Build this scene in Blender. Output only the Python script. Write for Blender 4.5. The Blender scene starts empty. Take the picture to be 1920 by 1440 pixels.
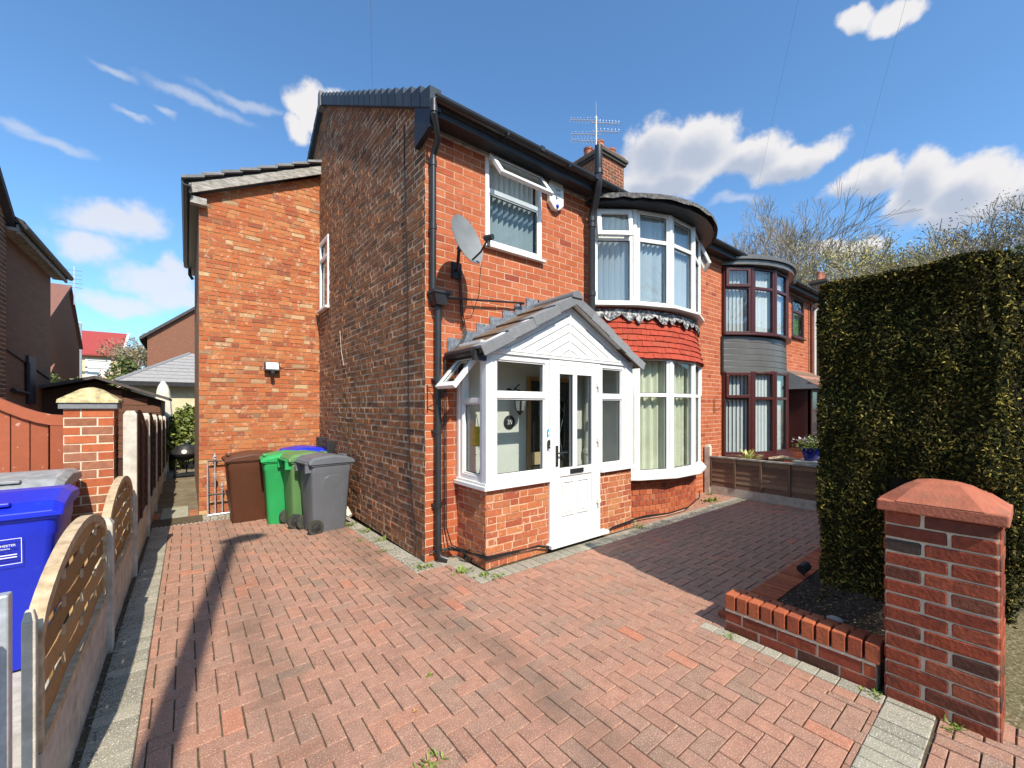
import bpy, bmesh, math, random
import numpy as np
from mathutils import Vector, Matrix
random.seed(7); RNG = np.random.default_rng(7)
scene = bpy.context.scene
COL = scene.collection

# ------------------------------------------------------------------ camera, light, exposure
CAM_H = 1.68; YAW = math.atan2(610, 777); FPX = 777.0
cam_d = bpy.data.cameras.new('camera'); cam = bpy.data.objects.new('camera', cam_d); COL.objects.link(cam)
cam_d.sensor_width = 36.0; cam_d.lens = FPX / 1920 * 36.0; cam_d.shift_y = 43 / 1920
cam_d.clip_start = 0.05; cam_d.clip_end = 3000
cam.location = (0, 0, CAM_H); cam.rotation_euler = (math.radians(90), 0, -YAW)
scene.camera = cam
scene.view_settings.view_transform = 'Standard'; scene.view_settings.look = 'None'
scene.view_settings.gamma = 1.0; scene.view_settings.use_curve_mapping = False
scene.view_settings.exposure = 0.42

SUN_EL = math.radians(45); SUN_AZ = math.atan2(-0.15, -1.0)      # compass angle from +Y towards +X
sun_dir = Vector((math.sin(SUN_AZ) * math.cos(SUN_EL), math.cos(SUN_AZ) * math.cos(SUN_EL), math.sin(SUN_EL)))
sd = bpy.data.lights.new('sun', 'SUN'); sd.energy = 5.0; sd.angle = math.radians(0.53); sd.color = (1.0, 0.91, 0.78)
sun = bpy.data.objects.new('sun', sd); COL.objects.link(sun)
sun.rotation_euler = (-sun_dir).to_track_quat('-Z', 'Y').to_euler(); sun.location = (0, -5, 20)

def nd(nt, typ, **kw):
    n = nt.nodes.new(typ)
    for k, v in kw.items():
        if k.startswith('in_'):
            n.inputs[int(k[3:])].default_value = v
        else:
            setattr(n, k, v)
    return n
def lk(nt, a, b): nt.links.new(a, b)

world = bpy.data.worlds.new('World'); scene.world = world; world.use_nodes = True
nt = world.node_tree; nt.nodes.clear()
wout = nd(nt, 'ShaderNodeOutputWorld'); bg = nd(nt, 'ShaderNodeBackground'); bg.inputs[1].default_value = 1.0
lk(nt, bg.outputs[0], wout.inputs[0])
sky = nd(nt, 'ShaderNodeTexSky', sky_type='NISHITA', sun_disc=False, sun_elevation=SUN_EL, sun_rotation=SUN_AZ,
         altitude=50, air_density=1.0, dust_density=1.0, ozone_density=2.2)
SKY_STRENGTH = 0.15
hsv = nd(nt, 'ShaderNodeHueSaturation'); hsv.inputs['Saturation'].default_value = .97
lk(nt, sky.outputs[0], hsv.inputs['Color'])
sc_ = nd(nt, 'ShaderNodeVectorMath', operation='SCALE'); sc_.inputs['Scale'].default_value = SKY_STRENGTH
grade = nd(nt, 'ShaderNodeVectorMath', operation='MULTIPLY'); lk(nt, hsv.outputs[0], grade.inputs[0]); grade.inputs[1].default_value = (.68, 1.0, 1.20)
lk(nt, grade.outputs[0], sc_.inputs[0])
tc = nd(nt, 'ShaderNodeTexCoord')
sep = nd(nt, 'ShaderNodeSeparateXYZ'); lk(nt, tc.outputs['Generated'], sep.inputs[0])
az = nd(nt, 'ShaderNodeMath', operation='ARCTAN2'); lk(nt, sep.outputs[0], az.inputs[0]); lk(nt, sep.outputs[1], az.inputs[1])
el = nd(nt, 'ShaderNodeMath', operation='ARCSINE'); lk(nt, sep.outputs[2], el.inputs[0])
pv = nd(nt, 'ShaderNodeCombineXYZ'); lk(nt, az.outputs[0], pv.inputs[0]); lk(nt, el.outputs[0], pv.inputs[1])
def wnoise(scale, detail, rough, vec=None):
    n = nd(nt, 'ShaderNodeTexNoise'); n.inputs['Scale'].default_value = scale
    n.inputs['Detail'].default_value = detail; n.inputs['Roughness'].default_value = rough
    lk(nt, vec or tc.outputs['Generated'], n.inputs['Vector']); return n
def m2(op, a, b=None, c=None, clamp=False):
    n = nd(nt, 'ShaderNodeMath', operation=op, use_clamp=clamp)
    for i, x in enumerate((a, b, c)):
        if x is None: continue
        if isinstance(x, (int, float)): n.inputs[i].default_value = x
        else: lk(nt, x, n.inputs[i])
    return n.outputs[0]
def mr(v, a, b, c=0.0, d=1.0, smooth=True):
    n = nd(nt, 'ShaderNodeMapRange', interpolation_type='SMOOTHSTEP' if smooth else 'LINEAR')
    for i, x in enumerate((v, a, b, c, d)):
        if isinstance(x, (int, float)): n.inputs[i].default_value = x
        else: lk(nt, x, n.inputs[i])
    return n.outputs[0]
def blobs(lst, warp, grow=1.12):
    best = None
    for (a, e, ra, re) in lst:
        ra *= grow; re *= grow
        s = nd(nt, 'ShaderNodeVectorMath', operation='SUBTRACT'); lk(nt, warp, s.inputs[0]); s.inputs[1].default_value = (a, e, 0)
        m = nd(nt, 'ShaderNodeVectorMath', operation='MULTIPLY'); lk(nt, s.outputs[0], m.inputs[0]); m.inputs[1].default_value = (1 / ra, 1 / re, 0)
        l = nd(nt, 'ShaderNodeVectorMath', operation='LENGTH'); lk(nt, m.outputs[0], l.inputs[0])
        best = l.outputs['Value'] if best is None else m2('SMOOTH_MIN', best, l.outputs['Value'], 0.25)
    return best
cum = [(1.006,.535,.067,.042),(1.099,.529,.067,.036),(1.181,.485,.07,.029),(1.264,.457,.071,.023),(1.034,.484,.097,.034),(.977,.488,.046,.037),
 (1.373,.391,.044,.022),(1.446,.373,.037,.03),(1.502,.346,.045,.032),(1.56,.318,.04,.03),(1.427,.339,.039,.029),(1.49,.311,.061,.027),(1.64,.33,.07,.04),
 (1.36,.623,.028,.013),(1.42,.612,.034,.016),(1.347,.292,.05,.015),(.216,.574,.045,.036),(.275,.604,.034,.014),(.19,.535,.028,.025)]
soft = [(-.112,.305,.048,.026),(-.064,.322,.033,.027),(-.134,.257,.039,.022),(-.046,.223,.046,.018),(-.02,.242,.022,.026),(-.089,.175,.05,.018),(-.008,.201,.045,.022),
 (-.5,.35,.1,.04),(-.42,.25,.12,.03),(2.1,.45,.14,.05),(2.3,.3,.16,.04),(3.0,.5,.15,.06),(-2.6,.35,.2,.05),(-2.0,.5,.14,.05),(-1.4,.3,.2,.05),(-1.0,.55,.12,.05)]
wisp = [(-.168,.405,.062,.014),(-.204,.41,.03,.012),(-.099,.519,.038,.008),(-.023,.496,.024,.007),(-.071,.472,.032,.005),(.094,.555,.09,.012),(1.161,.417,.06,.012),(.02,.53,.1,.012)]
wn = wnoise(9, 4, .55)
wv = nd(nt, 'ShaderNodeVectorMath', operation='SUBTRACT'); lk(nt, wn.outputs['Color'], wv.inputs[0]); wv.inputs[1].default_value = (.5, .5, .5)
ws = nd(nt, 'ShaderNodeVectorMath', operation='SCALE'); lk(nt, wv.outputs[0], ws.inputs[0]); ws.inputs['Scale'].default_value = .07
wa = nd(nt, 'ShaderNodeVectorMath', operation='ADD'); lk(nt, pv.outputs[0], wa.inputs[0]); lk(nt, ws.outputs[0], wa.inputs[1])
fine = wnoise(26, 7, .62); fine2 = wnoise(12, 3, .5)
dC = m2('ADD', blobs(cum, wa.outputs[0]), m2('MULTIPLY', m2('SUBTRACT', fine.outputs[0], .5), 1.15))
dS = m2('ADD', blobs(soft, wa.outputs[0]), m2('MULTIPLY', m2('SUBTRACT', fine.outputs[0], .5), 1.3))
dW = m2('ADD', blobs(wisp, wa.outputs[0], .78), m2('MULTIPLY', m2('SUBTRACT', fine.outputs[0], .5), 1.2))
aC = mr(dC, 1.26, .72); aS = m2('MULTIPLY', mr(dS, 1.4, .5), .78); aW = m2('MULTIPLY', mr(dW, 1.4, .2), .42)
alpha = m2('MAXIMUM', m2('MAXIMUM', aC, aS), aW)
# cloud shading: thick middles and bases are greyer (a real cloud's own shade seen from below)
up = nd(nt, 'ShaderNodeVectorMath', operation='ADD'); lk(nt, wa.outputs[0], up.inputs[0]); up.inputs[1].default_value = (0.012, .021, 0)
dU = m2('ADD', blobs(cum[:14], up.outputs[0]), m2('MULTIPLY', m2('SUBTRACT', fine2.outputs[0], .5), 1.1))
lit = mr(dU, .30, 1.20)
cr = nd(nt, 'ShaderNodeMix', data_type='RGBA'); lk(nt, lit, cr.inputs[0])
cr.inputs[6].default_value = (.37, .42, .52, 1); cr.inputs[7].default_value = (.66, .65, .66, 1)
mixc = nd(nt, 'ShaderNodeMix', data_type='RGBA'); lk(nt, alpha, mixc.inputs[0]); lk(nt, sc_.outputs[0], mixc.inputs[6]); lk(nt, cr.outputs[2], mixc.inputs[7])
lk(nt, mixc.outputs[2], bg.inputs[0])

# ------------------------------------------------------------------ helpers
def hexc(r, g, b): return (r, g, b, 1.0)
MATS = {}
def mat(name, ramp, rough=.75, noise=8.0, namt=.25, bump=.0, bscale=60., speck=0., speckc=(.7, .65, .58), rnd=True, metal=0., spec=.4, stain=None, coat=0., stretch=None, wear=None):
    """ramp: list of (pos, (r,g,b)) picked per piece; noise varies inside the piece"""
    m = bpy.data.materials.new(name); m.use_nodes = True; t = m.node_tree; t.nodes.clear()
    out = nd(t, 'ShaderNodeOutputMaterial'); p = nd(t, 'ShaderNodeBsdfPrincipled')
    p.inputs['Roughness'].default_value = rough; p.inputs['Metallic'].default_value = metal; p.inputs['Specular IOR Level'].default_value = spec
    if coat: p.inputs['Coat Weight'].default_value = coat; p.inputs['Coat Roughness'].default_value = .15
    lk(t, p.outputs[0], out.inputs[0])
    geo = nd(t, 'ShaderNodeNewGeometry'); pos = geo.outputs['Position']
    if stretch:
        mp = nd(t, 'ShaderNodeVectorMath', operation='MULTIPLY'); lk(t, pos, mp.inputs[0]); mp.inputs[1].default_value = stretch; pos = mp.outputs[0]
    if len(ramp) > 1 and rnd:
        oi = nd(t, 'ShaderNodeObjectInfo')
        a = nd(t, 'ShaderNodeMath', operation='ADD'); lk(t, geo.outputs['Random Per Island'], a.inputs[0]); lk(t, oi.outputs['Random'], a.inputs[1])
        f = nd(t, 'ShaderNodeMath', operation='FRACT'); lk(t, a.outputs[0], f.inputs[0]); fac = f.outputs[0]
    else:
        n0 = nd(t, 'ShaderNodeTexNoise'); n0.inputs['Scale'].default_value = noise; n0.inputs['Detail'].default_value = 5; lk(t, pos, n0.inputs['Vector'])
        mrn = nd(t, 'ShaderNodeMapRange'); lk(t, n0.outputs[0], mrn.inputs[0]); mrn.inputs[1].default_value = .28; mrn.inputs[2].default_value = .72; fac = mrn.outputs[0]
    rp = nd(t, 'ShaderNodeValToRGB'); e = rp.color_ramp.elements
    while len(e) < len(ramp): e.new(.5)
    for i, (q, c) in enumerate(ramp): e[i].position = q; e[i].color = (*c, 1)
    if len(ramp) == 1:
        e[0].color = (*ramp[0][1], 1); e[1].color = (*ramp[0][1], 1)
    lk(t, fac, rp.inputs[0]); cur = rp.outputs[0]
    n1 = nd(t, 'ShaderNodeTexNoise'); n1.inputs['Scale'].default_value = noise * 2.3; n1.inputs['Detail'].default_value = 6; n1.inputs['Roughness'].default_value = .65; lk(t, pos, n1.inputs['Vector'])
    mm = nd(t, 'ShaderNodeMapRange'); lk(t, n1.outputs[0], mm.inputs[0]); mm.inputs[1].default_value = .25; mm.inputs[2].default_value = .75; mm.inputs[3].default_value = 1 - namt; mm.inputs[4].default_value = 1 + namt
    vs = nd(t, 'ShaderNodeVectorMath', operation='SCALE'); lk(t, cur, vs.inputs[0]); lk(t, mm.outputs[0], vs.inputs['Scale']); cur = vs.outputs[0]
    if speck:
        n2 = nd(t, 'ShaderNodeTexNoise'); n2.inputs['Scale'].default_value = 150; n2.inputs['Detail'].default_value = 2.0; lk(t, geo.outputs['Position'], n2.inputs['Vector'])
        s2 = nd(t, 'ShaderNodeMapRange'); lk(t, n2.outputs[0], s2.inputs[0]); s2.inputs[1].default_value = .56; s2.inputs[2].default_value = .66; s2.inputs[4].default_value = speck
        mx = nd(t, 'ShaderNodeMix', data_type='RGBA'); lk(t, s2.outputs[0], mx.inputs[0]); lk(t, cur, mx.inputs[6]); mx.inputs[7].default_value = (*speckc, 1); cur = mx.outputs[2]
    if wear:
        c2, sc2, lo, hi, amt = wear
        n3 = nd(t, 'ShaderNodeTexNoise'); n3.inputs['Scale'].default_value = sc2; n3.inputs['Detail'].default_value = 6; n3.inputs['Roughness'].default_value = .6; lk(t, pos, n3.inputs['Vector'])
        s3 = nd(t, 'ShaderNodeMapRange'); lk(t, n3.outputs[0], s3.inputs[0]); s3.inputs[1].default_value = lo; s3.inputs[2].default_value = hi; s3.inputs[4].default_value = amt
        mx = nd(t, 'ShaderNodeMix', data_type='RGBA'); lk(t, s3.outputs[0], mx.inputs[0]); lk(t, cur, mx.inputs[6]); mx.inputs[7].default_value = (*c2, 1); cur = mx.outputs[2]
    if stain: cur = stain(t, cur, geo)
    lk(t, cur, p.inputs['Base Color'])
    if bump:
        nb = nd(t, 'ShaderNodeTexNoise'); nb.inputs['Scale'].default_value = bscale; nb.inputs['Detail'].default_value = 4; lk(t, pos, nb.inputs['Vector'])
        b = nd(t, 'ShaderNodeBump'); b.inputs['Strength'].default_value = bump; b.inputs['Distance'].default_value = .01; lk(t, nb.outputs[0], b.inputs['Height']); lk(t, b.outputs[0], p.inputs['Normal'])
    MATS[name] = m; return m
def glass_mat(name, tint=(.92, .95, .95), refl=1.0, pattern=False):
    m = bpy.data.materials.new(name); m.use_nodes = True; t = m.node_tree; t.nodes.clear()
    out = nd(t, 'ShaderNodeOutputMaterial'); tr = nd(t, 'ShaderNodeBsdfTransparent'); tr.inputs[0].default_value = (*tint, 1)
    gl = nd(t, 'ShaderNodeBsdfGlossy'); gl.inputs['Roughness'].default_value = .0 if not pattern else .12
    g0 = nd(t, 'ShaderNodeNewGeometry'); dt = nd(t, 'ShaderNodeVectorMath', operation='DOT_PRODUCT'); lk(t, g0.outputs['Normal'], dt.inputs[0]); lk(t, g0.outputs['Incoming'], dt.inputs[1])
    ab = nd(t, 'ShaderNodeMath', operation='ABSOLUTE'); lk(t, dt.outputs['Value'], ab.inputs[0])
    om = nd(t, 'ShaderNodeMath', operation='SUBTRACT', use_clamp=True); om.inputs[0].default_value = 1.0; lk(t, ab.outputs[0], om.inputs[1])
    pw = nd(t, 'ShaderNodeMath', operation='POWER'); lk(t, om.outputs[0], pw.inputs[0]); pw.inputs[1].default_value = 4.0
    a = nd(t, 'ShaderNodeMath', operation='MULTIPLY_ADD', use_clamp=True); lk(t, pw.outputs[0], a.inputs[0]); a.inputs[1].default_value = .9 * refl; a.inputs[2].default_value = .055 * refl
    mx = nd(t, 'ShaderNodeMixShader'); lk(t, a.outputs[0], mx.inputs[0]); lk(t, tr.outputs[0], mx.inputs[1]); lk(t, gl.outputs[0], mx.inputs[2]); lk(t, mx.outputs[0], out.inputs[0])
    nb = nd(t, 'ShaderNodeTexNoise'); nb.inputs['Scale'].default_value = 2.2 if not pattern else 45; nb.inputs['Detail'].default_value = 1
    geo = nd(t, 'ShaderNodeNewGeometry'); lk(t, geo.outputs['Position'], nb.inputs['Vector'])
    b = nd(t, 'ShaderNodeBump'); b.inputs['Strength'].default_value = .12 if not pattern else .5; b.inputs['Distance'].default_value = .02; lk(t, nb.outputs[0], b.inputs['Height']); lk(t, b.outputs[0], gl.inputs['Normal'])
    MATS[name] = m; return m

class MB:
    def __init__(s): s.v = []; s.f = []; s.m = []
    def add(s, verts, faces, mi=0):
        o = len(s.v); s.v += [tuple(v) for v in verts]; s.f += [tuple(i + o for i in f) for f in faces]; s.m += [mi] * len(faces)
    def box(s, x0, x1, y0, y1, z0, z1, mi=0):
        s.add([(x0,y0,z0),(x1,y0,z0),(x1,y1,z0),(x0,y1,z0),(x0,y0,z1),(x1,y0,z1),(x1,y1,z1),(x0,y1,z1)],
              [(0,3,2,1),(4,5,6,7),(0,1,5,4),(1,2,6,5),(2,3,7,6),(3,0,4,7)], mi)
    def lbox(s, fr, u0, u1, n0, n1, v0, v1, mi=0):
        P = fr.pt; s.add([P(u0,n0,v0),P(u1,n0,v0),P(u1,n1,v0),P(u0,n1,v0),P(u0,n0,v1),P(u1,n0,v1),P(u1,n1,v1),P(u0,n1,v1)],
              [(0,3,2,1),(4,5,6,7),(0,1,5,4),(1,2,6,5),(2,3,7,6),(3,0,4,7)], mi)
    def ring(s, fr, u0, u1, v0, v1, w, n0, n1, mi=0):
        s.lbox(fr, u0, u1, n0, n1, v0, v0 + w, mi); s.lbox(fr, u0, u1, n0, n1, v1 - w, v1, mi)
        s.lbox(fr, u0, u0 + w, n0, n1, v0 + w, v1 - w, mi); s.lbox(fr, u1 - w, u1, n0, n1, v0 + w, v1 - w, mi)
    def prism(s, pts, off, mi=0):
        n = len(pts); o = Vector(off); a = [Vector(p) for p in pts]; b = [p + o for p in a]
        s.add(a + b, [tuple(range(n))[::-1], tuple(range(n, 2 * n))] + [(i, (i + 1) % n, n + (i + 1) % n, n + i) for i in range(n)], mi)
    def tube(s, path, r, n=8, mi=0, cap=True):
        P = [Vector(p) for p in path]; rs = r if isinstance(r, (list, tuple)) else [r] * len(P); rings = []; last = None
        for i, p in enumerate(P):
            d = (P[min(i + 1, len(P) - 1)] - P[max(i - 1, 0)]).normalized()
            if last is None:
                a = Vector((0, 0, 1)) if abs(d.z) < .9 else Vector((1, 0, 0)); x = d.cross(a).normalized()
            else: x = (last - d * last.dot(d)); x = x.normalized() if x.length > 1e-6 else d.orthogonal().normalized()
            last = x; y = d.cross(x)
            rings.append([p + (x * math.cos(2 * math.pi * k / n) + y * math.sin(2 * math.pi * k / n)) * rs[i] for k in range(n)])
        vs = [v for rg in rings for v in rg]; fs = []
        for i in range(len(P) - 1):
            for k in range(n): fs.append((i*n+k, i*n+(k+1)%n, (i+1)*n+(k+1)%n, (i+1)*n+k))
        if cap: fs.append(tuple(range(n))[::-1]); fs.append(tuple(range((len(P)-1)*n, len(P)*n)))
        s.add(vs, fs, mi)
    def lathe(s, c, prof, n=16, axis=None, mi=0):
        c = Vector(c); vs = []; fs = []
        ax = Vector(axis or (0, 0, 1)).normalized(); x = ax.orthogonal().normalized(); y = ax.cross(x)
        for (r, h) in prof:
            for k in range(n):
                t = 2 * math.pi * k / n; vs.append(c + ax * h + (x * math.cos(t) + y * math.sin(t)) * max(r, 1e-4))
        for i in range(len(prof) - 1):
            for k in range(n): fs.append((i*n+k, i*n+(k+1)%n, (i+1)*n+(k+1)%n, (i+1)*n+k))
        fs.append(tuple(range(n))[::-1]); fs.append(tuple(range((len(prof)-1)*n, len(prof)*n)))
        s.add(vs, fs, mi)
    def build(s, name, mats, parent=None, smooth=False, bevel=0., origin=None, kind=None, label=None):
        me = bpy.data.meshes.new(name); me.from_pydata(s.v, [], s.f)
        if not isinstance(mats, (list, tuple)): mats = [mats]
        for m in mats: me.materials.append(m)
        if len(mats) > 1: me.polygons.foreach_set('material_index', s.m)
        if smooth:
            me.polygons.foreach_set('use_smooth', [True] * len(me.polygons)); me.set_sharp_from_angle(angle=math.radians(35))
        o = bpy.data.objects.new(name, me); COL.objects.link(o)
        if bevel:
            b = o.modifiers.new('bevel', 'BEVEL'); b.width = bevel; b.segments = 2; b.limit_method = 'ANGLE'; b.angle_limit = math.radians(40)
        if parent is not None: attach(o, parent)
        if kind: o['kind'] = kind
        if label: o['label'] = label
        return o
LOCS = {}; LOCAL = set()
def thing(name, label, cat, loc=(0, 0, 0), group=None, local=False, rz=0.):
    """an Empty at the base of a thing; local=True: its parts are written in its own coordinates"""
    o = bpy.data.objects.new(name, None); COL.objects.link(o); o.location = loc; o.rotation_euler = (0, 0, rz); o.empty_display_size = .2
    LOCS[o.name] = Vector(loc); tag(o, label, cat, group)
    if local: LOCAL.add(o.name)
    return o
def attach(o, parent):
    o.parent = parent
    if parent.parent is None and parent.name in LOCS and parent.name not in LOCAL:
        o.matrix_parent_inverse = Matrix.Translation(-LOCS[parent.name])
def dup(root, loc, rz=0., label=None, group=None, mats=None):
    """copy a thing with its parts and sub-parts"""
    def cp(o, par):
        c = o.copy(); COL.objects.link(c); c.parent = par
        if mats and o.type == 'MESH' and any(m and m.name in mats for m in o.data.materials):
            c.data = o.data.copy()
            for i, m in enumerate(c.data.materials):
                if m.name in mats: c.data.materials[i] = mats[m.name]
        for k in KIDS(o): cp(k, c)
        return c
    r = cp(root, None); r.location = loc; r.rotation_euler = (0, 0, rz); LOCS[r.name] = Vector(loc)
    if root.name in LOCAL: LOCAL.add(r.name)
    if label: r['label'] = label
    if group: r['group'] = group
    return r
def KIDS(o): return [c for c in list(bpy.data.objects) if c.parent == o]
def tag(o, label, cat, group=None):
    o['label'] = label; o['category'] = cat
    if group: o['group'] = group
    return o
class Fr:
    """local frame: u along the wall, n outward, v up"""
    def __init__(s, o, u, n, v=(0, 0, 1)):
        s.o = Vector(o); s.u = Vector(u).normalized(); s.n = Vector(n).normalized(); s.v = Vector(v).normalized()
    def pt(s, a, b, c): return s.o + s.u * a + s.n * b + s.v * c
    def sub(s, a, b, c): return Fr(s.pt(a, b, c), s.u, s.n, s.v)
    def tilt(s, ang):      # rotate about u so that the lower edge swings outward (hinge at v=0, body hangs to -v)
        q = Matrix.Rotation(ang, 3, s.u); return Fr(s.o, s.u, q @ s.n, q @ s.v)

FX, FY = math.sin(YAW), math.cos(YAW)
def proj(p):
    d = p[0] * FX + p[1] * FY
    if d < .2: return None
    return (960 + FPX * (p[0] * FY - p[1] * FX) / d, 763 - FPX * (p[2] - CAM_H) / d)
def px_area(pts):
    q = [proj(p) for p in pts]
    if any(a is None for a in q): return 0
    cx = sum(a[0] for a in q) / len(q); cy = sum(a[1] for a in q) / len(q)
    if not (-10 < cx < 1930 and -10 < cy < 1450): return 0
    return abs(sum(q[i][0] * q[(i+1) % len(q)][1] - q[(i+1) % len(q)][0] * q[i][1] for i in range(len(q)))) / 2

def clip_half(poly, a, b, c):           # keep a*x+b*y+c >= 0
    out = []
    for i in range(len(poly)):
        p, q = poly[i], poly[(i + 1) % len(poly)]; dp = a*p[0]+b*p[1]+c; dq = a*q[0]+b*q[1]+c
        if dp >= 0: out.append(p)
        if (dp > 0) != (dq > 0) and abs(dp - dq) > 1e-9:
            t = dp / (dp - dq); out.append((p[0]+(q[0]-p[0])*t, p[1]+(q[1]-p[1])*t))
    return out
def rect_minus(r, holes):
    rs = [r]
    for (a0, a1, b0, b1) in holes:
        nx = []
        for (x0, x1, y0, y1) in rs:
            if a0 >= x1 or a1 <= x0 or b0 >= y1 or b1 <= y0: nx.append((x0, x1, y0, y1)); continue
            if x0 < a0: nx.append((x0, a0, y0, y1))
            if x1 > a1: nx.append((a1, x1, y0, y1))
            c0, c1 = max(x0, a0), min(x1, a1)
            if y0 < b0: nx.append((c0, c1, y0, b0))
            if y1 > b1: nx.append((c0, c1, b1, y1))
        rs = nx
    return rs
def warea(p): return abs(sum(p[i][0]*p[(i+1)%len(p)][1]-p[(i+1)%len(p)][0]*p[i][1] for i in range(len(p)))) / 2

class Pieces:
    """bricks, setts, tiles: gathers prisms, builds the 300 largest in view as parts, the rest as one 'stuff' part"""
    def __init__(s, name, root, limit=300): s.name = name; s.root = root; s.items = []; s.limit = limit
    def add(s, poly, fr, depth, mat_, parent, chamfer=.004, proud=0., zf=None, bias=1.0):
        if len(poly) < 3 or warea(poly) < 2e-4: return
        n = len(poly); cx = sum(p[0] for p in poly)/n; cy = sum(p[1] for p in poly)/n
        sz = math.sqrt(warea(poly)); k = max(.3, 1 - 2 * chamfer / max(sz, .02))
        def sh(p, c): 
            dx, dy = p[0]-cx, p[1]-cy; l = math.hypot(dx, dy); q = max(0, 1 - c * 1.3 / max(l, 1e-4)); return (cx + dx*q, cy + dy*q)
        back = [fr.pt(p[0], -depth, p[1]) for p in poly]; mid = [fr.pt(p[0], proud - chamfer, p[1]) for p in poly]
        front = [fr.pt(*(lambda q: (q[0], proud, q[1]))(sh(p, chamfer))) for p in poly]
        vs = back + mid + front
        if zf: vs = [Vector((v.x, v.y, v.z + zf(v.y))) for v in vs]
        fs = [tuple(range(2*n, 3*n))]
        for i in range(n):
            j = (i + 1) % n; fs.append((i, j, n + j, n + i)); fs.append((n + i, n + j, 2*n + j, 2*n + i))
        s.items.append((px_area(vs[2*n:]) * bias, vs, fs, mat_, parent))
    def build(s):
        s.items.sort(key=lambda t: -t[0]); head = s.items[:s.limit]; tail = s.items[s.limit:]
        if not tail: head = s.items
        for (a, vs, fs, m, par) in head:
            c = sum(vs, Vector()) / len(vs)
            me = bpy.data.meshes.new(s.name); me.from_pydata([tuple(v - c) for v in vs], [], fs); me.materials.append(m)
            o = bpy.data.objects.new(s.name, me); COL.objects.link(o); attach(o, par); o.location = c
        if tail:
            mats = list({t[3].name: t[3] for t in tail}.values()); idx = {m.name: i for i, m in enumerate(mats)}
            mb = MB()
            for (a, vs, fs, m, par) in tail: mb.add(vs, fs, idx[m.name])
            mb.build(s.name, mats, s.root, kind='stuff')
def fix_winding(): pass

def brick_wall(pc, name, root, fr, w, h, mb_, mm, holes=(), clips=(), bond='stretcher', L=.235, course=.083, joint=.010, thick=.1, jit=.0015, z0=0., phase=0., skin=.006, bias=1., part=None, chf=None, su0=0.):
    """mortar slab (part 'wall') with openings, bricks proud of it"""
    wall = part
    if wall is None:
        mb = MB(); us = sorted({su0, w, *[min(max(x, su0), w) for hh in holes for x in hh[:2]]}); 
        for a, b in zip(us, us[1:]):
            if b - a < 1e-4: continue
            for r in rect_minus((a, b, 0, h), holes):
                poly = [(r[0], r[2]), (r[1], r[2]), (r[1], r[3]), (r[0], r[3])]
                for c in clips: poly = clip_half(poly, *c)
                if len(poly) >= 3: mb.prism([fr.pt(p[0], 0, p[1]) for p in poly], -fr.n * thick)
        wall = mb.build(name, mm, root)
    row = 0; z = z0 % course - course if z0 else 0.
    z = 0.; 
    while z < h:
        if bond == 'stretcher': pat = [L]; off = (row % 2) * L / 2
        elif bond == 'garden':
            pat = [L / 2] if row % 4 == 0 else ([L] if random.random() < .9 else [L / 2]); off = (row % 2) * L / 2 + (L / 4 if row % 4 == 0 else 0)
        elif bond == 'header': pat = [L / 2]; off = (row % 2) * L / 4
        else: pat = [L, L, L/2, L, L/2]; off = random.random() * L
        u = -off - L + phase; k = 0
        while u < w:
            bl = pat[k % len(pat)]; k += 1
            if bond == 'mixed' and random.random() < .12: bl = L / 2
            j = lambda: random.uniform(-jit, jit)
            r = (max(u + joint/2 + j(), .0), min(u + bl - joint/2 + j(), w), max(z + joint/2 + j(), 0), min(z + course - joint/2 + j(), h)); u += bl
            if r[1] - r[0] < .012 or r[3] - r[2] < .01: continue
            for q in rect_minus(r, holes):
                if q[1] - q[0] < .012 or q[3] - q[2] < .01: continue
                e = j; poly = [(q[0]+e(), q[2]+e()), (q[1]+e(), q[2]+e()), (q[1]+e(), q[3]+e()), (q[0]+e(), q[3]+e())]
                for c in clips: poly = clip_half(poly, *c)
                m = mb_ if not isinstance(mb_, (list, tuple)) else random.choice(mb_)
                pc.add(poly, fr, .0, m, wall, chamfer=chf or .003 + jit * .6, proud=skin + random.uniform(0, jit * 2.5), bias=bias)
        z += course; row += 1
    return wall

def quads_mesh(name, cen, size, mat_, parent=None, kind=None, aspect=2.2, normals=None, spread=1.0, smooth=False):
    N = len(cen); nrm = RNG.normal(size=(N, 3)) if normals is None else normals + RNG.normal(size=(N, 3)) * spread
    nrm /= np.linalg.norm(nrm, axis=1)[:, None] + 1e-9
    t = RNG.normal(size=(N, 3)); t -= (t * nrm).sum(1)[:, None] * nrm; t /= np.linalg.norm(t, axis=1)[:, None] + 1e-9
    b = np.cross(nrm, t); s = size * RNG.uniform(.6, 1.35, N)
    t = t * (s * aspect / 2)[:, None]; b = b * (s / 2)[:, None]
    v = np.empty((N, 4, 3)); v[:, 0] = cen - t; v[:, 1] = cen + b * .9; v[:, 2] = cen + t; v[:, 3] = cen - b * .9
    me = bpy.data.meshes.new(name); me.vertices.add(N * 4); me.vertices.foreach_set('co', v.reshape(-1))
    me.loops.add(N * 4); me.loops.foreach_set('vertex_index', np.arange(N * 4, dtype=np.int32))
    me.polygons.add(N); me.polygons.foreach_set('loop_start', np.arange(0, N * 4, 4, dtype=np.int32)); me.polygons.foreach_set('loop_total', np.full(N, 4, dtype=np.int32))
    me.materials.append(mat_); me.update(calc_edges=True); me.validate()
    o = bpy.data.objects.new(name, me); COL.objects.link(o)
    if parent is not None: attach(o, parent)
    if kind: o['kind'] = kind
    return o
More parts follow.
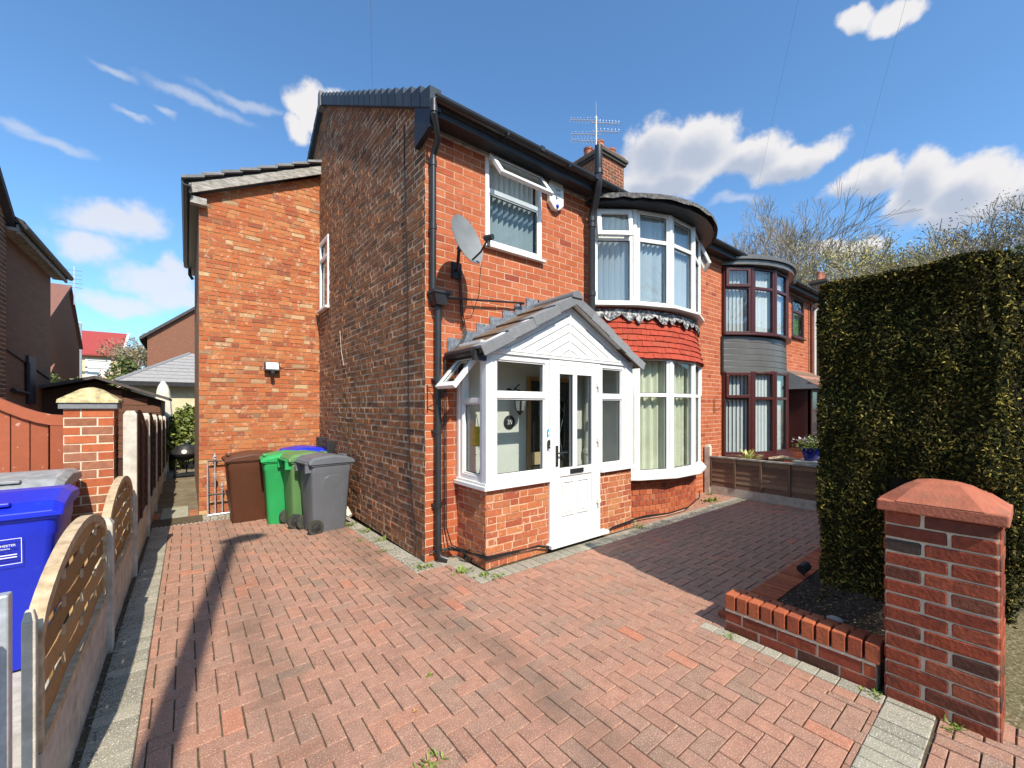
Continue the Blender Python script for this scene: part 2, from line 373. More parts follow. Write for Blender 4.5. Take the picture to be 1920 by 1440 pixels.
def text_obj(txt, size, fr, mat_, parent, name='lettering', ext=.0015, align='CENTER'):
    c = bpy.data.curves.new(name, 'FONT'); c.body = txt; c.size = size; c.extrude = ext; c.align_x = align; c.align_y = 'CENTER'
    o = bpy.data.objects.new(name, c); COL.objects.link(o)
    dg = bpy.context.evaluated_depsgraph_get(); me = bpy.data.meshes.new_from_object(o.evaluated_get(dg)); bpy.data.objects.remove(o)
    M = Matrix((( fr.u.x, fr.v.x, fr.n.x, fr.o.x), (fr.u.y, fr.v.y, fr.n.y, fr.o.y), (fr.u.z, fr.v.z, fr.n.z, fr.o.z), (0, 0, 0, 1))); me.transform(M)
    me.materials.clear(); me.materials.append(mat_); o = bpy.data.objects.new(name, me); COL.objects.link(o)
    if parent is not None: attach(o, parent)
    return o

# ------------------------------------------------------------------ materials
def stain_drive(t, cur, geo):
    sp = nd(t, 'ShaderNodeSeparateXYZ'); lk(t, geo.outputs['Position'], sp.inputs[0])
    def mth(op, a, b=None, c=None, clamp=False):
        n = nd(t, 'ShaderNodeMath', operation=op, use_clamp=clamp)
        for i, x in enumerate((a, b, c)):
            if x is None: continue
            if isinstance(x, (int, float)): n.inputs[i].default_value = x
            else: lk(t, x, n.inputs[i])
        return n.outputs[0]
    nz = nd(t, 'ShaderNodeTexNoise'); nz.inputs['Scale'].default_value = 1.6; nz.inputs['Detail'].default_value = 5; lk(t, geo.outputs['Position'], nz.inputs['Vector'])
    x = mth('ADD', sp.outputs[0], mth('MULTIPLY', mth('SUBTRACT', nz.outputs[0], .5), .7))
    f = None
    for cx, wd, amt in ((1.62, .24, .5), (.42, .2, .4)):       # tyre tracks parallel to the side wall
        d = mth('DIVIDE', mth('ABSOLUTE', mth('SUBTRACT', x, cx)), wd)
        q = mth('MULTIPLY', mth('SUBTRACT', 1.0, mth('MINIMUM', mth('POWER', d, 1.6), 1.0)), amt)
        f = q if f is None else mth('MAXIMUM', f, q)
    n5 = nd(t, 'ShaderNodeTexNoise'); n5.inputs['Scale'].default_value = 3.1; n5.inputs['Detail'].default_value = 6; lk(t, geo.outputs['Position'], n5.inputs['Vector'])
    f = mth('MULTIPLY', f, mth('MULTIPLY_ADD', n5.outputs[0], 2.2, -.35, clamp=True))
    mx = nd(t, 'ShaderNodeMix', data_type='RGBA'); lk(t, f, mx.inputs[0]); lk(t, cur, mx.inputs[6]); mx.inputs[7].default_value = (.09, .075, .055, 1)
    return mx.outputs[2]
B = mat
M_front = B('front_brick', [(0,(.36,.085,.030)),(.35,(.41,.105,.038)),(.65,(.44,.12,.046)),(.85,(.37,.09,.036)),(1,(.47,.145,.062))], .85, 9, .2, .3, 90, wear=((.60,.36,.26), 4.5, .60, .78, .4))
M_front_d = B('front_brick_dark', [(0,(.25,.05,.025)),(1,(.36,.08,.03))], .85, 9, .2, .25, 90)
M_mort_f = B('mortar_pink', [(0,(.50,.31,.20)),(1,(.62,.41,.28))], .95, 5, .15, .2, 200)
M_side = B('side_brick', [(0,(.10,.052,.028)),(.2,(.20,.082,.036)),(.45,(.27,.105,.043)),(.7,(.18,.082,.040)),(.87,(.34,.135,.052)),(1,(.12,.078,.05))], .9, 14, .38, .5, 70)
M_mort_s = B('mortar_sand', [(0,(.44,.32,.20)),(1,(.62,.48,.33))], .97, 7, .2, .3, 150)
M_ext = B('extension_brick', [(0,(.40,.105,.036)),(.25,(.46,.15,.052)),(.45,(.34,.08,.034)),(.62,(.48,.19,.07)),(.78,(.41,.115,.042)),(.9,(.26,.075,.038)),(.97,(.52,.33,.17)),(1,(.20,.10,.065))], .9, 16, .24, .35, 80, wear=((.66,.5,.33), 11, .57, .66, .5))
M_mort_e = B('mortar_tan', [(0,(.28,.16,.08)),(1,(.44,.28,.15))], .97, 7, .2, .3, 150)
M_porch = B('porch_brick', [(0,(.35,.085,.034)),(.25,(.45,.15,.055)),(.5,(.29,.06,.03)),(.75,(.47,.19,.075)),(1,(.40,.11,.045))], .88, 13, .26, .3, 80, wear=((.66,.5,.36), 14, .6, .68, .45))
M_pillar = B('pillar_brick', [(0,(.05,.027,.018)),(.2,(.17,.036,.016)),(.45,(.27,.052,.02)),(.7,(.20,.040,.017)),(.86,(.33,.08,.034)),(1,(.05,.035,.025))], .75, 12, .38, .45, 50, wear=((.035,.022,.015), 9, .56, .74, .75))
M_mort_p = B('mortar_cream', [(0,(.42,.33,.22)),(1,(.66,.55,.40))], .95, 9, .18, .3, 150)
M_cap = B('terracotta_coping', [(0,(.36,.11,.06)),(1,(.45,.15,.085))], .85, 6, .18, .3, 60, wear=((.22,.12,.08), 7, .54, .74, .55))
M_cap_lichen = B('lichen_stone', [(0,(.20,.17,.10)),(.5,(.46,.38,.19)),(1,(.62,.54,.32))], .95, 14, .3, .6, 60, rnd=False)
M_paver = B('paver_red', [(0,(.28,.145,.10)),(.3,(.345,.178,.122)),(.55,(.29,.168,.12)),(.78,(.37,.178,.118)),(.93,(.25,.16,.115)),(.992,(.40,.165,.10)),(1,(.42,.15,.085))], .9, 6, .22, .25, 220, speck=.6, speckc=(.66,.50,.36), stain=stain_drive)
M_paver_g = B('paver_grey', [(0,(.21,.195,.145)),(.5,(.27,.25,.19)),(1,(.32,.295,.225))], .92, 6, .16, .25, 220, speck=.7, speckc=(.76,.73,.64))
M_paver_r = B('paver_path_edge', [(0,(.35,.12,.05)),(1,(.44,.18,.09))], .9, 6, .2, .2, 200)
M_bed = B('paver_joint', [(0,(.05,.04,.022)),(.55,(.10,.07,.045)),(.8,(.10,.09,.04)),(1,(.15,.11,.07))], 1, 20, .3, .4, 90, rnd=False)
M_edge = B('edging_brick', [(0,(.36,.09,.035)),(.5,(.42,.115,.045)),(1,(.27,.06,.027))], .8, 8, .25, .35, 60, wear=((.14,.06,.035), 11, .56, .74, .5))
M_flag = B('path_slab', [(0,(.30,.29,.22)),(1,(.44,.42,.31))], .95, 5, .25, .3, 90)
M_soil = B('soil', [(0,(.012,.009,.006)),(.5,(.03,.022,.014)),(.8,(.06,.045,.03)),(1,(.16,.12,.08))], 1, 70, .4, .9, 90, rnd=False)
M_ground = B('earth', [(0,(.13,.10,.06)),(1,(.22,.18,.12))], 1, 3, .3, .5, 30, rnd=False)
M_tarmac = B('tarmac', [(0,(.05,.05,.05)),(1,(.085,.083,.08))], .95, 6, .2, .5, 180, rnd=False, speck=.25, speckc=(.3,.29,.27))
M_grass = B('grass', [(0,(.05,.07,.018)),(1,(.11,.12,.035))], 1, 5, .3, .5, 60, rnd=False)
M_conc = B('concrete', [(0,(.34,.31,.26)),(1,(.50,.46,.40))], .95, 8, .18, .3, 120, rnd=False)
M_conc_l = B('concrete_pale', [(0,(.44,.40,.33)),(1,(.60,.55,.46))], .95, 8, .2, .3, 120, rnd=False, wear=((.20,.18,.13), 5, .52, .74, .6))
M_white = B('white_upvc', [(0,(.71,.71,.68)),(1,(.77,.77,.75))], .38, 6, .05, 0, rnd=False, spec=.5, wear=((.55,.54,.48), 5, .6, .8, .4))
M_white_o = B('white_render', [(0,(.62,.61,.54)),(1,(.70,.69,.62))], .8, 3, .04, 0, rnd=False)
M_gasket = B('black_gasket', [(0,(.02,.02,.02))], .6, 2, .05)
M_black = B('black_plastic', [(0,(.018,.018,.019)),(1,(.028,.028,.03))], .38, 5, .1, 0, rnd=False, spec=.5)
M_blackm = B('black_paint', [(0,(.012,.012,.014)),(1,(.03,.03,.033))], .55, 8, .2, .1, 90, rnd=False)
M_fascia = B('black_fascia', [(0,(.012,.012,.014)),(1,(.02,.02,.022))], .5, 4, .1, rnd=False)
M_verge = B('slate_blue_verge', [(0,(.022,.035,.052)),(.5,(.03,.045,.065)),(1,(.04,.055,.075))], .7, 5, .2, .2, 60)
M_tile_grey = B('grey_concrete_tile', [(0,(.15,.155,.16)),(.5,(.19,.195,.20)),(1,(.23,.235,.24))], .8, 8, .18, .25, 100, wear=((.32,.32,.31), 16, .66, .75, .35))
M_tile_moss = B('mossy_tile', [(0,(.10,.065,.045)),(.5,(.15,.095,.06)),(1,(.20,.13,.085))], .95, 14, .4, .8, 60, wear=((.10,.09,.03), 9, .55, .68, .6))
M_tile_red = B('red_hung_tile', [(0,(.31,.040,.018)),(.5,(.38,.052,.023)),(1,(.34,.062,.030))], .85, 7, .2, .2, 60, wear=((.42,.13,.08), 9, .6, .78, .4))
M_roof = B('roof_slate', [(0,(.05,.045,.045)),(1,(.10,.085,.08))], .85, 6, .3, .4, 30)
M_roof_br = B('roof_brown', [(0,(.20,.09,.065)),(.5,(.27,.13,.09)),(1,(.33,.17,.12))], .85, 4, .2, .3, 30)
M_roof_red = B('roof_red', [(0,(.28,.04,.035)),(1,(.36,.06,.05))], .85, 3, .15, .2, 30)
M_roof_gr = B('roof_grey', [(0,(.20,.19,.19)),(1,(.30,.29,.28))], .85, 4, .2, .3, 30)
M_lead = B('lead', [(0,(.10,.115,.135)),(.5,(.17,.19,.22)),(1,(.26,.29,.32))], .6, 14, .35, .4, 40, rnd=False, metal=.2)
M_flash = B('peeling_flashing', [(0,(.03,.03,.035)),(.50,(.11,.115,.12)),(.60,(.30,.30,.29)),(1,(.58,.56,.52))], .7, 22, .3, .5, 50, rnd=False)
M_felt = B('roof_felt', [(0,(.04,.04,.04)),(.6,(.11,.105,.10)),(1,(.20,.19,.18))], .95, 22, .4, .8, 60, rnd=False)
M_board = B('weathered_board', [(0,(.17,.155,.135)),(.5,(.30,.28,.25)),(1,(.45,.42,.38))], .85, 10, .3, .4, 40, rnd=False, stretch=(1, 1, 4))
M_blue = B('blue_bin_plastic', [(0,(.008,.022,.48)),(1,(.010,.028,.55))], .38, 2, .06, .04, 200, rnd=False, wear=((.06,.10,.55), 22, .62, .72, .35), spec=.5)
M_brown = B('brown_bin_plastic', [(0,(.085,.032,.016)),(1,(.10,.038,.02))], .45, 2, .06, .04, 200, rnd=False, wear=((.16,.09,.06), 22, .62, .72, .35))
M_green = B('green_bin_plastic', [(0,(.02,.32,.085)),(1,(.03,.37,.11))], .42, 2, .06, .04, 200, rnd=False, wear=((.12,.42,.20), 22, .62, .72, .35))
M_olive = B('olive_bin_plastic', [(0,(.10,.22,.075)),(1,(.13,.26,.095))], .5, 2, .08, .04, 200, rnd=False, wear=((.20,.30,.16), 22, .62, .72, .35))
M_grey = B('grey_bin_plastic', [(0,(.11,.12,.135)),(1,(.135,.145,.16))], .45, 2, .06, .04, 200, rnd=False, wear=((.22,.23,.24), 22, .62, .72, .35))
M_lidgrey = B('faded_grey_lid', [(0,(.20,.21,.21)),(1,(.32,.33,.33))], .5, 10, .2, .1, 60, rnd=False, wear=((.6,.6,.58), 14, .6, .7, .6))
M_rubber = B('tyre_rubber', [(0,(.03,.032,.025)),(1,(.06,.06,.045))], .8, 12, .2, .2, 90, rnd=False)
M_gate = B('brown_gate_paint', [(0,(.26,.062,.024)),(.5,(.30,.075,.03)),(1,(.33,.085,.036))], .6, 7, .1, .15, 60, wear=((.62,.42,.34), 17, .66, .69, .75))
M_wood = B('fence_frame_wood', [(0,(.36,.26,.15)),(.5,(.48,.36,.22)),(1,(.58,.46,.31))], .8, 14, .28, .3, 60, rnd=False, wear=((.22,.15,.08), 18, .6, .72, .5))
M_slat = B('fence_slat_wood', [(0,(.24,.13,.045)),(.5,(.33,.19,.07)),(1,(.42,.26,.11))], .75, 14, .22, .2, 60)
M_darkwood = B('dark_fence_wood', [(0,(.045,.022,.013)),(.5,(.075,.035,.02)),(1,(.11,.05,.028))], .85, 12, .3, .3, 60)
M_lap = B('lap_fence_wood', [(0,(.10,.055,.035)),(.5,(.15,.085,.055)),(1,(.22,.14,.09))], .85, 18, .35, .4, 50)
M_shed = B('shed_boards', [(0,(.10,.045,.03)),(1,(.17,.08,.05))], .85, 10, .3, .3, 40)
M_mahog = B('mahogany_upvc', [(0,(.055,.012,.010)),(1,(.075,.016,.013))], .35, 20, .12, rnd=False, spec=.5)
M_clad = B('grey_cladding', [(0,(.095,.092,.085)),(1,(.12,.116,.107))], .32, 3, .06, rnd=False, spec=.6)
M_steel = B('galvanised_steel', [(0,(.42,.46,.50)),(1,(.56,.60,.64))], .45, 25, .15, .1, 80, rnd=False, metal=.5)
M_dish = B('dish_grey', [(0,(.17,.18,.18)),(1,(.24,.25,.25))], .45, 4, .06, rnd=False)
M_silver = B('silver_paint', [(0,(.55,.55,.55))], .35, 5, .1, metal=.6)
M_alarm = B('alarm_white', [(0,(.68,.67,.62)),(1,(.76,.75,.70))], .5, 4, .04, rnd=False)
M_blind = B('vertical_blind', [(0,(.62,.62,.55)),(1,(.72,.72,.66))], .85, 3, .05)
M_blind_w = B('white_blind', [(0,(.70,.71,.70)),(1,(.80,.80,.79))], .85, 3, .04)
M_blind_b = B('blue_grey_blind', [(0,(.50,.56,.62)),(1,(.62,.67,.71))], .85, 3, .05)
M_curtain = B('cream_curtain', [(0,(.62,.61,.45)),(1,(.74,.73,.57))], .9, 3, .06, rnd=False)
M_innerdoor = B('dark_inner_door', [(0,(.03,.025,.02)),(1,(.06,.05,.04))], .35, 9, .3, rnd=False)
M_doorframe = B('orange_wood', [(0,(.36,.19,.06)),(1,(.44,.24,.09))], .5, 9, .2, rnd=False)
M_pot = B('chimney_pot', [(0,(.30,.10,.06)),(1,(.40,.16,.10))], .85, 5, .2, .2, 60)
M_chim = B('chimney_brick', [(0,(.16,.07,.045)),(.4,(.32,.11,.06)),(.7,(.25,.10,.055)),(1,(.13,.085,.06))], .9, 12, .3, .4, 60)
M_sooty = B('sooty_stone', [(0,(.03,.028,.024)),(1,(.10,.09,.07))], .95, 12, .4, .5, 60)
M_bluepot = B('cobalt_glaze', [(0,(.004,.01,.16)),(1,(.006,.016,.22))], .15, 3, .1, rnd=False, spec=.7)
M_parasol = B('cream_canvas', [(0,(.66,.62,.50)),(1,(.74,.70,.58))], .9, 4, .08, rnd=False)
M_rendr = B('left_house_render', [(0,(.19,.085,.045)),(1,(.25,.115,.06))], .9, 2, .1, .15, 40, rnd=False, stretch=(1, 1, 5))
M_bricks_far = B('far_brick', [(0,(.26,.10,.05)),(.5,(.34,.13,.07)),(1,(.20,.09,.055))], .9, 10, .3, .3, 50)
M_cream = B('cream_render', [(0,(.60,.50,.30)),(1,(.68,.58,.38))], .9, 4, .1, rnd=False)
M_bark = B('bark', [(0,(.12,.10,.085)),(1,(.20,.17,.145))], .95, 12, .2, .3, 40, rnd=False)
M_twig = B('twigs', [(0,(.22,.18,.14)),(.5,(.30,.25,.19)),(1,(.38,.32,.24))], .95, 3, .15, rnd=False)
M_bud = B('young_leaf', [(0,(.30,.28,.06)),(.5,(.42,.38,.10)),(1,(.50,.42,.16))], .8, 2, .15)
M_bud2 = B('olive_leaf', [(0,(.16,.14,.06)),(1,(.30,.25,.12))], .8, 2, .15)
M_bush = B('shrub_leaf', [(0,(.05,.085,.02)),(.5,(.09,.13,.035)),(1,(.17,.19,.05))], .7, 2, .2)
M_laurel = B('laurel_leaf', [(0,(.07,.10,.02)),(.5,(.13,.17,.035)),(1,(.26,.28,.07))], .45, 2, .2)
M_blossom = B('pink_blossom', [(0,(.62,.35,.30)),(1,(.78,.6,.5))], .8, 2, .1)
def hedge_wear(t, cur, geo): return cur
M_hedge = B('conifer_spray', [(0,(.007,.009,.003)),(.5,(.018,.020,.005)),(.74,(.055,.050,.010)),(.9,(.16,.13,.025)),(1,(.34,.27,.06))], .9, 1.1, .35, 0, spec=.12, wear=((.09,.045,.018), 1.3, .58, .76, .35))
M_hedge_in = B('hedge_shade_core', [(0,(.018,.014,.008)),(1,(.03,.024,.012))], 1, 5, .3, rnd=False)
M_weed = B('weed_leaf', [(0,(.10,.16,.02)),(1,(.22,.28,.05))], .7, 3, .1)
M_yucca = B('yucca_leaf', [(0,(.30,.34,.06)),(.5,(.5,.5,.16)),(1,(.62,.58,.28))], .6, 3, .1)
M_flower = B('pale_flower', [(0,(.55,.4,.62)),(1,(.72,.6,.72))], .8, 3, .1)
M_cyan = B('cyan_sticker', [(0,(.03,.35,.55))], .5, 2, .05)
M_yellow = B('yellow_cloth', [(0,(.52,.40,.02)),(1,(.62,.48,.04))], .9, 3, .1, rnd=False)
M_cable = B('black_cable', [(0,(.012,.012,.012))], .5, 2, .05)
M_card = B('tan_card', [(0,(.48,.34,.17))], .9, 20, .15)
M_copper = B('bare_aluminium', [(0,(.55,.56,.58))], .4, 5, .1, metal=.7)
G_clear = glass_mat('window_glass'); G_frost = glass_mat('patterned_glass', (.74, .80, .84), .35, True)
G_dark = glass_mat('dark_glass', (.45, .5, .48), 1.3)

def gz(y): return -0.025 * max(0.0, y - 4.2)

# ------------------------------------------------------------------ ground
XC, YC = 2.025, 4.094        # near corner of the house
g = MB(); 
g.add([(-600,-600,-.12),(600,-600,-.12),(600,900,-.12),(-600,900,-.12)], [(0,1,2,3)])
ground = g.build('ground', M_ground); ground['kind'] = 'structure'
g = MB(); g.box(-40, 60, -9.0, -2.6, -.11, -.10); road = g.build('road', M_tarmac); road['kind'] = 'structure'
g = MB(); g.box(-40, 60, -2.45, -.35, -.11, -.012); pav = g.build('pavement', M_tarmac); pav['kind'] = 'structure'
g = MB(); g.box(-40, 60, -2.6, -2.45, -.11, -.0); kerb = g.build('kerb', M_conc); kerb['kind'] = 'structure'
# driveway bed: level to the house corner, then falling gently to the back
g = MB()
def slab(g, x0, x1, y0, y1, dz=-.010, th=.08):
    ys = [y0] + ([4.2] if y0 < 4.2 < y1 else []) + [y1]
    for a, b in zip(ys, ys[1:]):
        t = [(x0, a, gz(a)+dz), (x1, a, gz(a)+dz), (x1, b, gz(b)+dz), (x0, b, gz(b)+dz)]
        g.add(t + [(x, y, z - th) for x, y, z in t], [(0,1,2,3),(7,6,5,4),(0,4,5,1),(1,5,6,2),(2,6,7,3),(3,7,4,0)])
slab(g, -.47, 3.42, -.35, .33); slab(g, -.47, 8.08, .33, 8.62)
drive = g.build('driveway', M_bed); drive['kind'] = 'structure'
g = MB(); slab(g, -14, -.47, .33, 40, dz=-.02); nd_ = g.build('neighbour_drive', M_conc); nd_['kind'] = 'structure'
g = MB(); slab(g, -.47, .16, 8.62, 22, dz=-.008); path = g.build('path', M_bed); path['kind'] = 'structure'
g = MB(); slab(g, 8.08, 30, -.1, 4.1, dz=-.012); nf = g.build('neighbour_front_garden', M_soil); nf['kind'] = 'structure'
g = MB(); slab(g, 3.42, 9.5, -.35, .33, dz=-.004); gv = g.build('gravel_verge', B('gravel', [(0,(.07,.06,.03)),(.4,(.13,.115,.05)),(.7,(.19,.15,.09)),(1,(.32,.27,.18))], 1, 40, .45, 1.0, 70, rnd=False)); gv['kind'] = 'structure'
g = MB(); slab(g, 3.36, 8.0, .2, 1.38, dz=.03, th=.06); bed = g.build('planting_bed', M_soil); bed['kind'] = 'structure'

# setts
FRG = Fr((0, 0, 0), (1, 0, 0), (0, 0, 1), (0, 1, 0))
pp = Pieces('paver', drive, 300)
holes = [(XC, 9, YC, 20), (2.40, 4.88, 3.49, 4.2), (3.20, 9.5, .12, 1.48), (3.42, 9.5, -1, .12), (.16, 2.03, 8.58, 12)]
border = [(-.47, -.20, -1, 20)]
def sett(r, m, ho, clips=()):
    x0, x1, y0, y1 = r; j = .0034
    for q in rect_minus((x0+j, x1-j, y0+j, y1-j), ho):
        if q[1]-q[0] < .012 or q[3]-q[2] < .012: continue
        e = lambda: random.uniform(-.0012, .0012)
        pr = random.uniform(-.0015, .0015)
        poly = [(q[0]+e(), q[2]+e()), (q[1]+e(), q[2]+e()), (q[1]+e(), q[3]+e()), (q[0]+e(), q[3]+e())]
        for c in clips: poly = clip_half(poly, *c)
        pp.add(poly, FRG, .03, m, drive, chamfer=.0035, proud=pr, zf=gz)
U_ = .1
# grey borders first (areas excluded from the herringbone)
g_holes = [(-.47, -.20, .3, 8.0), (1.83, XC, 3.9, 8.6), (2.2, 8.08, 3.29, 3.49), (2.2, 2.40, 3.29, 4.1), (2.99, 3.20, .33, 1.62), (-.47, 3.2, .33, .55), (1.83, 2.4, 3.9, 4.1)]
y = .55
while y < 8.0:
    sett((-.40, -.20, y, y + U_), M_paver_g, []); y += U_
y = 4.094
while y < 8.5: sett((1.83, XC, y, y + U_), M_paver_g, []); y += U_
x = 1.83
while x < 2.2: sett((x, x + U_, 3.894, 4.094), M_paver_g, []); x += U_
y = 3.49
while y < 4.05: sett((2.2, 2.40, y, y + U_), M_paver_g, []); y += U_
x = 2.2
while x < 8.0: sett((x, x + U_, 3.29, 3.49), M_paver_g, []); x += U_
y = .55
while y < 1.62: sett((3.09, 3.20, y, y + .107), M_paver_g, []); sett((2.99, 3.09, y, y + .107), M_paver, []); y += .107
x = -.45
while x < 3.17: sett((x, x + U_, .345, .55), M_paver_g, []); x += U_
# herringbone
X0, Y0 = 1.045, 1.575
ia = range(-140, 140)
hh = holes + g_holes
for i in range(-110, 110):
    for k in range(-30, 30):
        a = i + 2 * k; b = i - 2 * k
        bx0 = X0 + a * U_; by1 = Y0 - b * U_
        if -.6 < bx0 < 8.1 and -.4 < by1 < 8.8:
            r = (bx0, bx0 + .2, by1 - .1, by1)
            r = (max(r[0], -.2), min(r[1], 8.04), max(r[2], -.33), min(r[3], 7.98))
            if r[1] - r[0] > .02 and r[3] - r[2] > .02: sett(r, M_paver, hh)
        bx0 += U_; by1 = Y0 - (b - 2) * U_
        if -.6 < bx0 < 8.1 and -.4 < by1 < 8.8:
            r = (max(bx0, -.2), min(bx0 + .1, 8.04), max(by1 - .2, -.33), min(by1, 7.98))
            if r[1] - r[0] > .02 and r[3] - r[2] > .02: sett(r, M_paver, hh)
# back of the drive up to the extension, beyond the drain
x = .2
while x < 1.8:
    for yy in (8.03, 8.23, 8.43): sett((x, x + U_, yy, min(yy + .2, 8.58)), M_paver_g, [])
    x += U_
pp.build()
# slot drain across the back
t = thing('drain_channel', 'narrow slotted drain channel across the end of the red block driveway', 'drain', (.8, 8.0, gz(8)))
g = MB(); g.box(-.40, 1.8, 7.985, 8.025, gz(8)-.02, gz(8)+.001); g.build('channel', M_conc, t)
g = MB(); x = -.38
while x < 1.78: g.box(x, x + .02, 7.99, 8.02, gz(8)+.001, gz(8)+.005); x += .05
g.build('grating', M_blackm, t, kind='stuff')
# path slabs
for i in range(9):
    y0 = 8.66 + i * .9
    g = MB(); g.box(-.33, .02, y0, y0 + .88, gz(y0) - .03, gz(y0) - .0); g.build('slab', M_flag, path)
for side, (a, b) in enumerate(((-.46, -.345), (.035, .15))):
    for i in range(34):
        y0 = 8.66 + i * .235; g = MB(); g.box(a, b, y0, y0 + .225, gz(y0) - .03, gz(y0) + .002); g.build('edging', M_paver_r, path)

# ------------------------------------------------------------------ windows
def window(fr, w, h, parent, fm, trans=None, fw=.055, sash=True, openlight=0., glass=None, name='window', sill=True, d0=-.05, d1=.02, blind=None, bmat=None, mull=(), topglass=None, drape=False, bd=.09, bw=.09, gap=.0):
    """outer frame + transom + casements (v up from the sill); panes are sub-parts"""
    glass = glass or G_clear
    f = MB(); f.ring(fr, 0, w, 0, h, fw, d0, d1)
    if trans: f.lbox(fr, fw, w - fw, d0, d1, trans - fw/2, trans + fw/2)
    for m in mull: f.lbox(fr, m - fw/2, m + fw/2, d0, d1, fw, h - fw)
    sw = .028
    cells = []
    xs = [fw] + [x for m in mull for x in (m - fw/2, m + fw/2)] + [w - fw]
    for i in range(0, len(xs), 2):
        if trans: cells += [(xs[i], xs[i+1], fw, trans - fw/2, 0), (xs[i], xs[i+1], trans + fw/2, h - fw, 1)]
        else: cells += [(xs[i], xs[i+1], fw, h - fw, 0)]
    for (a, b, c, d, top) in cells:
        if top and openlight: continue
        f.ring(fr, a, b, c, d, sw * .6, -.03, d1 - .012)
    wo = f.build(name, fm, parent, bevel=.004)
    for (a, b, c, d, top) in cells:
        if top and openlight:
            sf = Fr(fr.pt(a - .02, d1 + .004, d + .02), fr.u, fr.n).tilt(-openlight)   # hinged at the head, swings out below
            ww, hh_ = b - a + .04, d - c + .04
            sm = MB(); sm.ring(sf, 0, ww, -hh_, 0, .062, 0, .045); so = sm.build('sash', fm, wo, bevel=.004)
            gm = MB(); gm.lbox(sf, .055, ww - .055, .018, .024, -hh_ + .055, -.055); gm.build('pane', topglass or glass, wo)
            gk = MB(); gk.ring(sf, .058, ww - .058, -hh_ + .058, -.058, .006, .024, .032); gk.build('gasket', M_gasket, wo)
            continue
        gm = MB(); gm.lbox(fr, a, b, -.016, -.010, c, d); gm.build('pane', (topglass if top and topglass else glass), wo)
        gk = MB(); gk.ring(fr, a + sw*.6, b - sw*.6, c + sw*.6, d - sw*.6, .005, -.010, -.002); gk.build('gasket', M_gasket, wo)
    if sill:
        s_ = MB(); s_.lbox(fr, -.03, w + .03, d0, d1 + .05, -.035, -.002); s_.build('sill', fm, wo, bevel=.004)
    if blind:
        bm_ = MB()
        if drape:
            n = int(w / .02); A = []
            for i in range(n + 1):
                u = .03 + (w - .06) * i / n; A.append((u, -bd - .035 * math.sin(u * 2*math.pi/.13 + .6*math.sin(u*9)) , ))
            for (u, q), (u2, q2) in zip(A, A[1:]): bm_.add([fr.pt(u, q, .03), fr.pt(u2, q2, .03), fr.pt(u2, q2, h - .04), fr.pt(u, q, h - .04)], [(0, 1, 2, 3)])
            bm_.build('curtain', bmat, wo, smooth=True)
        else:
            u = .05 + gap
            while u < w - .05:
                an = blind; c_, s__ = math.cos(an) * bw / 2, math.sin(an) * bw / 2
                bm_.add([fr.pt(u - c_, -bd - s__, .05), fr.pt(u + c_, -bd + s__, .05), fr.pt(u + c_, -bd + s__, h - .03), fr.pt(u - c_, -bd - s__, h - .03)], [(0, 1, 2, 3)])
                u += .082
            bm_.build('blind', bmat, wo)
    return wo

def arc_pts(xm, half, yb, dep, n, off=0.):
    """bow plan: points from left to right on a circle through the wall line"""
    R = (half*half + dep*dep) / (2*dep); cy = yb - dep + R; a = math.asin(half / R)
    return [(xm + (R + off) * math.sin(-a + 2*a*i/n), cy - (R + off) * math.cos(-a + 2*a*i/n)) for i in range(n + 1)]

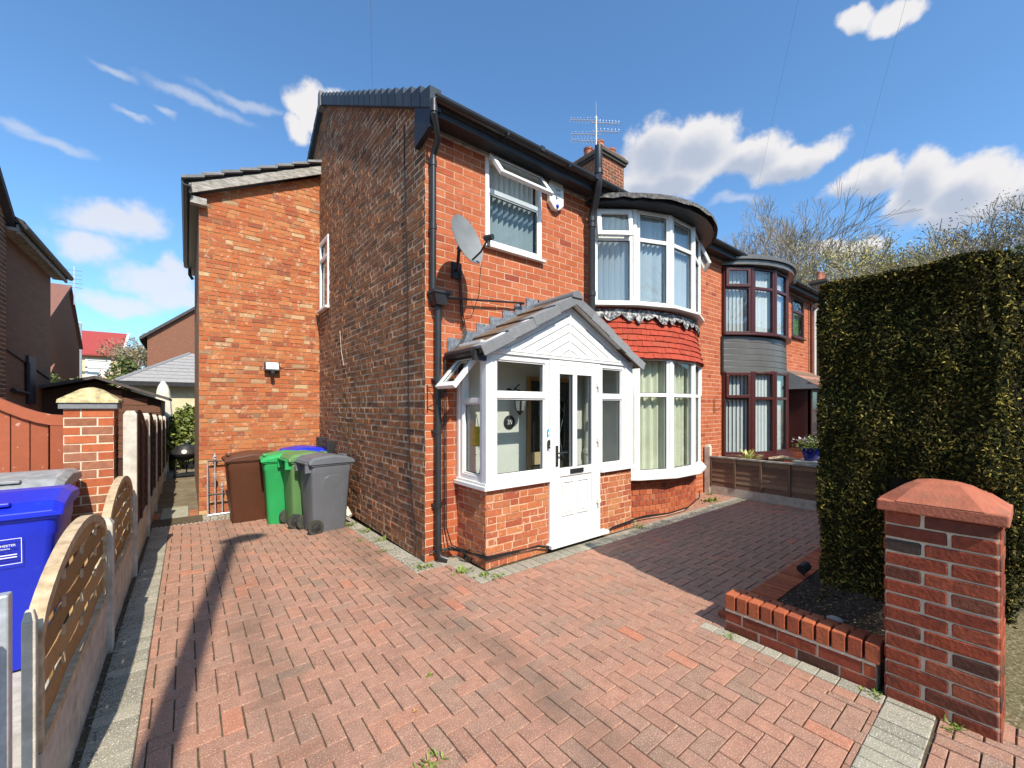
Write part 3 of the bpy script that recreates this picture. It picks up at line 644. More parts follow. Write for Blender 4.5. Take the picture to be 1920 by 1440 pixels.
def bay(house, xm, fm, flip, bmats, skirt, tp):
    """two-storey bow: brick base, lower lights, hung skirt, upper lights, felt roof"""
    offs = [-1.45, -.93, -.34, .34, .93, 1.45]; ys = [YC, 3.72, 3.50, 3.50, 3.72, YC]
    P = [(xm + o, y) for o, y in zip(offs, ys)]
    lo = bpy.data.objects
    for lvl, (z0, z1, tr) in enumerate(((.69, 2.42, 1.86), (3.21, 4.60, 4.17))):
        m = MB()
        for (x, y) in P[1:-1]: m.lathe((x, y + .01, z0), [(.048, 0), (.048, z1 - z0)], 8)
        for (x, y) in (P[0], P[-1]): m.box(x - .03, x + .03, y - .06, y + .05, z0, z1)
        bw_ = m.build('bay_window', fm, house)
        s_ = MB()
        for off_, zz, h_ in ((.10, z0 - .04, .038), (.13 if lvl == 0 else .10, z0 - .085, .045)):
            q = []
            for i, (x, y) in enumerate(P):
                nx, ny = (x - xm) * .32, -1.0; l = math.hypot(nx, ny); q.append((x + nx/l*off_, y + ny/l*off_))
            s_.prism([(x, y, zz) for x, y in q] + [(P[-1][0], YC + .05, zz), (P[0][0], YC + .05, zz)], (0, 0, h_))
            if lvl == 1: break
        s_.build('sill', fm, bw_, bevel=.004)
        for i in range(5):
            a, b = Vector((*P[i], z0)), Vector((*P[i+1], z0)); d = (b - a); w = d.length - .07; u = d.normalized(); n = Vector((u.y, -u.x, 0))
            fr = Fr(a + u * .035, u, n)
            op = 0.
            if lvl == 1 and not flip and i == 0: op = .16
            if lvl == 1 and not flip and i == 4: op = .42
            bl, bmt, dr = bmats[lvl]
            kk = i if not flip else 4 - i
            if lvl == 0 and not flip: dr = True
            cl = None
            window_sub(fr, w, z1 - z0, bw_, fm, tr - z0, op, bl, bmt, dr, i)
        hd = MB(); hd.prism([(x, y, z1) for x, y in P], (0, 0, .02)); hd.build('head', fm, bw_)
    # brick base on the curve
    A = arc_pts(xm, 1.43, YC + .0, .53, 36)
    mb = MB(); mb.prism([(x, y, -.05) for x, y in [(p[0] + (xm - p[0]) * .004, p[1] + .006) for p in A]] + [(xm + 1.42, YC + .1, -.05), (xm - 1.42, YC + .1, -.05)], (0, 0, .655))
    wl = mb.build('bay_base_wall', M_mort_f, house)
    L = sum(math.dist(A[i], A[i+1]) for i in range(36)); n = int(L / .117)
    for row in range(7):
        z = .018 + row * .083
        Q = arc_pts(xm, 1.43, YC, .53, n)
        a_, b_ = (0, n) 
        for k in range(n):
            t0 = (k + (.5 if row % 2 else 0)); 
            def at(t):
                t = min(max(t, 0), n); i = min(int(t), n - 1); f = t - i; return Vector((Q[i][0] + (Q[i+1][0]-Q[i][0])*f, Q[i][1] + (Q[i+1][1]-Q[i][1])*f, 0))
            p, q = at(t0), at(t0 + 1); d = q - p
            if d.length < .03: continue
            u = d.normalized(); fr = Fr(p, u, (u.y, -u.x, 0)); w = d.length
            tp['brick'].add([(.005, z+.005), (w-.005, z+.005), (w-.005, z+.078), (.005, z+.078)], fr, .004, random.choice([M_front, M_front, M_front_d]), wl, chamfer=.004, proud=.006)
    # roof slab
    ro = MB(); q = []; rh, rd = (1.62, .86) if not flip else (1.53, .73)
    for (x, y) in arc_pts(xm, rh, YC - .02, rd, 14): q.append((x, y))
    ro.prism([(x, y, 4.62) for x, y in q], (0, 0, .10)); rf = ro.build('bay_roof', M_fascia if not flip else M_clad, house)
    ed = MB(); q2 = arc_pts(xm, rh + .05, YC - .02, rd + .05, 28)
    if not flip:
        top = [(x, y, 4.722 + random.uniform(-.004, .006)) for x, y in q2]; bot = [(x + random.uniform(-.006, .006), y - .012 + random.uniform(-.012, .006), 4.655 + random.uniform(-.018, .014)) for x, y in q2]
        ins = [(xm + (x-xm)*.8, YC - (YC - y)*.7, 4.80) for x, y in q2]
        n = len(q2); vs = top + bot + ins; fs = []
        for i in range(n-1): fs += [(i, i+1, n+i+1, n+i), (i+1, i, 2*n+i, 2*n+i+1)]
        ed.add(vs, fs); ed.build('felt_edge', M_felt, rf)
    else:
        ed.prism([(x, y, 4.722) for x, y in q2], (0, 0, .05)); ed.prism([(xm + (x-xm)*.93, YC - (YC-y)*.9, 4.772) for x, y in q2], (0, 0, .07)); ed.build('fascia', M_clad, rf)
    # skirt between the storeys
    if skirt == 'tile':
        core = MB(); n = 30
        lowr = arc_pts(xm, 1.50, YC, .66, n); topr = arc_pts(xm, 1.42, YC, .50, n); vs = [(x, y, 2.40) for x, y in lowr] + [(x, y, 3.18) for x, y in topr]
        core.add(vs, [(i, i+1, n+1+i+1, n+1+i) for i in range(n)] + [tuple(range(n+1))[::-1]]); sk = core.build('bay_skirt', M_tile_red, house)
        rows = 8
        for r in range(rows):
            f0 = r / rows; f1 = (r + 1.45) / rows
            def ring_(f, out): 
                f = min(f, 1); fl = (1 - f) ** 1.6
                return 1.42 + .085 * fl + out, .50 + .16 * fl + out, 2.40 + .72 * f
            h0, d0, z0 = ring_(f0, .030); h1, d1, z1 = ring_(f1, .004)
            nt_ = 21; lo_ = arc_pts(xm, h0, YC, d0, nt_ * 2); up_ = arc_pts(xm, h1, YC, d1, nt_ * 2)
            for k in range(nt_ + 1):
                i0 = 2 * k - (r % 2); i1 = min(i0 + 2, nt_ * 2); i0 = max(i0, 0)
                if i1 <= i0: continue
                dz = random.uniform(-.007, .004); ou = random.uniform(0, .006)
                a = Vector((*lo_[i0], z0 + dz)); b = Vector((*lo_[i1], z0 + dz + random.uniform(-.003, .003))); c = Vector((*up_[i1], z1)); d = Vector((*up_[i0], z1))
                nn = (b - a).cross(d - a).normalized()
                if nn.y > 0: nn = -nn
                e = (b - a).normalized() * .0018; a, d, b, c = a + e, d + e, b - e, c - e
                a, b = a + nn * ou, b + nn * ou
                vs = [a, b, c, d] + [p + nn * .015 for p in (a, b, c, d)]
                tp['tile'].items.append((px_area(vs[4:]), vs, [(4,5,6,7),(0,4,7,3),(1,2,6,5),(0,1,5,4),(3,7,6,2)], M_tile_red, sk))
        # dressed lead flashing with scalloped lower edge, paint peeling
        fl = MB(); n = 120; t_ = arc_pts(xm, 1.45, YC, .56, n); b_ = arc_pts(xm, 1.475, YC, .585, n)
        top = [(x, y, 3.135) for x, y in t_]; mid = [(x, y, 3.075) for x, y in b_]
        ph = 0; bot = []
        for i, (x, y) in enumerate(b_):
            s = abs(math.sin(i * math.pi / 7.6 + .6 * math.sin(i * .23))) ; bot.append((x, y - .026, 3.06 - .14 * s ** .6 * (.75 + .3 * math.sin(i * .31))))
        N = n + 1; fl.add(top + mid + bot, [(i, i+1, N+i+1, N+i) for i in range(n)] + [(N+i, N+i+1, 2*N+i+1, 2*N+i) for i in range(n)])
        fl.build('flashing', M_flash, house)
    else:
        # planked metal-grey cladding
        core = MB(); n = 24; rr = arc_pts(xm, 1.44, YC, .55, n)
        core.prism([(x, y, 2.41) for x, y in rr], (0, 0, .74)); sk = core.build('bay_skirt', M_clad, house)
        for r in range(6):
            z = 2.40 + r * .127; f = 1 - r / 6; o = .03 + .02 * f
            a = arc_pts(xm, 1.44 + o, YC, .55 + o, n); b = arc_pts(xm, 1.44 + o - .012, YC, .55 + o - .012, n)
            bd_ = MB(); N = n + 1; vs = [(x, y, z) for x, y in a] + [(x, y, z + .108) for x, y in a] + [(x, y, z + .122) for x, y in b]
            bd_.add(vs, [(i, i+1, N+i+1, N+i) for i in range(n)] + [(N+i, N+i+1, 2*N+i+1, 2*N+i) for i in range(n)]); bd_.build('plank', M_clad, sk, smooth=False)
        e = MB(); 
        for x in (xm - 1.5, xm + 1.5): e.box(x - .03, x + .03, YC - .05, YC, 2.38, 3.14)
        e.build('trim', M_black, sk)
def window_sub(fr, w, h, wo, fm, tr, op, bl, bmt, dr, idx):
    """one facet of a bow window; everything is a sub-part of the bay window"""
    fw = .045; f = MB(); f.ring(fr, 0, w, 0, h, fw, -.05, .02); f.lbox(fr, fw, w - fw, -.05, .02, tr - .028, tr + .028); f.build('frame', fm, wo, bevel=.003)
    for (c, d, top) in ((fw, tr - .028, 0), (tr + .028, h - fw, 1)):
        if top and (op or idx in (0, 4)):
            sf = Fr(fr.pt(fw - .02, .024, d + .02), fr.u, fr.n).tilt(-max(op, .001)); ww, hh_ = w - 2*fw + .04, d - c + .04
            sm = MB(); sm.ring(sf, 0, ww, -hh_, 0, .06, 0, .04); sm.build('sash', fm, wo, bevel=.003)
            gm = MB(); gm.lbox(sf, .05, ww - .05, .014, .02, -hh_ + .05, -.05); gm.build('pane', G_clear, wo)
        else:
            gm = MB(); gm.lbox(fr, fw, w - fw, -.016, -.010, c, d); gm.build('pane', G_clear, wo)
            gk = MB(); gk.ring(fr, fw, w - fw, c, d, .007, -.009, .0); gk.build('gasket', M_gasket, wo)
    b = MB(); bd = .10
    if dr:
        n = int(w / .018); A = [(.0 + w * i / n) for i in range(n + 1)]; q = lambda u: -bd - .03 - .03 * math.sin(u * 2*math.pi/.12 + idx + .8*math.sin(u*11))
        for u, u2 in zip(A, A[1:]): b.add([fr.pt(u, q(u), .03), fr.pt(u2, q(u2), .03), fr.pt(u2, q(u2), h - .02), fr.pt(u, q(u), h - .02)], [(0, 1, 2, 3)])
        b.build('curtain', bmt, wo, smooth=True)
    else:
        u = .03; k = 0
        while u < w:
            an, bw = bl; c_, s_ = math.cos(an) * bw / 2, math.sin(an) * bw / 2
            b.add([fr.pt(u - c_, -bd - s_, .04), fr.pt(u + c_, -bd + s_, .04), fr.pt(u + c_, -bd + s_, h), fr.pt(u - c_, -bd - s_, h)], [(0, 1, 2, 3)]); u += .085
        b.build('blind', bmt, wo)

# ------------------------------------------------------------------ our house (semi with the white bay)
XP = 8.2                      # party line
WT = 4.72                     # wall top
RIDGE_Y, RIDGE_Z, EAVE_Y, EAVE_Z = 8.25, 7.42, 3.84, 4.86
SL = (RIDGE_Z - EAVE_Z) / (RIDGE_Y - EAVE_Y); SLB = .66; BACK_Y = 11.5
house = thing('semi_detached_house', 'red brick semi-detached house with a white bow window and a gabled white porch', 'house', (XC, YC, 0))
pc = {'brick': Pieces('brick', house, 300), 'tile': Pieces('tile', house, 299)}
PB = pc['brick']
frF = Fr((XC, YC, 0), (1, 0, 0), (0, -1, 0))
xb = 6.17
W_u0, W_u1, W_z0, W_z1 = 2.80 - XC, 3.70 - XC, 3.62, 4.72
brick_wall(PB, 'front_wall', house, frF, XP - XC, WT, [M_front] * 12 + [M_front_d], M_mort_f,
           holes=[(W_u0, W_u1, W_z0, W_z1), (xb - 1.42 - XC, xb + 1.42 - XC, -.1, 4.70), (2.46 - XC, 4.82 - XC, -.1, 2.24)], bond='stretcher', L=.238, course=.0835, thick=.22, skin=.0015, joint=.0105, jit=.001, bias=1., chf=.0012, su0=.22)
# side wall: brown common bricks, gable top follows the roof
frS = Fr((XC, 12.0, 0), (0, -1, 0), (-1, 0, 0))      # u runs towards the camera
ulen = 12.0 - YC
topclip = [(SL * 1.0, -1.0, EAVE_Z - .06 + SL * (12.0 - EAVE_Y) * 1.0 - 0.0)]
# v <= EAVE_Z-.06 + SL*(Y-EAVE_Y), Y = 12-u   ->  c - SL*u - v >= 0
c1 = (-SL, -1.0, EAVE_Z - .05 + SL * (12.0 - EAVE_Y))
# v <= RIDGE - SLB*(Y-RIDGE_Y)
c2 = (SLB, -1.0, RIDGE_Z - .05 - SLB * (12.0 - RIDGE_Y))
sw_u0, sw_u1 = 12 - 8.52, 12 - 7.92
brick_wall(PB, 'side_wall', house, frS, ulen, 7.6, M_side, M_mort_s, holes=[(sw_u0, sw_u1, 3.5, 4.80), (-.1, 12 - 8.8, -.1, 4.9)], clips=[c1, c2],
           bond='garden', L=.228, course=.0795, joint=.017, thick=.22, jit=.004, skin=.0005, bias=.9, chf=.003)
# rear extension, faces the street behind the bins
YE = 8.6
frE = Fr((.16, YE, -.12), (1, 0, 0), (0, -1, 0))
brick_wall(PB, 'extension_wall', house, frE, XC - .16, 6.5, M_ext, M_mort_e, clips=[(.5, -1.0, 5.19 + .12)], bond='mixed', L=.232, course=.0765, joint=.012, thick=.22, jit=.003, skin=.002, bias=1.4, chf=.002)
frE2 = Fr((.16, 13.4, -.12), (0, -1, 0), (-1, 0, 0))
g = MB(); g.box(.161, .38, YE + .22, 13.4, -.3, 5.2); g.build('extension_wall', M_ext, house)
# shell: back, party side, floors (keeps the rooms dark)
g = MB(); g.box(XC + .22, XP, 11.3, 11.5, -.3, 5.0); g.box(XP - .05, XP, YC + .3, 11.3, 0, 4.9); g.box(XC + .22, XP - .05, YC + .22, 11.3, 2.48, 2.60)
g.box(XC + .22, XP - .05, YC + .0, 11.3, 4.66, 4.70); g.box(xb - 1.0, xb + 1.0, 3.80, YC + .25, 2.5, 2.58); g.box(.4, XC, 13.2, 13.4, -.3, 5.1)
g.box(XC + .22, XP, 6.5, 6.6, 0, 2.48); g.box(XC + .22, XP, 6.5, 6.6, 2.6, 4.66)
g.build('inner_shell', M_white_o, house)
def roof_part(house, x0, x1):
    g = MB(); th = .10
    f = [(EAVE_Y, EAVE_Z), (RIDGE_Y, RIDGE_Z), (BACK_Y + .2, RIDGE_Z - SLB * (BACK_Y + .2 - RIDGE_Y))]
    pr_ = f + [(f[2][0], f[2][1] - th), (RIDGE_Y, RIDGE_Z - th), (EAVE_Y, EAVE_Z - th)]
    g.prism([(x0, y, z) for y, z in pr_], (x1 - x0, 0, 0))
    r = g.build('roof', M_roof, house)
    k = 0; 
    for i in range(12):                       # courses of slates as overlapping strips
        a = i / 12; b = (i + 1) / 12
        y0 = EAVE_Y + (RIDGE_Y - EAVE_Y) * a; y1 = EAVE_Y + (RIDGE_Y - EAVE_Y) * b
        z0 = EAVE_Z + SL * (y0 - EAVE_Y); z1 = EAVE_Z + SL * (y1 - EAVE_Y)
        s_ = MB(); s_.prism([(x0 + .03, y0 - .02, z0 + .005), (x0 + .03, y1, z1 + .005), (x0 + .03, y1, z1 + .012), (x0 + .03, y0 - .02, z0 + .03)], (x1 - x0 - .06, 0, 0)); s_.build('slate_course', M_roof, r)
    g = MB(); g.tube([(x0, RIDGE_Y, RIDGE_Z + .0), (x1, RIDGE_Y, RIDGE_Z)], .10, 10); g.build('ridge', M_roof, r)
    return r
roof = roof_part(house, XC - .055, XP)
# verge caps, stepped like saw teeth up the gable
n = 20
for i in range(n):
    a, b = i / n, (i + 1.06) / n
    y0 = EAVE_Y - .02 + (RIDGE_Y - EAVE_Y) * a; y1 = EAVE_Y - .02 + (RIDGE_Y - EAVE_Y) * b; z0 = EAVE_Z + SL * (y0 - EAVE_Y); z1 = EAVE_Z + SL * (y1 - EAVE_Y)
    g = MB(); lift = .085; sag = .035 * math.sin(a * 9)
    g.prism([(XC - .085, y0, z0 - .125), (XC - .085, y1, z1 - .125), (XC - .085, y1, z1 + .015), (XC - .085, y0, z0 + .015 + lift)], (.13, 0, 0)); g.build('verge_cap', M_verge, roof)
for i in range(14):
    a, b = i / 14, (i + 1.05) / 14; L_ = BACK_Y + .1 - RIDGE_Y
    y0 = RIDGE_Y + L_ * (1 - b); y1 = RIDGE_Y + L_ * (1 - a); z0 = RIDGE_Z - SLB * (y0 - RIDGE_Y); z1 = RIDGE_Z - SLB * (y1 - RIDGE_Y)
    g = MB(); g.prism([(XC - .085, y0, z0 - .12), (XC - .085, y1, z1 - .12), (XC - .085, y1, z1 + .05), (XC - .085, y0, z0 + .012)], (.13, 0, 0)); g.build('verge_cap', M_verge, roof)
g = MB(); g.prism([(XC - .10, RIDGE_Y - .1, RIDGE_Z - .2), (XC - .10, RIDGE_Y + .1, RIDGE_Z - .2), (XC - .10, RIDGE_Y + .06, RIDGE_Z + .10), (XC - .10, RIDGE_Y - .06, RIDGE_Z + .10)], (.18, 0, 0)); g.build('ridge_end', M_tile_grey, roof)
# eaves: soffit, fascia, gutter, corner box end
def eaves(house, x0, x1, endbox):
    g = MB(); g.box(x0, x1, 3.87, YC, 4.700, 4.722); e = g.build('soffit', M_fascia, house)
    g = MB(); g.box(x0, x1, 3.85, 3.87, 4.69, 4.87); g.build('fascia', M_fascia, house)
    g = MB(); g.box(x0 + .05, x1, YC - .045, YC - .006, 4.665, 4.70); g.build('soffit_bead', M_board, house)
    g = MB(); n = 8; pts = [(3.785 - .058 * math.cos(math.pi * k / n), 4.835 - .058 * math.sin(math.pi * k / n)) for k in range(n + 1)]; ip = [(3.785 - .052 * math.cos(math.pi * k / n), 4.838 - .052 * math.sin(math.pi * k / n)) for k in range(n + 1)][::-1]
    loop = pts + ip; g.prism([(x0, y, z) for y, z in loop], (x1 - x0, 0, 0)); gu = g.build('gutter', M_black, house)
    g = MB(); x = x0 + .9
    while x < x1 - .6: g.box(x - .012, x + .012, 3.722, 3.85, 4.768, 4.80); g.box(x + .5, x + .56, 3.722, 3.73, 4.79, 4.85); x += 1.0
    g.build('bracket', M_black, gu, kind='stuff')
    if endbox:
        g = MB(); g.prism([(x0 - .02, 3.86, 4.56), (x0 - .02, YC + .12, 4.50), (x0 - .02, YC + .12, 4.98), (x0 - .02, 3.83, 4.84)], (.06, 0, 0)); g.build('box_end', M_fascia, house)
eaves(house, XC - .05, XP, True)
# gable side window, seen edge on
frw = Fr((XC, 8.52, 3.5), (0, -1, 0), (-1, 0, 0))
window(frw, .60, 1.30, house, M_white, trans=.95, d0=-.06, d1=.03)
# first-floor window with the open obscured top light
frw = Fr((2.80, YC, W_z0), (1, 0, 0), (0, -1, 0))
window(frw, .90, W_z1 - W_z0 - .004, house, M_white, trans=.66, openlight=.62, glass=G_frost, blind=.85, bmat=M_blind, bd=.10, bw=.088, topglass=G_frost)
bay(house, xb, M_white, False, {0: ((.3, .085), M_curtain, True), 1: ((.75, .09), M_blind_b, False)}, 'tile', pc)

# downpipes with their collars
def pipe(path, r, name, parent, m=M_black, collars=(), n=12):
    g = MB(); g.tube(path, r, n)
    for c in collars:
        p, d = Vector(c[0]), Vector(c[1]).normalized(); g.tube([p - d * .03, p + d * .03], r * 1.17, n)
    return g.build(name, m, parent, smooth=True)
dx = 2.085
dp = pipe([(dx - .11, 3.80, 4.80), (dx - .11, 3.80, 4.66), (dx, 3.92, 4.50), (dx, 4.03, 4.38), (dx, 4.03, 2.85)], .034, 'downpipe', house,
     collars=[((dx - .11, 3.80, 4.70), (0, 0, 1)), ((dx, 4.03, 4.30), (0, 0, 1)), ((dx, 4.03, 3.62), (0, 0, 1))])
g = MB(); 
g.add([(2.05,3.93,2.90),(2.24,3.93,2.90),(2.24,4.09,2.90),(2.05,4.09,2.90),(2.09,3.95,2.775),(2.20,3.95,2.775),(2.20,4.09,2.775),(2.09,4.09,2.775)], [(0,1,2,3),(4,7,6,5),(0,4,5,1),(1,5,6,2),(2,6,7,3),(3,7,4,0)])
g.box(2.04, 2.25, 3.92, 4.09, 2.895, 2.925); g.build('hopper', M_black, dp)
dp2 = pipe([(2.145, 4.03, 2.80), (2.145, 4.03, .14), (2.155, 4.0, .06), (2.22, 3.95, .03)], .036, 'downpipe', house,
     collars=[((2.145, 4.03, 1.98), (0, 0, 1)), ((2.145, 4.03, 1.42), (0, 0, 1)), ((2.145, 4.03, .62), (0, 0, 1)), ((2.145, 4.03, .16), (0, 0, 1))])
g = MB(); g.tube([(2.15, 4.02, 1.86), (2.27, 4.0, 1.93), (2.40, 4.0, 1.98), (2.42, 4.0, 2.2)], .03, 10)
for z in (4.30, 3.62, 1.98, 1.42, .62): g.box(2.09, 2.13, 4.03, 4.09, z - .01, z + .01)
g.build('branch', M_black, dp2, smooth=True)
pipe([(2.23, 4.02, 2.875), (3.30, 4.02, 2.985), (3.335, 4.03, 2.985), (3.34, 4.09, 2.985)], .013, 'overflow_pipe', house, n=8, collars=[((3.32, 4.02, 2.986), (1, 0, 0))])
sp = pipe([(4.57, 3.97, 2.6), (4.57, 3.97, 4.40), (4.57, 3.92, 4.52), (4.50, 3.80, 4.70), (4.47, 3.76, 4.80), (4.47, 3.76, 5.28)], .052, 'soil_pipe', house,
     collars=[((4.57, 3.97, 4.36), (0, 0, 1)), ((4.57, 3.97, 4.28), (0, 0, 1)), ((4.57, 3.97, 3.3), (0, 0, 1)), ((4.47, 3.76, 4.92), (0, 0, 1))], n=14)
# chimney on the party wall
def chimney(house, x0, x1, y0, y1, z0, z1, bm, pots, pcb, cat=None):
    g = MB(); g.box(x0 + .004, x1 - .004, y0 + .004, y1 - .004, z0, z1 - .2); ch = g.build('chimney', M_mort_s, house)
    for fr, w in ((Fr((x0, y0, z0), (1,0,0), (0,-1,0)), x1 - x0), (Fr((x0, y1, z0), (0,-1,0), (-1,0,0)), y1 - y0)):
        r = 0; z = 0.
        while z < z1 - z0 - .24:
            u = -.11 * (r % 2)
            while u < w:
                a, b = max(u + .006, 0), min(u + .214, w)
                if b - a > .02: pcb.append(([(a, z + .006), (b, z + .006), (b, z + .07), (a, z + .07)], fr, bm, ch))
                u += .226
            z += .078; r += 1
    for k, (o, za) in enumerate(((.05, .24), (.085, .17), (.03, .09))):
        g = MB(); g.box(x0 - o, x1 + o, y0 - o, y1 + o, z1 - za, z1 - za + .068); g.build('corbel', M_sooty if k < 2 else M_chim, ch)
    for (x, y, h, r) in pots:
        g = MB(); g.lathe((x, y, z1 - .05), [(r * 1.08, 0), (r * .95, .03), (r * .86, h * .8), (r * .98, h * .84), (r * .98, h), (r * .7, h)], 14); g.build('chimney_pot', M_pot, ch, smooth=True)
    return ch
cb = []
chimney(house, 7.76, 8.60, 6.43, 7.42, 5.6, 7.92, M_chim, [(7.95, 6.65, .30, .11), (8.38, 6.65, .26, .12), (7.95, 7.02, .30, .12), (8.38, 7.02, .3, .11)], cb)
for poly, fr, m, ch in cb: PB.add(poly, fr, 0, m, ch, proud=.008, chamfer=.006)

# extension roof: bargeboard, tiles, gutter
g = MB(); x0 = .02; z0 = 5.19
g.prism([(.03, YE - .16, 5.12), (XC - .012, YE - .16, 5.12 + .5 * (XC - .042)), (XC - .012, YE - .16, 5.12 + .5 * (XC - .042) + .16), (.03, YE - .16, 5.28)], (0, .03, 0))
er = g.build('extension_roof', M_board, house)
g = MB(); g.prism([(-.04, YE - .13, 5.235), (XC - .012, YE - .13, 5.235 + .5 * (XC + .03)), (XC - .012, YE - .13, 5.30 + .5 * (XC + .03)), (-.04, YE - .13, 5.30)], (0, 4.9, 0)); g.build('roof_deck', M_fascia, er)
for i in range(8):
    a = -.07 + i * .262; b = min(a + .30, XC - .014); z = 5.31 + .5 * (a + .04)
    g = MB(); g.prism([(a, YE - .22 + random.uniform(-.012, .012), z + .012), (b, YE - .21, z + .012 + .5 * (b - a) - .035), (b, YE - .21, z + .022 + .5 * (b - a)), (a, YE - .22, z + .05 + random.uniform(0, .012))], (0, 4.9, 0)); g.build('tile_course', M_tile_grey, er)
g = MB(); n = 8; pts = [(-.0 - .062 * math.cos(math.pi*k/n), 5.235 - .062 * math.sin(math.pi*k/n)) for k in range(n+1)]; ip = [(-.0 - .055 * math.cos(math.pi*k/n), 5.238 - .055 * math.sin(math.pi*k/n)) for k in range(n+1)][::-1]
g.prism([(x, YE - .30, z) for x, z in pts + ip], (0, 5.0, 0)); g.box(.05, .16, YE - .12, 13.4, 5.04, 5.10); g.box(.04, .06, YE - .14, 13.4, 5.05, 5.27); eg = g.build('gutter', M_black, er)
g = MB(); g.box(.045, .26, YE - .14, YE - .01, 4.99, 5.10); g.build('box_end', M_board, er)
pipe([(.06, 13.0, 5.15), (.06, 13.0, 4.95), (.12, 13.0, 4.85)], .035, 'downpipe', er)

# ------------------------------------------------------------------ porch
XL, XR, YF = 2.407, 4.875, 3.495
# dwarf walls
for (a, b) in ((XL + .02, 3.30), (4.19, XR)):
    fr = Fr((a, YF + .03, 0), (1, 0, 0), (0, -1, 0))
    brick_wall(PB, 'porch_wall', house, fr, b - a, .82, su0=.1 if a < 3 else 0., mb_=M_porch, mm=M_mort_f, bond='mixed', L=.232, course=.0765, joint=.014, thick=.1, jit=.003, chf=.0025, skin=.002, bias=1.5)
fr = Fr((XL + .02, YC, 0), (0, -1, 0), (-1, 0, 0))
brick_wall(PB, 'porch_wall', house, fr, YC - YF - .03, .82, M_porch, M_mort_f, bond='mixed', L=.232, course=.0765, joint=.014, thick=.1, jit=.003, chf=.0025, skin=.002, bias=1.6)
g = MB(); g.box(XR - .1, XR - .002, YF + .135, YC, 0, .82); g.build('porch_wall', M_porch, house)
g = MB(); g.box(XL + .12, XR - .1, YF + .13, YC - .01, -.02, .10); g.build('porch_floor', M_flag, house)
# sills
g = MB(); g.box(XL - .035, 3.30, YF - .03, YF + .12, .82, .862); g.box(XL - .035, XL + .12, YF + .12, YC - .005, .82, .862); g.box(XL - .01, 3.30, YF - .005, YF + .12, .862, .89); g.box(XL - .01, XL + .12, YF + .12, YC - .005, .862, .89)
g.build('porch_sill', M_white, house, bevel=.004)
g = MB(); g.box(4.19, XR + .02, YF - .03, YF + .12, .835, .88); g.build('porch_sill', M_white, house, bevel=.004)
Z0 = .89; ZH = 2.24
pf = MB()
for (x0, x1) in ((XL, XL + .085), (XR - .16, XR)): pf.box(x0, x1, YF, YF + .085, Z0 - .005, ZH)
pf.box(XL, XL + .07, YC - .06, YC - .008, Z0, ZH)
pf.box(XL - .004, XR + .004, YF - .006, YF + .09, ZH, ZH + .05)
pf.box(XL - .004, XL + .08, YF + .09, YC - .01, ZH, ZH + .14); pf.box(XR - .06, XR + .004, YF + .09, YC - .01, Z0, ZH + .14)
porch = pf.build('porch_frame', M_white, house, bevel=.004)
# left light
window(Fr((XL + .085, YF + .05, Z0), (1, 0, 0), (0, -1, 0)), 3.30 - XL - .085, ZH - Z0, house, M_white, trans=.915, sill=False, fw=.06, name='porch_window', d1=.035)
# right light
window(Fr((4.195, YF + .05, .88), (1, 0, 0), (0, -1, 0)), XR - .16 - 4.195, ZH - .88, house, M_white, trans=.93, sill=False, fw=.055, name='porch_window', d1=.035)
# side light with the open top sash
window(Fr((XL + .05, YC - .06, Z0), (0, -1, 0), (-1, 0, 0)), YC - YF - .145, ZH - Z0, house, M_white, trans=.86, sill=False, openlight=.72, fw=.055, name='porch_window', d1=.035)
# door
dfr = Fr((3.30, YF + .03, .10), (1, 0, 0), (0, -1, 0)); dw, dh = .89, 2.13
g = MB(); g.ring(dfr, 0, dw, -.005, dh, .058, -.06, .03); g.build('door_frame', M_white, house, bevel=.004)
lf = dfr.sub(.062, .0, .055); lw, lh = dw - .124, dh - .115
g = MB(); st = .10
g.lbox(lf, 0, st, -.04, .028, 0, lh); g.lbox(lf, lw - st, lw, -.04, .028, 0, lh); g.lbox(lf, st, lw - st, -.04, .028, 0, .17); g.lbox(lf, st, lw - st, -.04, .028, lh - .10, lh)
g.lbox(lf, st, lw - st, -.04, .028, .70, .80); mx_ = lw / 2 - .02; g.lbox(lf, mx_ - .035, mx_ + .035, -.04, .028, .80, lh - .10)
g.lbox(lf, st, lw - st, -.03, .012, .17, .70)
door = g.build('porch_door', M_white, house, bevel=.003)
for (a, b) in ((st, mx_ - .035), (mx_ + .035, lw - st)):
    g = MB(); g.lbox(lf, a, b, -.01, -.004, .80, lh - .10); g.build('pane', G_clear, door)
    g = MB(); g.ring(lf, a, b, .80, lh - .10, .007, -.003, .010); g.build('gasket', M_gasket, door)
for (a, b) in ((st + .055, lw/2 - .03), (lw/2 + .03, lw - st - .055)):
    g = MB(); g.ring(lf, a, b, .225, .64, .018, .012, .026); g.lbox(lf, a + .04, b - .04, .012, .022, .265, .60); g.build('moulded_panel', M_white, door, bevel=.004)
g = MB(); g.lbox(lf, .27, .50, .028, .045, .725, .778); g.build('letterbox', M_black, door, bevel=.004)
g = MB(); g.lbox(lf, .030, .062, .028, .042, .83, 1.07); g.tube([lf.pt(.046, .04, .985), lf.pt(.046, .085, .985), lf.pt(.17, .085, .99)], .009, 8); g.build('handle', M_black, door, smooth=True)
for z in (.30, 1.08, 1.78):
    g = MB(); g.lbox(lf, lw - .015, lw + .05, .028, .05, z, z + .05); g.tube([lf.pt(lw + .015, .045, z - .05), lf.pt(lw + .015, .045, z + .06)], .010, 8); g.build('hinge', M_white_o, door)
g = MB(); g.box(3.26, 4.28, YF - .075, YF + .06, .055, .098); g.build('threshold', M_white, door, bevel=.004)
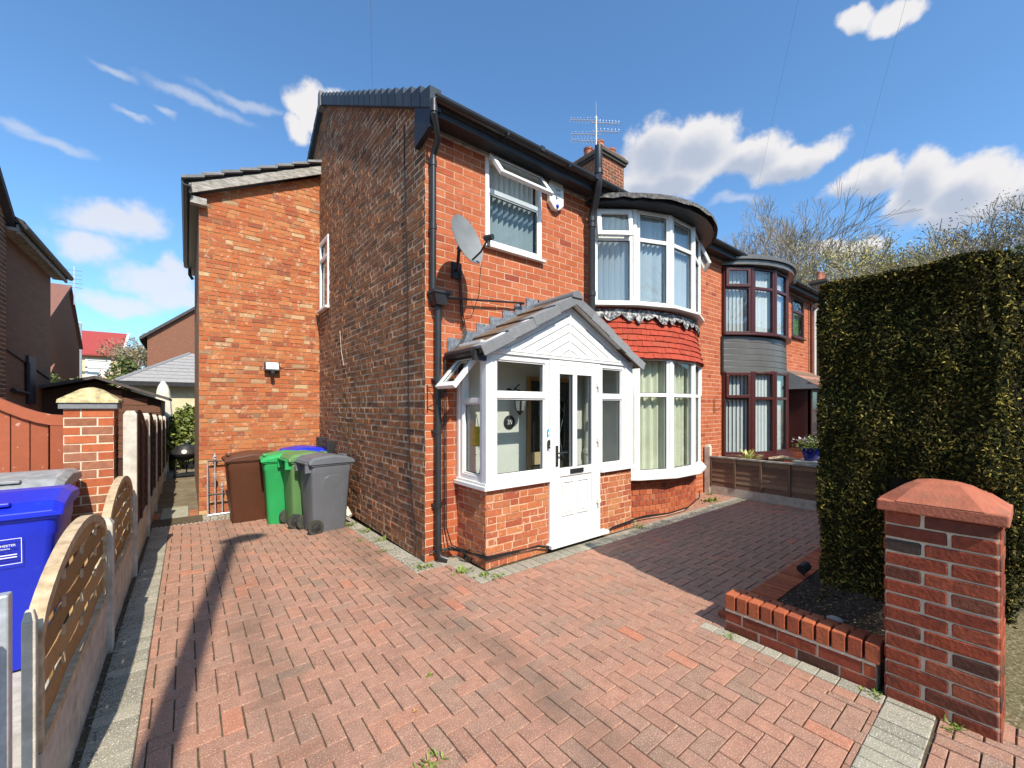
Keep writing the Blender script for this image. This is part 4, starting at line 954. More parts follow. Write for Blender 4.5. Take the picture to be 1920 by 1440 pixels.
# gable of chevron boards
PK = (3.64, 2.92); GL = (XL - .02, 2.29); GR = (XR + .03, 2.29)
gb = MB(); gb.prism([(GL[0], YF + .03, GL[1]), (GR[0], YF + .03, GR[1]), (PK[0], YF + .03, PK[1])], (0, .05, 0)); gable = gb.build('porch_gable', M_white, house)
slope = (PK[1] - GL[1]) / (PK[0] - GL[0]); slr = (PK[1] - GR[1]) / (GR[0] - PK[0])
frG = Fr((PK[0], YF + .03, 0), (1, 0, 0), (0, -1, 0))
bp = []
for sgn, s_, half in ((-1, slope, PK[0] - GL[0]), (1, slr, GR[0] - PK[0])):
    for k in range(8):
        t1 = PK[1] - .035 - k * .105; t0 = t1 - .091
        if t1 < GL[1]: break
        X = half * sgn
        poly = [(0.006 * sgn, t0), (X, t0 - s_ * half), (X, t1 - s_ * half), (0.006 * sgn, t1)]
        poly = clip_half(poly, 0, 1, -(GL[1] + .012))
        if sgn < 0: poly = poly[::-1]
        if len(poly) >= 3 and warea(poly) > .001: bp.append(poly)
for poly in bp:
    n = len(poly); g = MB(); a = [frG.pt(p[0], .002, p[1]) for p in poly]; g.prism(a, frG.n * .02); g.build('chevron_board', M_white, gable, bevel=.002)
g = MB(); g.box(PK[0] - .011, PK[0] + .011, YF - .002, YF + .028, GL[1] + .012, PK[1] - .04); g.build('centre_bead', M_white, gable)
# bargeboards
for (A_, s_) in ((GL, 1), (GR, -1)):
    g = MB(); a = Vector((A_[0] - .05 * s_, YF - .05, A_[1] - .045)); b = Vector((PK[0], YF - .05, PK[1] + .01)); up_ = Vector((0, 0, .075)); 
    g.prism([a, b, b + up_, a + up_], (0, .075, 0)); g.build('bargeboard', M_white, gable, bevel=.004)
g = MB(); g.box(XL - .03, XR + .03, YF - .012, YF + .03, ZH + .035, ZH + .060); g.build('head_bead', M_white, gable)
# roof slopes of interlocking concrete tiles, cloaked verge tiles, ridge
YV = 3.40
rp_ = MB(); EL = (XL - .10, 2.27); ER = (XR + .11, 2.27); PT = (PK[0], 3.0)
for (E_, ) in ((EL,), (ER,)):
    rp_.prism([(E_[0], YV + .04, E_[1]), (PT[0], YV + .04, PT[1]), (PT[0], YV + .04, PT[1] - .05), (E_[0], YV + .04, E_[1] - .05)], (0, YC - YV - .042, 0))
prf = rp_.build('porch_roof', M_tile_moss, house)
for sgn, E_ in ((-1, EL), (1, ER)):
    run = Vector((PT[0] - E_[0], 0, PT[1] - E_[1])); Lr = run.length; d = run.normalized(); nrm = Vector((-d.z, 0, d.x)) if sgn < 0 else Vector((d.z, 0, -d.x))
    if nrm.z < 0: nrm = -nrm
    rows = 4
    for r in range(rows):
        a = Vector((E_[0], 0, E_[1])) + d * (r / rows * Lr - (.03 if r == 0 else .015)); b = Vector((E_[0], 0, E_[1])) + d * min((r + 1.08) / rows * Lr, Lr)
        for (y0, y1, isv) in ((YV, YV + .20, True), (YV + .203, YV + .45, False), (YV + .453, YC - .03, False)):
            y0 += random.uniform(-.006, .002)
            p = [a + nrm * .035, b + nrm * .012, b - nrm * .005, a + nrm * .005]
            g = MB(); g.prism([(v.x, y0, v.z) for v in p], (0, y1 - y0, 0))
            if isv: 
                q = [a + nrm * .034 , b + nrm * .011, b - nrm * .095, a - nrm * .080]
                g.prism([(v.x, y0 - .014, v.z) for v in q], (0, .018, 0))
            g.build('tile', M_tile_grey if isv else M_tile_moss, prf, bevel=.005 if isv else 0)
g = MB()
for (y0, y1, r_) in ((YV - .03, YV + .33, .088), (YV + .32, YC - .01, .084)):
    pts = [(PT[0] + r_ * math.cos(t), PT[1] - .02 + r_ * .85 * math.sin(t)) for t in [math.pi * (-.05 + 1.1 * k / 10) for k in range(11)]]
    g.prism([(x, y0, z) for x, z in pts], (0, y1 - y0, 0))
g.build('ridge_tile', M_tile_grey, prf, bevel=.004)
g = MB(); g.tube([(XL - .135, YV + .10, 2.245), (XL - .135, YC - .04, 2.245)], .045, 10); g.build('gutter', M_black, prf, smooth=True)
g = MB(); g.box(XL - .16, XL - .01, YV + .07, YV + .11, 2.15, 2.25); g.box(XL - .10, XL - .01, YF, YC - .05, 2.19, 2.235); g.build('bracket', M_black, prf)
# stepped lead flashing on the house wall above the porch roof
for sgn, E_ in ((-1, EL), (1, ER)):
    for k in range(7):
        f0, f1 = k / 7, (k + 1) / 7
        xa = E_[0] + (PT[0] - E_[0]) * f0; xb_ = E_[0] + (PT[0] - E_[0]) * f1; zt = E_[1] + (PT[1] - E_[1]) * f1
        if sgn > 0 and xb_ < xa: xa, xb_ = xb_, xa
        g = MB(); g.box(xa - .012, xb_ + .012, YC - .016 - .001 * k, YC - .008, zt - .17, zt + .065 + .0835 * .2); g.build('step_flashing', M_lead, prf)
# inside the porch: white wall, dark inner door
g = MB(); g.box(2.44, 3.42, YC - .035, YC + .02, 0, 2.30); g.box(4.31, 4.84, YC - .035, YC + .02, 0, 2.30); g.box(3.42, 4.31, YC - .035, YC + .02, 2.06, 2.3); g.box(XL + .08, XR - .06, YF + .1, YC, 2.25, 2.27)
g.build('porch_inner_wall', M_white_o, house)
g = MB(); g.ring(Fr((3.42, YC - .04, .1), (1, 0, 0), (0, -1, 0)), 0, .89, 0, 1.97, .05, 0, .03); g.build('inner_door_frame', M_doorframe, house)
g = MB(); g.box(3.47, 4.26, YC - .02, YC + .02, .1, 2.02)
idr = g.build('inner_door', M_innerdoor, house)
g = MB(); pts = [(3.865 + .30 * math.cos(t), 1.62 + .30 * math.sin(t)) for t in [math.pi * k / 14 for k in range(15)]] + [(3.565, .95), (4.165, .95)]
g.prism([(x, YC - .030, z) for x, z in pts[::-1]], (0, .006, 0)); g.build('leaded_pane', G_dark, idr)
g = MB()
for k in range(-2, 3): g.tube([(3.865 + k * .11, YC - .036, .97), (3.865 + k * .07, YC - .036, 1.3), (3.865 + k * .12, YC - .036, 1.6), (3.865, YC - .036, 1.88)], .004, 4)
g.build('leading', M_lead, idr)
g = MB(); g.box(3.50, 3.66, YC - .05, YC - .03, .93, 1.09); g.build('notice_card', M_card, idr)
# column of white pipework seen through the right of the door
g = MB(); g.tube([(4.50, YC - .12, .1), (4.50, YC - .12, 2.2)], .055, 14); g.tube([(4.50, YC - .12, 1.02), (4.50, YC - .12, 1.08)], .07, 14); g.build('inner_column', M_white_o, house, smooth=True)
# airbrick at the bay foot
g = MB(); g.box(4.99, 5.13, 3.725, 3.80, .18, .31); ab = g.build('air_brick', M_tile_red, house)
for r_ in range(4):
    g = MB(); g.box(4.985, 5.135, 3.712, 3.73, .185 + r_ * .032, .203 + r_ * .032); g.build('air_brick_bar', M_tile_red, ab)
PB.build(); pc['tile'].build()

# ------------------------------------------------------------------ the other half of the pair
XE = 2 * XP - XC
nb = thing('semi_detached_house', 'red brick semi-detached house beyond ours with dark brown window frames and a grey clad bow', 'house', (XP, YC, 0))
nb_p = {'brick': Pieces('brick', nb, 300), 'tile': Pieces('tile', nb, 299)}
frN = Fr((XP, YC, 0), (1, 0, 0), (0, -1, 0)); xn = 2 * XP - xb
wn0, wn1 = XE - (3.70 - XC) - XP, XE - (2.80 - XC) - XP
brick_wall(nb_p['brick'], 'front_wall', nb, frN, XE - XP, WT, [M_front] * 14 + [M_front_d], M_mort_f,
           holes=[(wn0, wn1, 3.56, 4.66), (xn - 1.42 - XP, xn + 1.42 - XP, -.1, 4.70)], bond='stretcher', L=.238, course=.0835, thick=.22, skin=.0015, joint=.010, jit=.001, chf=.0012)
g = MB(); g.prism([(XE - .22, YC + .22, -.1), (XE - .22, 11.5, -.1), (XE - .22, 11.5, 5.0), (XE - .22, RIDGE_Y, RIDGE_Z - .1), (XE - .22, YC + .22, EAVE_Z)], (.218, 0, 0)); g.build('side_wall', M_side, nb)
g = MB(); g.box(XP, XE - .22, 11.3, 11.5, -.3, 5.0); g.box(XP + .005, XP + .05, YC + .22, 11.3, 0, 4.9); g.box(XP + .05, XE - .22, YC + .22, 11.3, 2.48, 2.60); g.box(XP + .05, XE - .22, YC, 11.3, 4.66, 4.70)
g.box(xn - 1.0, xn + 1.0, 3.80, YC + .25, 2.5, 2.58); g.box(XP + .05, XE - .22, 6.5, 6.6, 0, 4.66); g.build('inner_shell', M_white_o, nb)
roof_part(nb, XP + .004, XE + .055); eaves(nb, XP + .004, XE + .05, False)
window(Fr((XP + wn0, YC, 3.56), (1, 0, 0), (0, -1, 0)), .90, 1.10, nb, M_mahog, trans=.70, blind=.5, bmat=M_bush if False else M_olive, bd=.12)
bay(nb, xn, M_mahog, True, {0: ((.35, .052), M_blind_w, False), 1: ((.45, .058), M_blind_w, False)}, 'clad', nb_p)
pipe([(XE + .02, 3.80, 4.80), (XE + .02, 3.80, 4.68), (XE - .08, 4.02, 4.45), (XE - .08, 4.02, .1)], .036, 'downpipe', nb, M_white_o)
pipe([(XE - .35, 4.03, 4.6), (XE - .35, 4.03, .1)], .03, 'downpipe', nb, M_mahog)
pipe([(11.72, 3.74, 4.70), (11.72, 3.74, 4.98)], .06, 'vent_pipe', nb, M_black)
# neighbour's porch, lean-to tiled roof
px0, px1, py = 11.62, 13.95, 3.35
g = MB(); g.box(px0, px0 + .08, py, YC - .01, .7, 2.12); g.box(px0, px0 + .08, py - .02, py + .06, 0, 2.12); g.box(px1 - .08, px1, py, YC - .01, 0, 2.12); g.box(px0, px1, py - .01, py + .06, 2.04, 2.13)
for x in (12.25, 12.33, 13.2): g.box(x, x + .06, py, py + .06, 0, 2.04)
for x in (px0 + .08, 13.26): g.box(x, x + .6, py + .01, py + .05, 1.55, 1.60)
npf = g.build('porch_frame', M_mahog, nb, bevel=.004)
for (a, b, c, d) in ((px0 + .08, 12.25, .75, 2.04), (12.40, 13.2, .15, 2.04), (13.26, px1 - .08, .75, 2.04)):
    g = MB(); g.box(a, b, py + .025, py + .032, c, d); g.build('pane', G_clear, npf)
g = MB(); g.box(px0 + .03, px0 + .036, py + .06, YC - .06, .75, 2.04); g.build('pane', G_clear, npf)
for a, b in ((px0 + .02, 12.30), (13.22, px1 - .02)):
    fr = Fr((a, py + .04, 0), (1, 0, 0), (0, -1, 0)); brick_wall(nb_p['brick'], 'porch_wall', nb, fr, b - a, .70, M_porch, M_mort_f, su0=.1 if a < 12 else 0., bond='stretcher', thick=.1, chf=.002, skin=.002)
fr = Fr((px0 + .02, YC, 0), (0, -1, 0), (-1, 0, 0)); brick_wall(nb_p['brick'], 'porch_wall', nb, fr, YC - py - .04, .70, M_porch, M_mort_f, bond='stretcher', thick=.1, chf=.002, skin=.002)
g = MB(); 
for k in range(5):
    g = MB(); y0 = py - .22 + k * .19; z0 = 2.14 + k * .105
    xa, xb2 = px0 - .18 + k * .0, px1 + .18
    g.prism([(xa + k * .07, y0, z0), (xa + k * .07, y0 + .22, z0 + .12), (xa + k * .07, y0 + .22, z0 + .135), (xa + k * .07, y0, z0 + .035)], (xb2 - xa - .14 * k, 0, 0)); g.build('tile_course', M_tile_moss if k % 2 else M_roof_br, nb)
g = MB(); g.prism([(px0 - .20, py - .24, 2.11), (px0 - .20, YC, 2.11), (px0 - .10, YC, 2.72), (px0 - .16, py - .0, 2.30)], (.03, 0, 0)); g.build('roof_hip', M_tile_grey, nb)
g = MB(); g.box(px0 - .14, px1 + .14, py - .2, YC, 2.08, 2.14); g.build('porch_soffit', M_mahog, nb)
nb_p['brick'].build(); nb_p['tile'].build()
# plastic statue light in neighbour's porch skipped: too small to tell; wire bracket for hanging basket
def bracket_thing(x, y, z, n, label, s=1.):
    t = thing('hanging_basket_bracket', label, 'bracket', (x, y, z)); g = MB()
    sx, sy = n
    g.tube([(x, y, z), (x, y, z + .30)], .006, 6); g.tube([(x, y, z + .27), (x + sx * .26, y + sy * .26, z + .27), (x + sx * .28, y + sy * .28, z + .24)], .005, 6)
    g.tube([(x, y, z + .05), (x + sx * .10, y + sy * .10, z + .10), (x + sx * .17, y + sy * .17, z + .2), (x + sx * .22, y + sy * .22, z + .27)], .005, 6)
    g.build('scroll_arm', M_blackm, t, smooth=True)
bracket_thing(2.045, YC - .01, 1.62, (.55, -.8), 'black scroll bracket for a hanging basket beside the downpipe on the house corner')
bracket_thing(8.42, YC - .01, 1.55, (.25, -.95), 'thin black basket bracket on the red wall left of the dark framed bow window')

# ------------------------------------------------------------------ things fixed to the walls
# satellite dish
t = thing('satellite_dish', 'grey oval satellite dish on the front wall beside the upstairs window', 'dish', (2.56, YC, 3.25))
g = MB(); c = Vector((2.27, 3.70, 3.40)); ax = Vector((.28, -.90, .30)).normalized(); rt = ax.cross(Vector((0, 0, 1))).normalized(); up_ = rt.cross(ax)
rings = 6; ns = 28; vs = []
for side in (0, 1):
    for k in range(rings + 1):
        r = k / rings
        for i in range(ns):
            a = 2 * math.pi * i / ns; vs.append(c + rt * math.cos(a) * r * .225 + up_ * math.sin(a) * r * .275 + ax * (.055 * r * r - (.006 if side else 0)))
N = (rings + 1) * ns; fs = []
for k in range(rings):
    for i in range(ns):
        j = (i + 1) % ns; fs.append((k*ns+i, k*ns+j, (k+1)*ns+j, (k+1)*ns+i)); fs.append((N+k*ns+j, N+k*ns+i, N+(k+1)*ns+i, N+(k+1)*ns+j))
for i in range(ns):
    j = (i + 1) % ns; a = rings * ns; fs.append((a+i, a+j, N+a+j, N+a+i))
g.add(vs, fs); g.build('reflector', M_dish, t, smooth=True)
g = MB(); bot = c - up_ * .24 + ax * .03; lnb = c + ax * .30 - up_ * .13
g.tube([c - ax * .02, c - ax * .09 - up_ * .05], .03, 8); g.tube([c - ax * .09 - up_ * .05, Vector((2.36, 3.98, 3.22)), Vector((2.40, 4.08, 3.22))], .018, 8); g.box(2.34, 2.46, 4.06, 4.09, 3.13, 3.31)
g.build('wall_mount', M_blackm, t, smooth=True)
g = MB(); g.tube([bot, bot + (lnb - bot) * .5 - up_ * .03, lnb], .010, 6); g.build('feed_arm', M_blackm, t)
g = MB(); d = (c - lnb).normalized(); g.tube([lnb - d * .05, lnb + d * .05], .028, 10); g.tube([lnb, lnb - Vector((0, 0, .09))], .017, 8); g.build('receiver', M_black, t, smooth=True)
# cable run below the dish, down to the porch roof corner
t = thing('dish_cable', 'black cables looping from the satellite dish down past the porch roof to the ground', 'cable', (2.5, 4.05, 0))
for k, o in enumerate((0, .022)):
    g = MB(); g.tube([(2.42 + o, 4.06, 3.2), (2.45 + o, 4.06, 2.75), (2.50 + o, 4.05, 2.52), (2.40 + o, 4.03, 2.38), (2.24 + o, 4.03, 2.22), (2.225 + o, 4.04, 2.0), (2.23 + o, 4.05, 1.2), (2.225 + o * 1.4, 4.05, .35), (2.25 + o * 2, 4.0, .16), (2.33 + o, 3.9, .13)], .007, 6); g.build('cable', M_cable, t, smooth=True)
g = MB(); g.tube([(2.55, 3.8, 3.25), (2.62, 3.95, 2.95), (2.60, 4.07, 2.74), (2.52, 4.07, 2.72)], .004, 5); g.build('cable', M_cable, t, smooth=True)
# cables clipped round the foot of the porch and bay
t = thing('ground_cable', 'black cables sagging round the foot of the porch and the bow window base', 'cable', (3.2, 3.48, 0))
for k in range(3):
    o = .012 * k
    path = [(2.06, 4.05, .12), (2.30, 4.02, .10 + o), (2.39, 3.9, .09 + o), (2.395 - o * .4, 3.53, .155 - o), (2.42, 3.48 - o * .3, .15 - o), (2.75, 3.475, .135 - o * .5), (3.1, 3.47, .115 + o * .4), (3.28, 3.47, .06 + o * .5), (3.5, 3.46, .035 + o * .3), (3.85, 3.455, .03 + o * .2), (4.2, 3.46, .07), (4.45, 3.475, .10 - o * .3), (4.86, 3.475, .12 - o * .6), (4.95, 3.6, .06 + o * .4), (5.3, 3.60, .05 + o), (5.8, 3.50, .05 + o * .4), (6.3, 3.47, .075 + o * .3), (6.9, 3.6, .13 - o * .3), (7.3, 3.8, .16)]
    g = MB(); g.tube(path, .008, 6); g.build('cable', M_cable, t, smooth=True)
g = MB(); g.tube([(2.36, 3.84, .05), (2.33, 3.80, .13), (2.40, 3.76, .03), (2.45, 3.80, .14), (2.35, 3.88, .10), (2.38, 3.78, .05)], .012, 6); g.build('coil', M_cable, t, smooth=True)
# long cable on the side wall
t = thing('wall_cable', 'thin dark cable hanging down the brown side wall of the house', 'cable', (2.01, 4.5, 0))
g = MB(); g.tube([(2.012, 4.62, 5.0), (2.008, 4.60, 4.2), (2.008, 4.52, 3.0), (2.008, 4.50, 1.9), (2.008, 4.47, 1.2), (2.008, 4.40, .6), (2.008, 4.34, .32), (2.0, 4.2, .12)], .007, 5); g.build('cable', M_cable, t, smooth=True)
t = thing('wall_wire', 'short loose pale wire dangling on the brown side wall above the bins', 'wire', (2.0, 7.0, 2.4))
g = MB(); g.tube([(2.012, 7.5, 2.9), (2.008, 7.2, 2.95), (2.008, 7.12, 2.6), (2.008, 6.98, 2.35), (2.005, 6.85, 2.36)], .004, 5); g.build('wire', M_conc_l, t)
# burglar alarm
t = thing('burglar_alarm', 'white alarm box with a blue lamp high on the front wall', 'alarm box', (3.93, YC, 4.52))
g = MB(); x0, x1 = 3.80, 4.06
g.prism([(x0 + .02, YC - .075, 4.72), (x1 - .02, YC - .075, 4.72), (x1, YC - .075, 4.66), (x1, YC - .075, 4.42), (x1 - .09, YC - .075, 4.34), (x0 + .09, YC - .075, 4.34), (x0, YC - .075, 4.42), (x0, YC - .075, 4.66)], (0, .073, 0)); box = g.build('cover', M_alarm, t, bevel=.012)
g = MB(); g.lathe((3.93, YC - .076, 4.385), [(.026, 0), (.024, .012), (.012, .022)], 12, axis=(0, -1, 0)); g.build('lamp', M_blue, t, smooth=True)
for k in range(3):
    g = MB(); g.box(x0 - .003, x0 + .02, YC - .062, YC - .02, 4.60 - k * .028, 4.61 - k * .028); g.build('louvre', M_gasket, t)
fa = Fr((3.94, YC - .077, 4.58), (1, 0, 0), (0, -1, 0))
for i, (tx, sz) in enumerate((('AMP', .05), ('ALARMS', .028), ('0161', .028))): text_obj(tx, sz, fa.sub(0, 0, -.052 * i + .02), M_lidgrey, t)
# number plaque, lantern and doorbell of the porch
t = thing('house_number_plaque', 'small black oval plaque with the number 39 inside the porch', 'number plaque', (3.14, YC - .04, 1.49))
g = MB(); g.lathe((3.14, YC - .036, 1.49), [(.085, 0), (.088, .008), (.07, .014)], 20, axis=(0, -1, 0)); g.build('plate', M_blackm, t, smooth=True)
text_obj('39', .085, Fr((3.14, YC - .052, 1.49), (1, 0, 0), (0, -1, 0)), M_white, t)
t = thing('wall_lantern', 'black wall lantern with glass panels hanging inside the porch', 'lantern', (3.14, YC - .04, 1.85))
g = MB(); g.lathe((3.14, YC - .036, 1.86), [(.055, 0), (.05, .012), (.02, .02)], 14, axis=(0, -1, 0)); g.tube([(3.14, YC - .05, 1.86), (3.16, YC - .14, 1.90), (3.20, YC - .17, 1.88), (3.20, YC - .17, 1.82)], .010, 6); g.tube([(3.14, YC - .08, 1.86), (3.20, YC - .17, 1.96)], .008, 6)
g.build('arm', M_blackm, t, smooth=True)
g = MB(); g.lathe((3.20, YC - .17, 1.62), [(.012, -.04), (.03, -.01), (.045, 0), (.075, .14), (.085, .15), (.03, .20), (.012, .23)], 6); g.build('lantern_frame', M_blackm, t)
for k in range(6):
    a = math.pi / 3 * (k + .5); cx_, cy_ = 3.20 + .066 * math.cos(a), YC - .17 + .066 * math.sin(a); u = Vector((-math.sin(a), math.cos(a), 0)); n_ = Vector((math.cos(a), math.sin(a), 0))
    g = MB(); b0 = Vector((cx_, cy_, 1.635)) - n_ * .014; b1 = Vector((cx_, cy_, 1.755)) + n_ * .008; g.prism([b0 - u*.017, b0 + u*.017, b1 + u*.03, b1 - u*.03], n_ * .004); g.build('lantern_pane', M_lidgrey, t)
t = thing('doorbell', 'small black doorbell on the white frame left of the porch door', 'doorbell', (3.275, YF - .02, 1.25))
g = MB(); g.box(3.262, 3.292, YF - .022, YF + .0, 1.20, 1.30); g.build('housing', M_black, t, bevel=.006); g = MB(); g.lathe((3.277, YF - .022, 1.232), [(.009, 0), (.008, .004)], 10, axis=(0, -1, 0)); g.build('button', M_dish, t)
t = thing('sticker', 'small cyan sticker above the doorbell on the white porch frame', 'sticker', (3.27, YF - .01, 1.38))
g = MB(); g.box(3.262, 3.287, YF - .003, YF + .0, 1.345, 1.425); g.build('sheet', M_cyan, t); g = MB(); g.box(3.267, 3.282, YF - .0045, YF - .003, 1.36, 1.395); g.build('print', M_white, t)
# floodlight on the extension
t = thing('floodlight', 'square black floodlight with a pale lens on the orange brick extension wall', 'floodlight', (1.2, YE, 2.35))
fl_ = Fr((1.09, YE - .13, 2.33), (1, 0, 0), (0, -1, .45), (0, .45, 1)); g = MB(); g.lbox(fl_, 0, .24, -.07, 0, 0, .18); hs = g.build('housing', M_blackm, t, bevel=.008)
g = MB(); g.lbox(fl_, .025, .215, .001, .006, .03, .16); g.build('lens', M_steel, t)
g = MB(); g.box(1.18, 1.24, YE - .12, YE, 2.26, 2.36); g.lathe((1.21, YE - .15, 2.29), [(.03, -.04), (.035, 0), (.02, .03)], 10); g.build('sensor', M_blackm, t)
g = MB(); g.tube([(1.3, YE - .008, 2.40), (1.45, YE - .006, 2.37), (1.7, YE - .006, 2.39), (2.0, YE - .006, 2.36)], .006, 5); g.build('cable', M_cable, t)
# meter boxes in the corner behind the bins
for (y, z0, z1, lab, w_) in ((7.75, .55, 1.10, 'tall black meter box on the side wall just right of the bins', .34), (8.25, .62, 1.12, 'black box in the corner behind the grey bin, left of the meter box', .2)):
    t = thing('meter_box', lab, 'meter box', (2.0, y, z0)); g = MB(); g.box(1.90, 2.02, y - w_ / 2, y + w_ / 2, z0, z1); g.build('cabinet', M_blackm, t, bevel=.01); g = MB(); g.box(1.893, 1.90, y - w_ / 2 + .03, y + w_ / 2 - .03, z0 + .04, z1 - .05); g.build('door', M_black, t)
# TV aerials
def aerial(c, L, n, z, dirx, label):
    t = thing('tv_aerial', label, 'aerial', (c[0], c[1], z)); g = MB(); u = Vector((math.cos(dirx), math.sin(dirx), 0)); w = Vector((-u.y, u.x, 0)); b = Vector((c[0], c[1], z))
    g.tube([b - u * .1, b + u * L], .010, 6); bo = g.build('boom', M_copper, t)
    for k in range(n):
        p = b + u * (L * k / (n - 1)); g = MB(); h = .11 - .004 * k; g.tube([p - w * h, p + w * h], .0045, 4); g.tube([p - w * h * .6 + Vector((0,0,-.03)), p - w * h * .6 + Vector((0,0,.04))], .004, 4); g.build('element', M_copper, t)
mst = Vector((8.0, 6.86, 0)) - Vector((.22, .24, 0))
t = thing('aerial_mast', 'thin metal mast rising from the chimney and carrying the aerials', 'mast', (mst.x, mst.y, 7.5)); g = MB(); g.tube([(mst.x, mst.y, 7.3), (mst.x, mst.y, 8.7)], .018, 8); g.build('pole', M_copper, t)
g = MB(); g.tube([(mst.x, mst.y, 8.65), (mst.x, mst.y, 9.05)], .007, 5); g.build('whip', M_copper, t)
dl = math.pi - .62
aerial((mst.x, mst.y), .62, 9, 8.60, dl + .0, 'highest aerial on the chimney mast, pointing left')
aerial((mst.x, mst.y), .60, 8, 8.26, dl, 'middle left-pointing aerial on the chimney mast')
aerial((mst.x, mst.y), .60, 9, 8.10, dl, 'lowest left-pointing aerial on the chimney mast')
aerial((mst.x, mst.y), .54, 8, 8.54, dl + math.pi, 'upper aerial on the chimney mast, pointing right')
aerial((mst.x, mst.y), .54, 7, 8.34, dl + math.pi, 'lower right-pointing aerial on the chimney mast')

# porch contents seen through the side light
t = thing('cloth_bag', 'yellow cloth bag hanging inside the porch side window', 'bag', (2.56, 3.9, 1.3)); g = MB()
g.add([(2.49,3.86,1.24),(2.62,3.86,1.24),(2.61,3.93,1.24),(2.50,3.93,1.24),(2.50,3.88,1.46),(2.61,3.88,1.46),(2.60,3.92,1.46),(2.51,3.92,1.46)], [(0,3,2,1),(4,5,6,7),(0,1,5,4),(1,2,6,5),(2,3,7,6),(3,0,4,7)]); g.build('cloth', M_yellow, t, bevel=.02)
g = MB(); g.tube([(2.53, 3.9, 1.46), (2.555, 3.9, 1.60), (2.58, 3.9, 1.46)], .005, 6); g.build('strap', M_yellow, t)
t = thing('porch_ornament', 'small white flowers in a dark vase on the porch window ledge', 'vase', (2.58, 3.75, .9)); g = MB(); g.lathe((2.58, 3.78, .895), [(.04, 0), (.06, .05), (.05, .12), (.025, .17), (.035, .19)], 12); g.build('vase', M_blackm, t, smooth=True)
g = MB()
for k in range(7):
    a = k * .9; g.tube([(2.58, 3.78, 1.08), (2.58 + .05 * math.cos(a), 3.78 + .04 * math.sin(a), 1.18 + .02 * (k % 3))], .003, 4)
g.build('stems', M_weed, t); quads_mesh('petals', RNG.normal(size=(60, 3)) * [.04, .035, .03] + [2.58, 3.78, 1.21], .02, M_white_o, t, aspect=1.1)
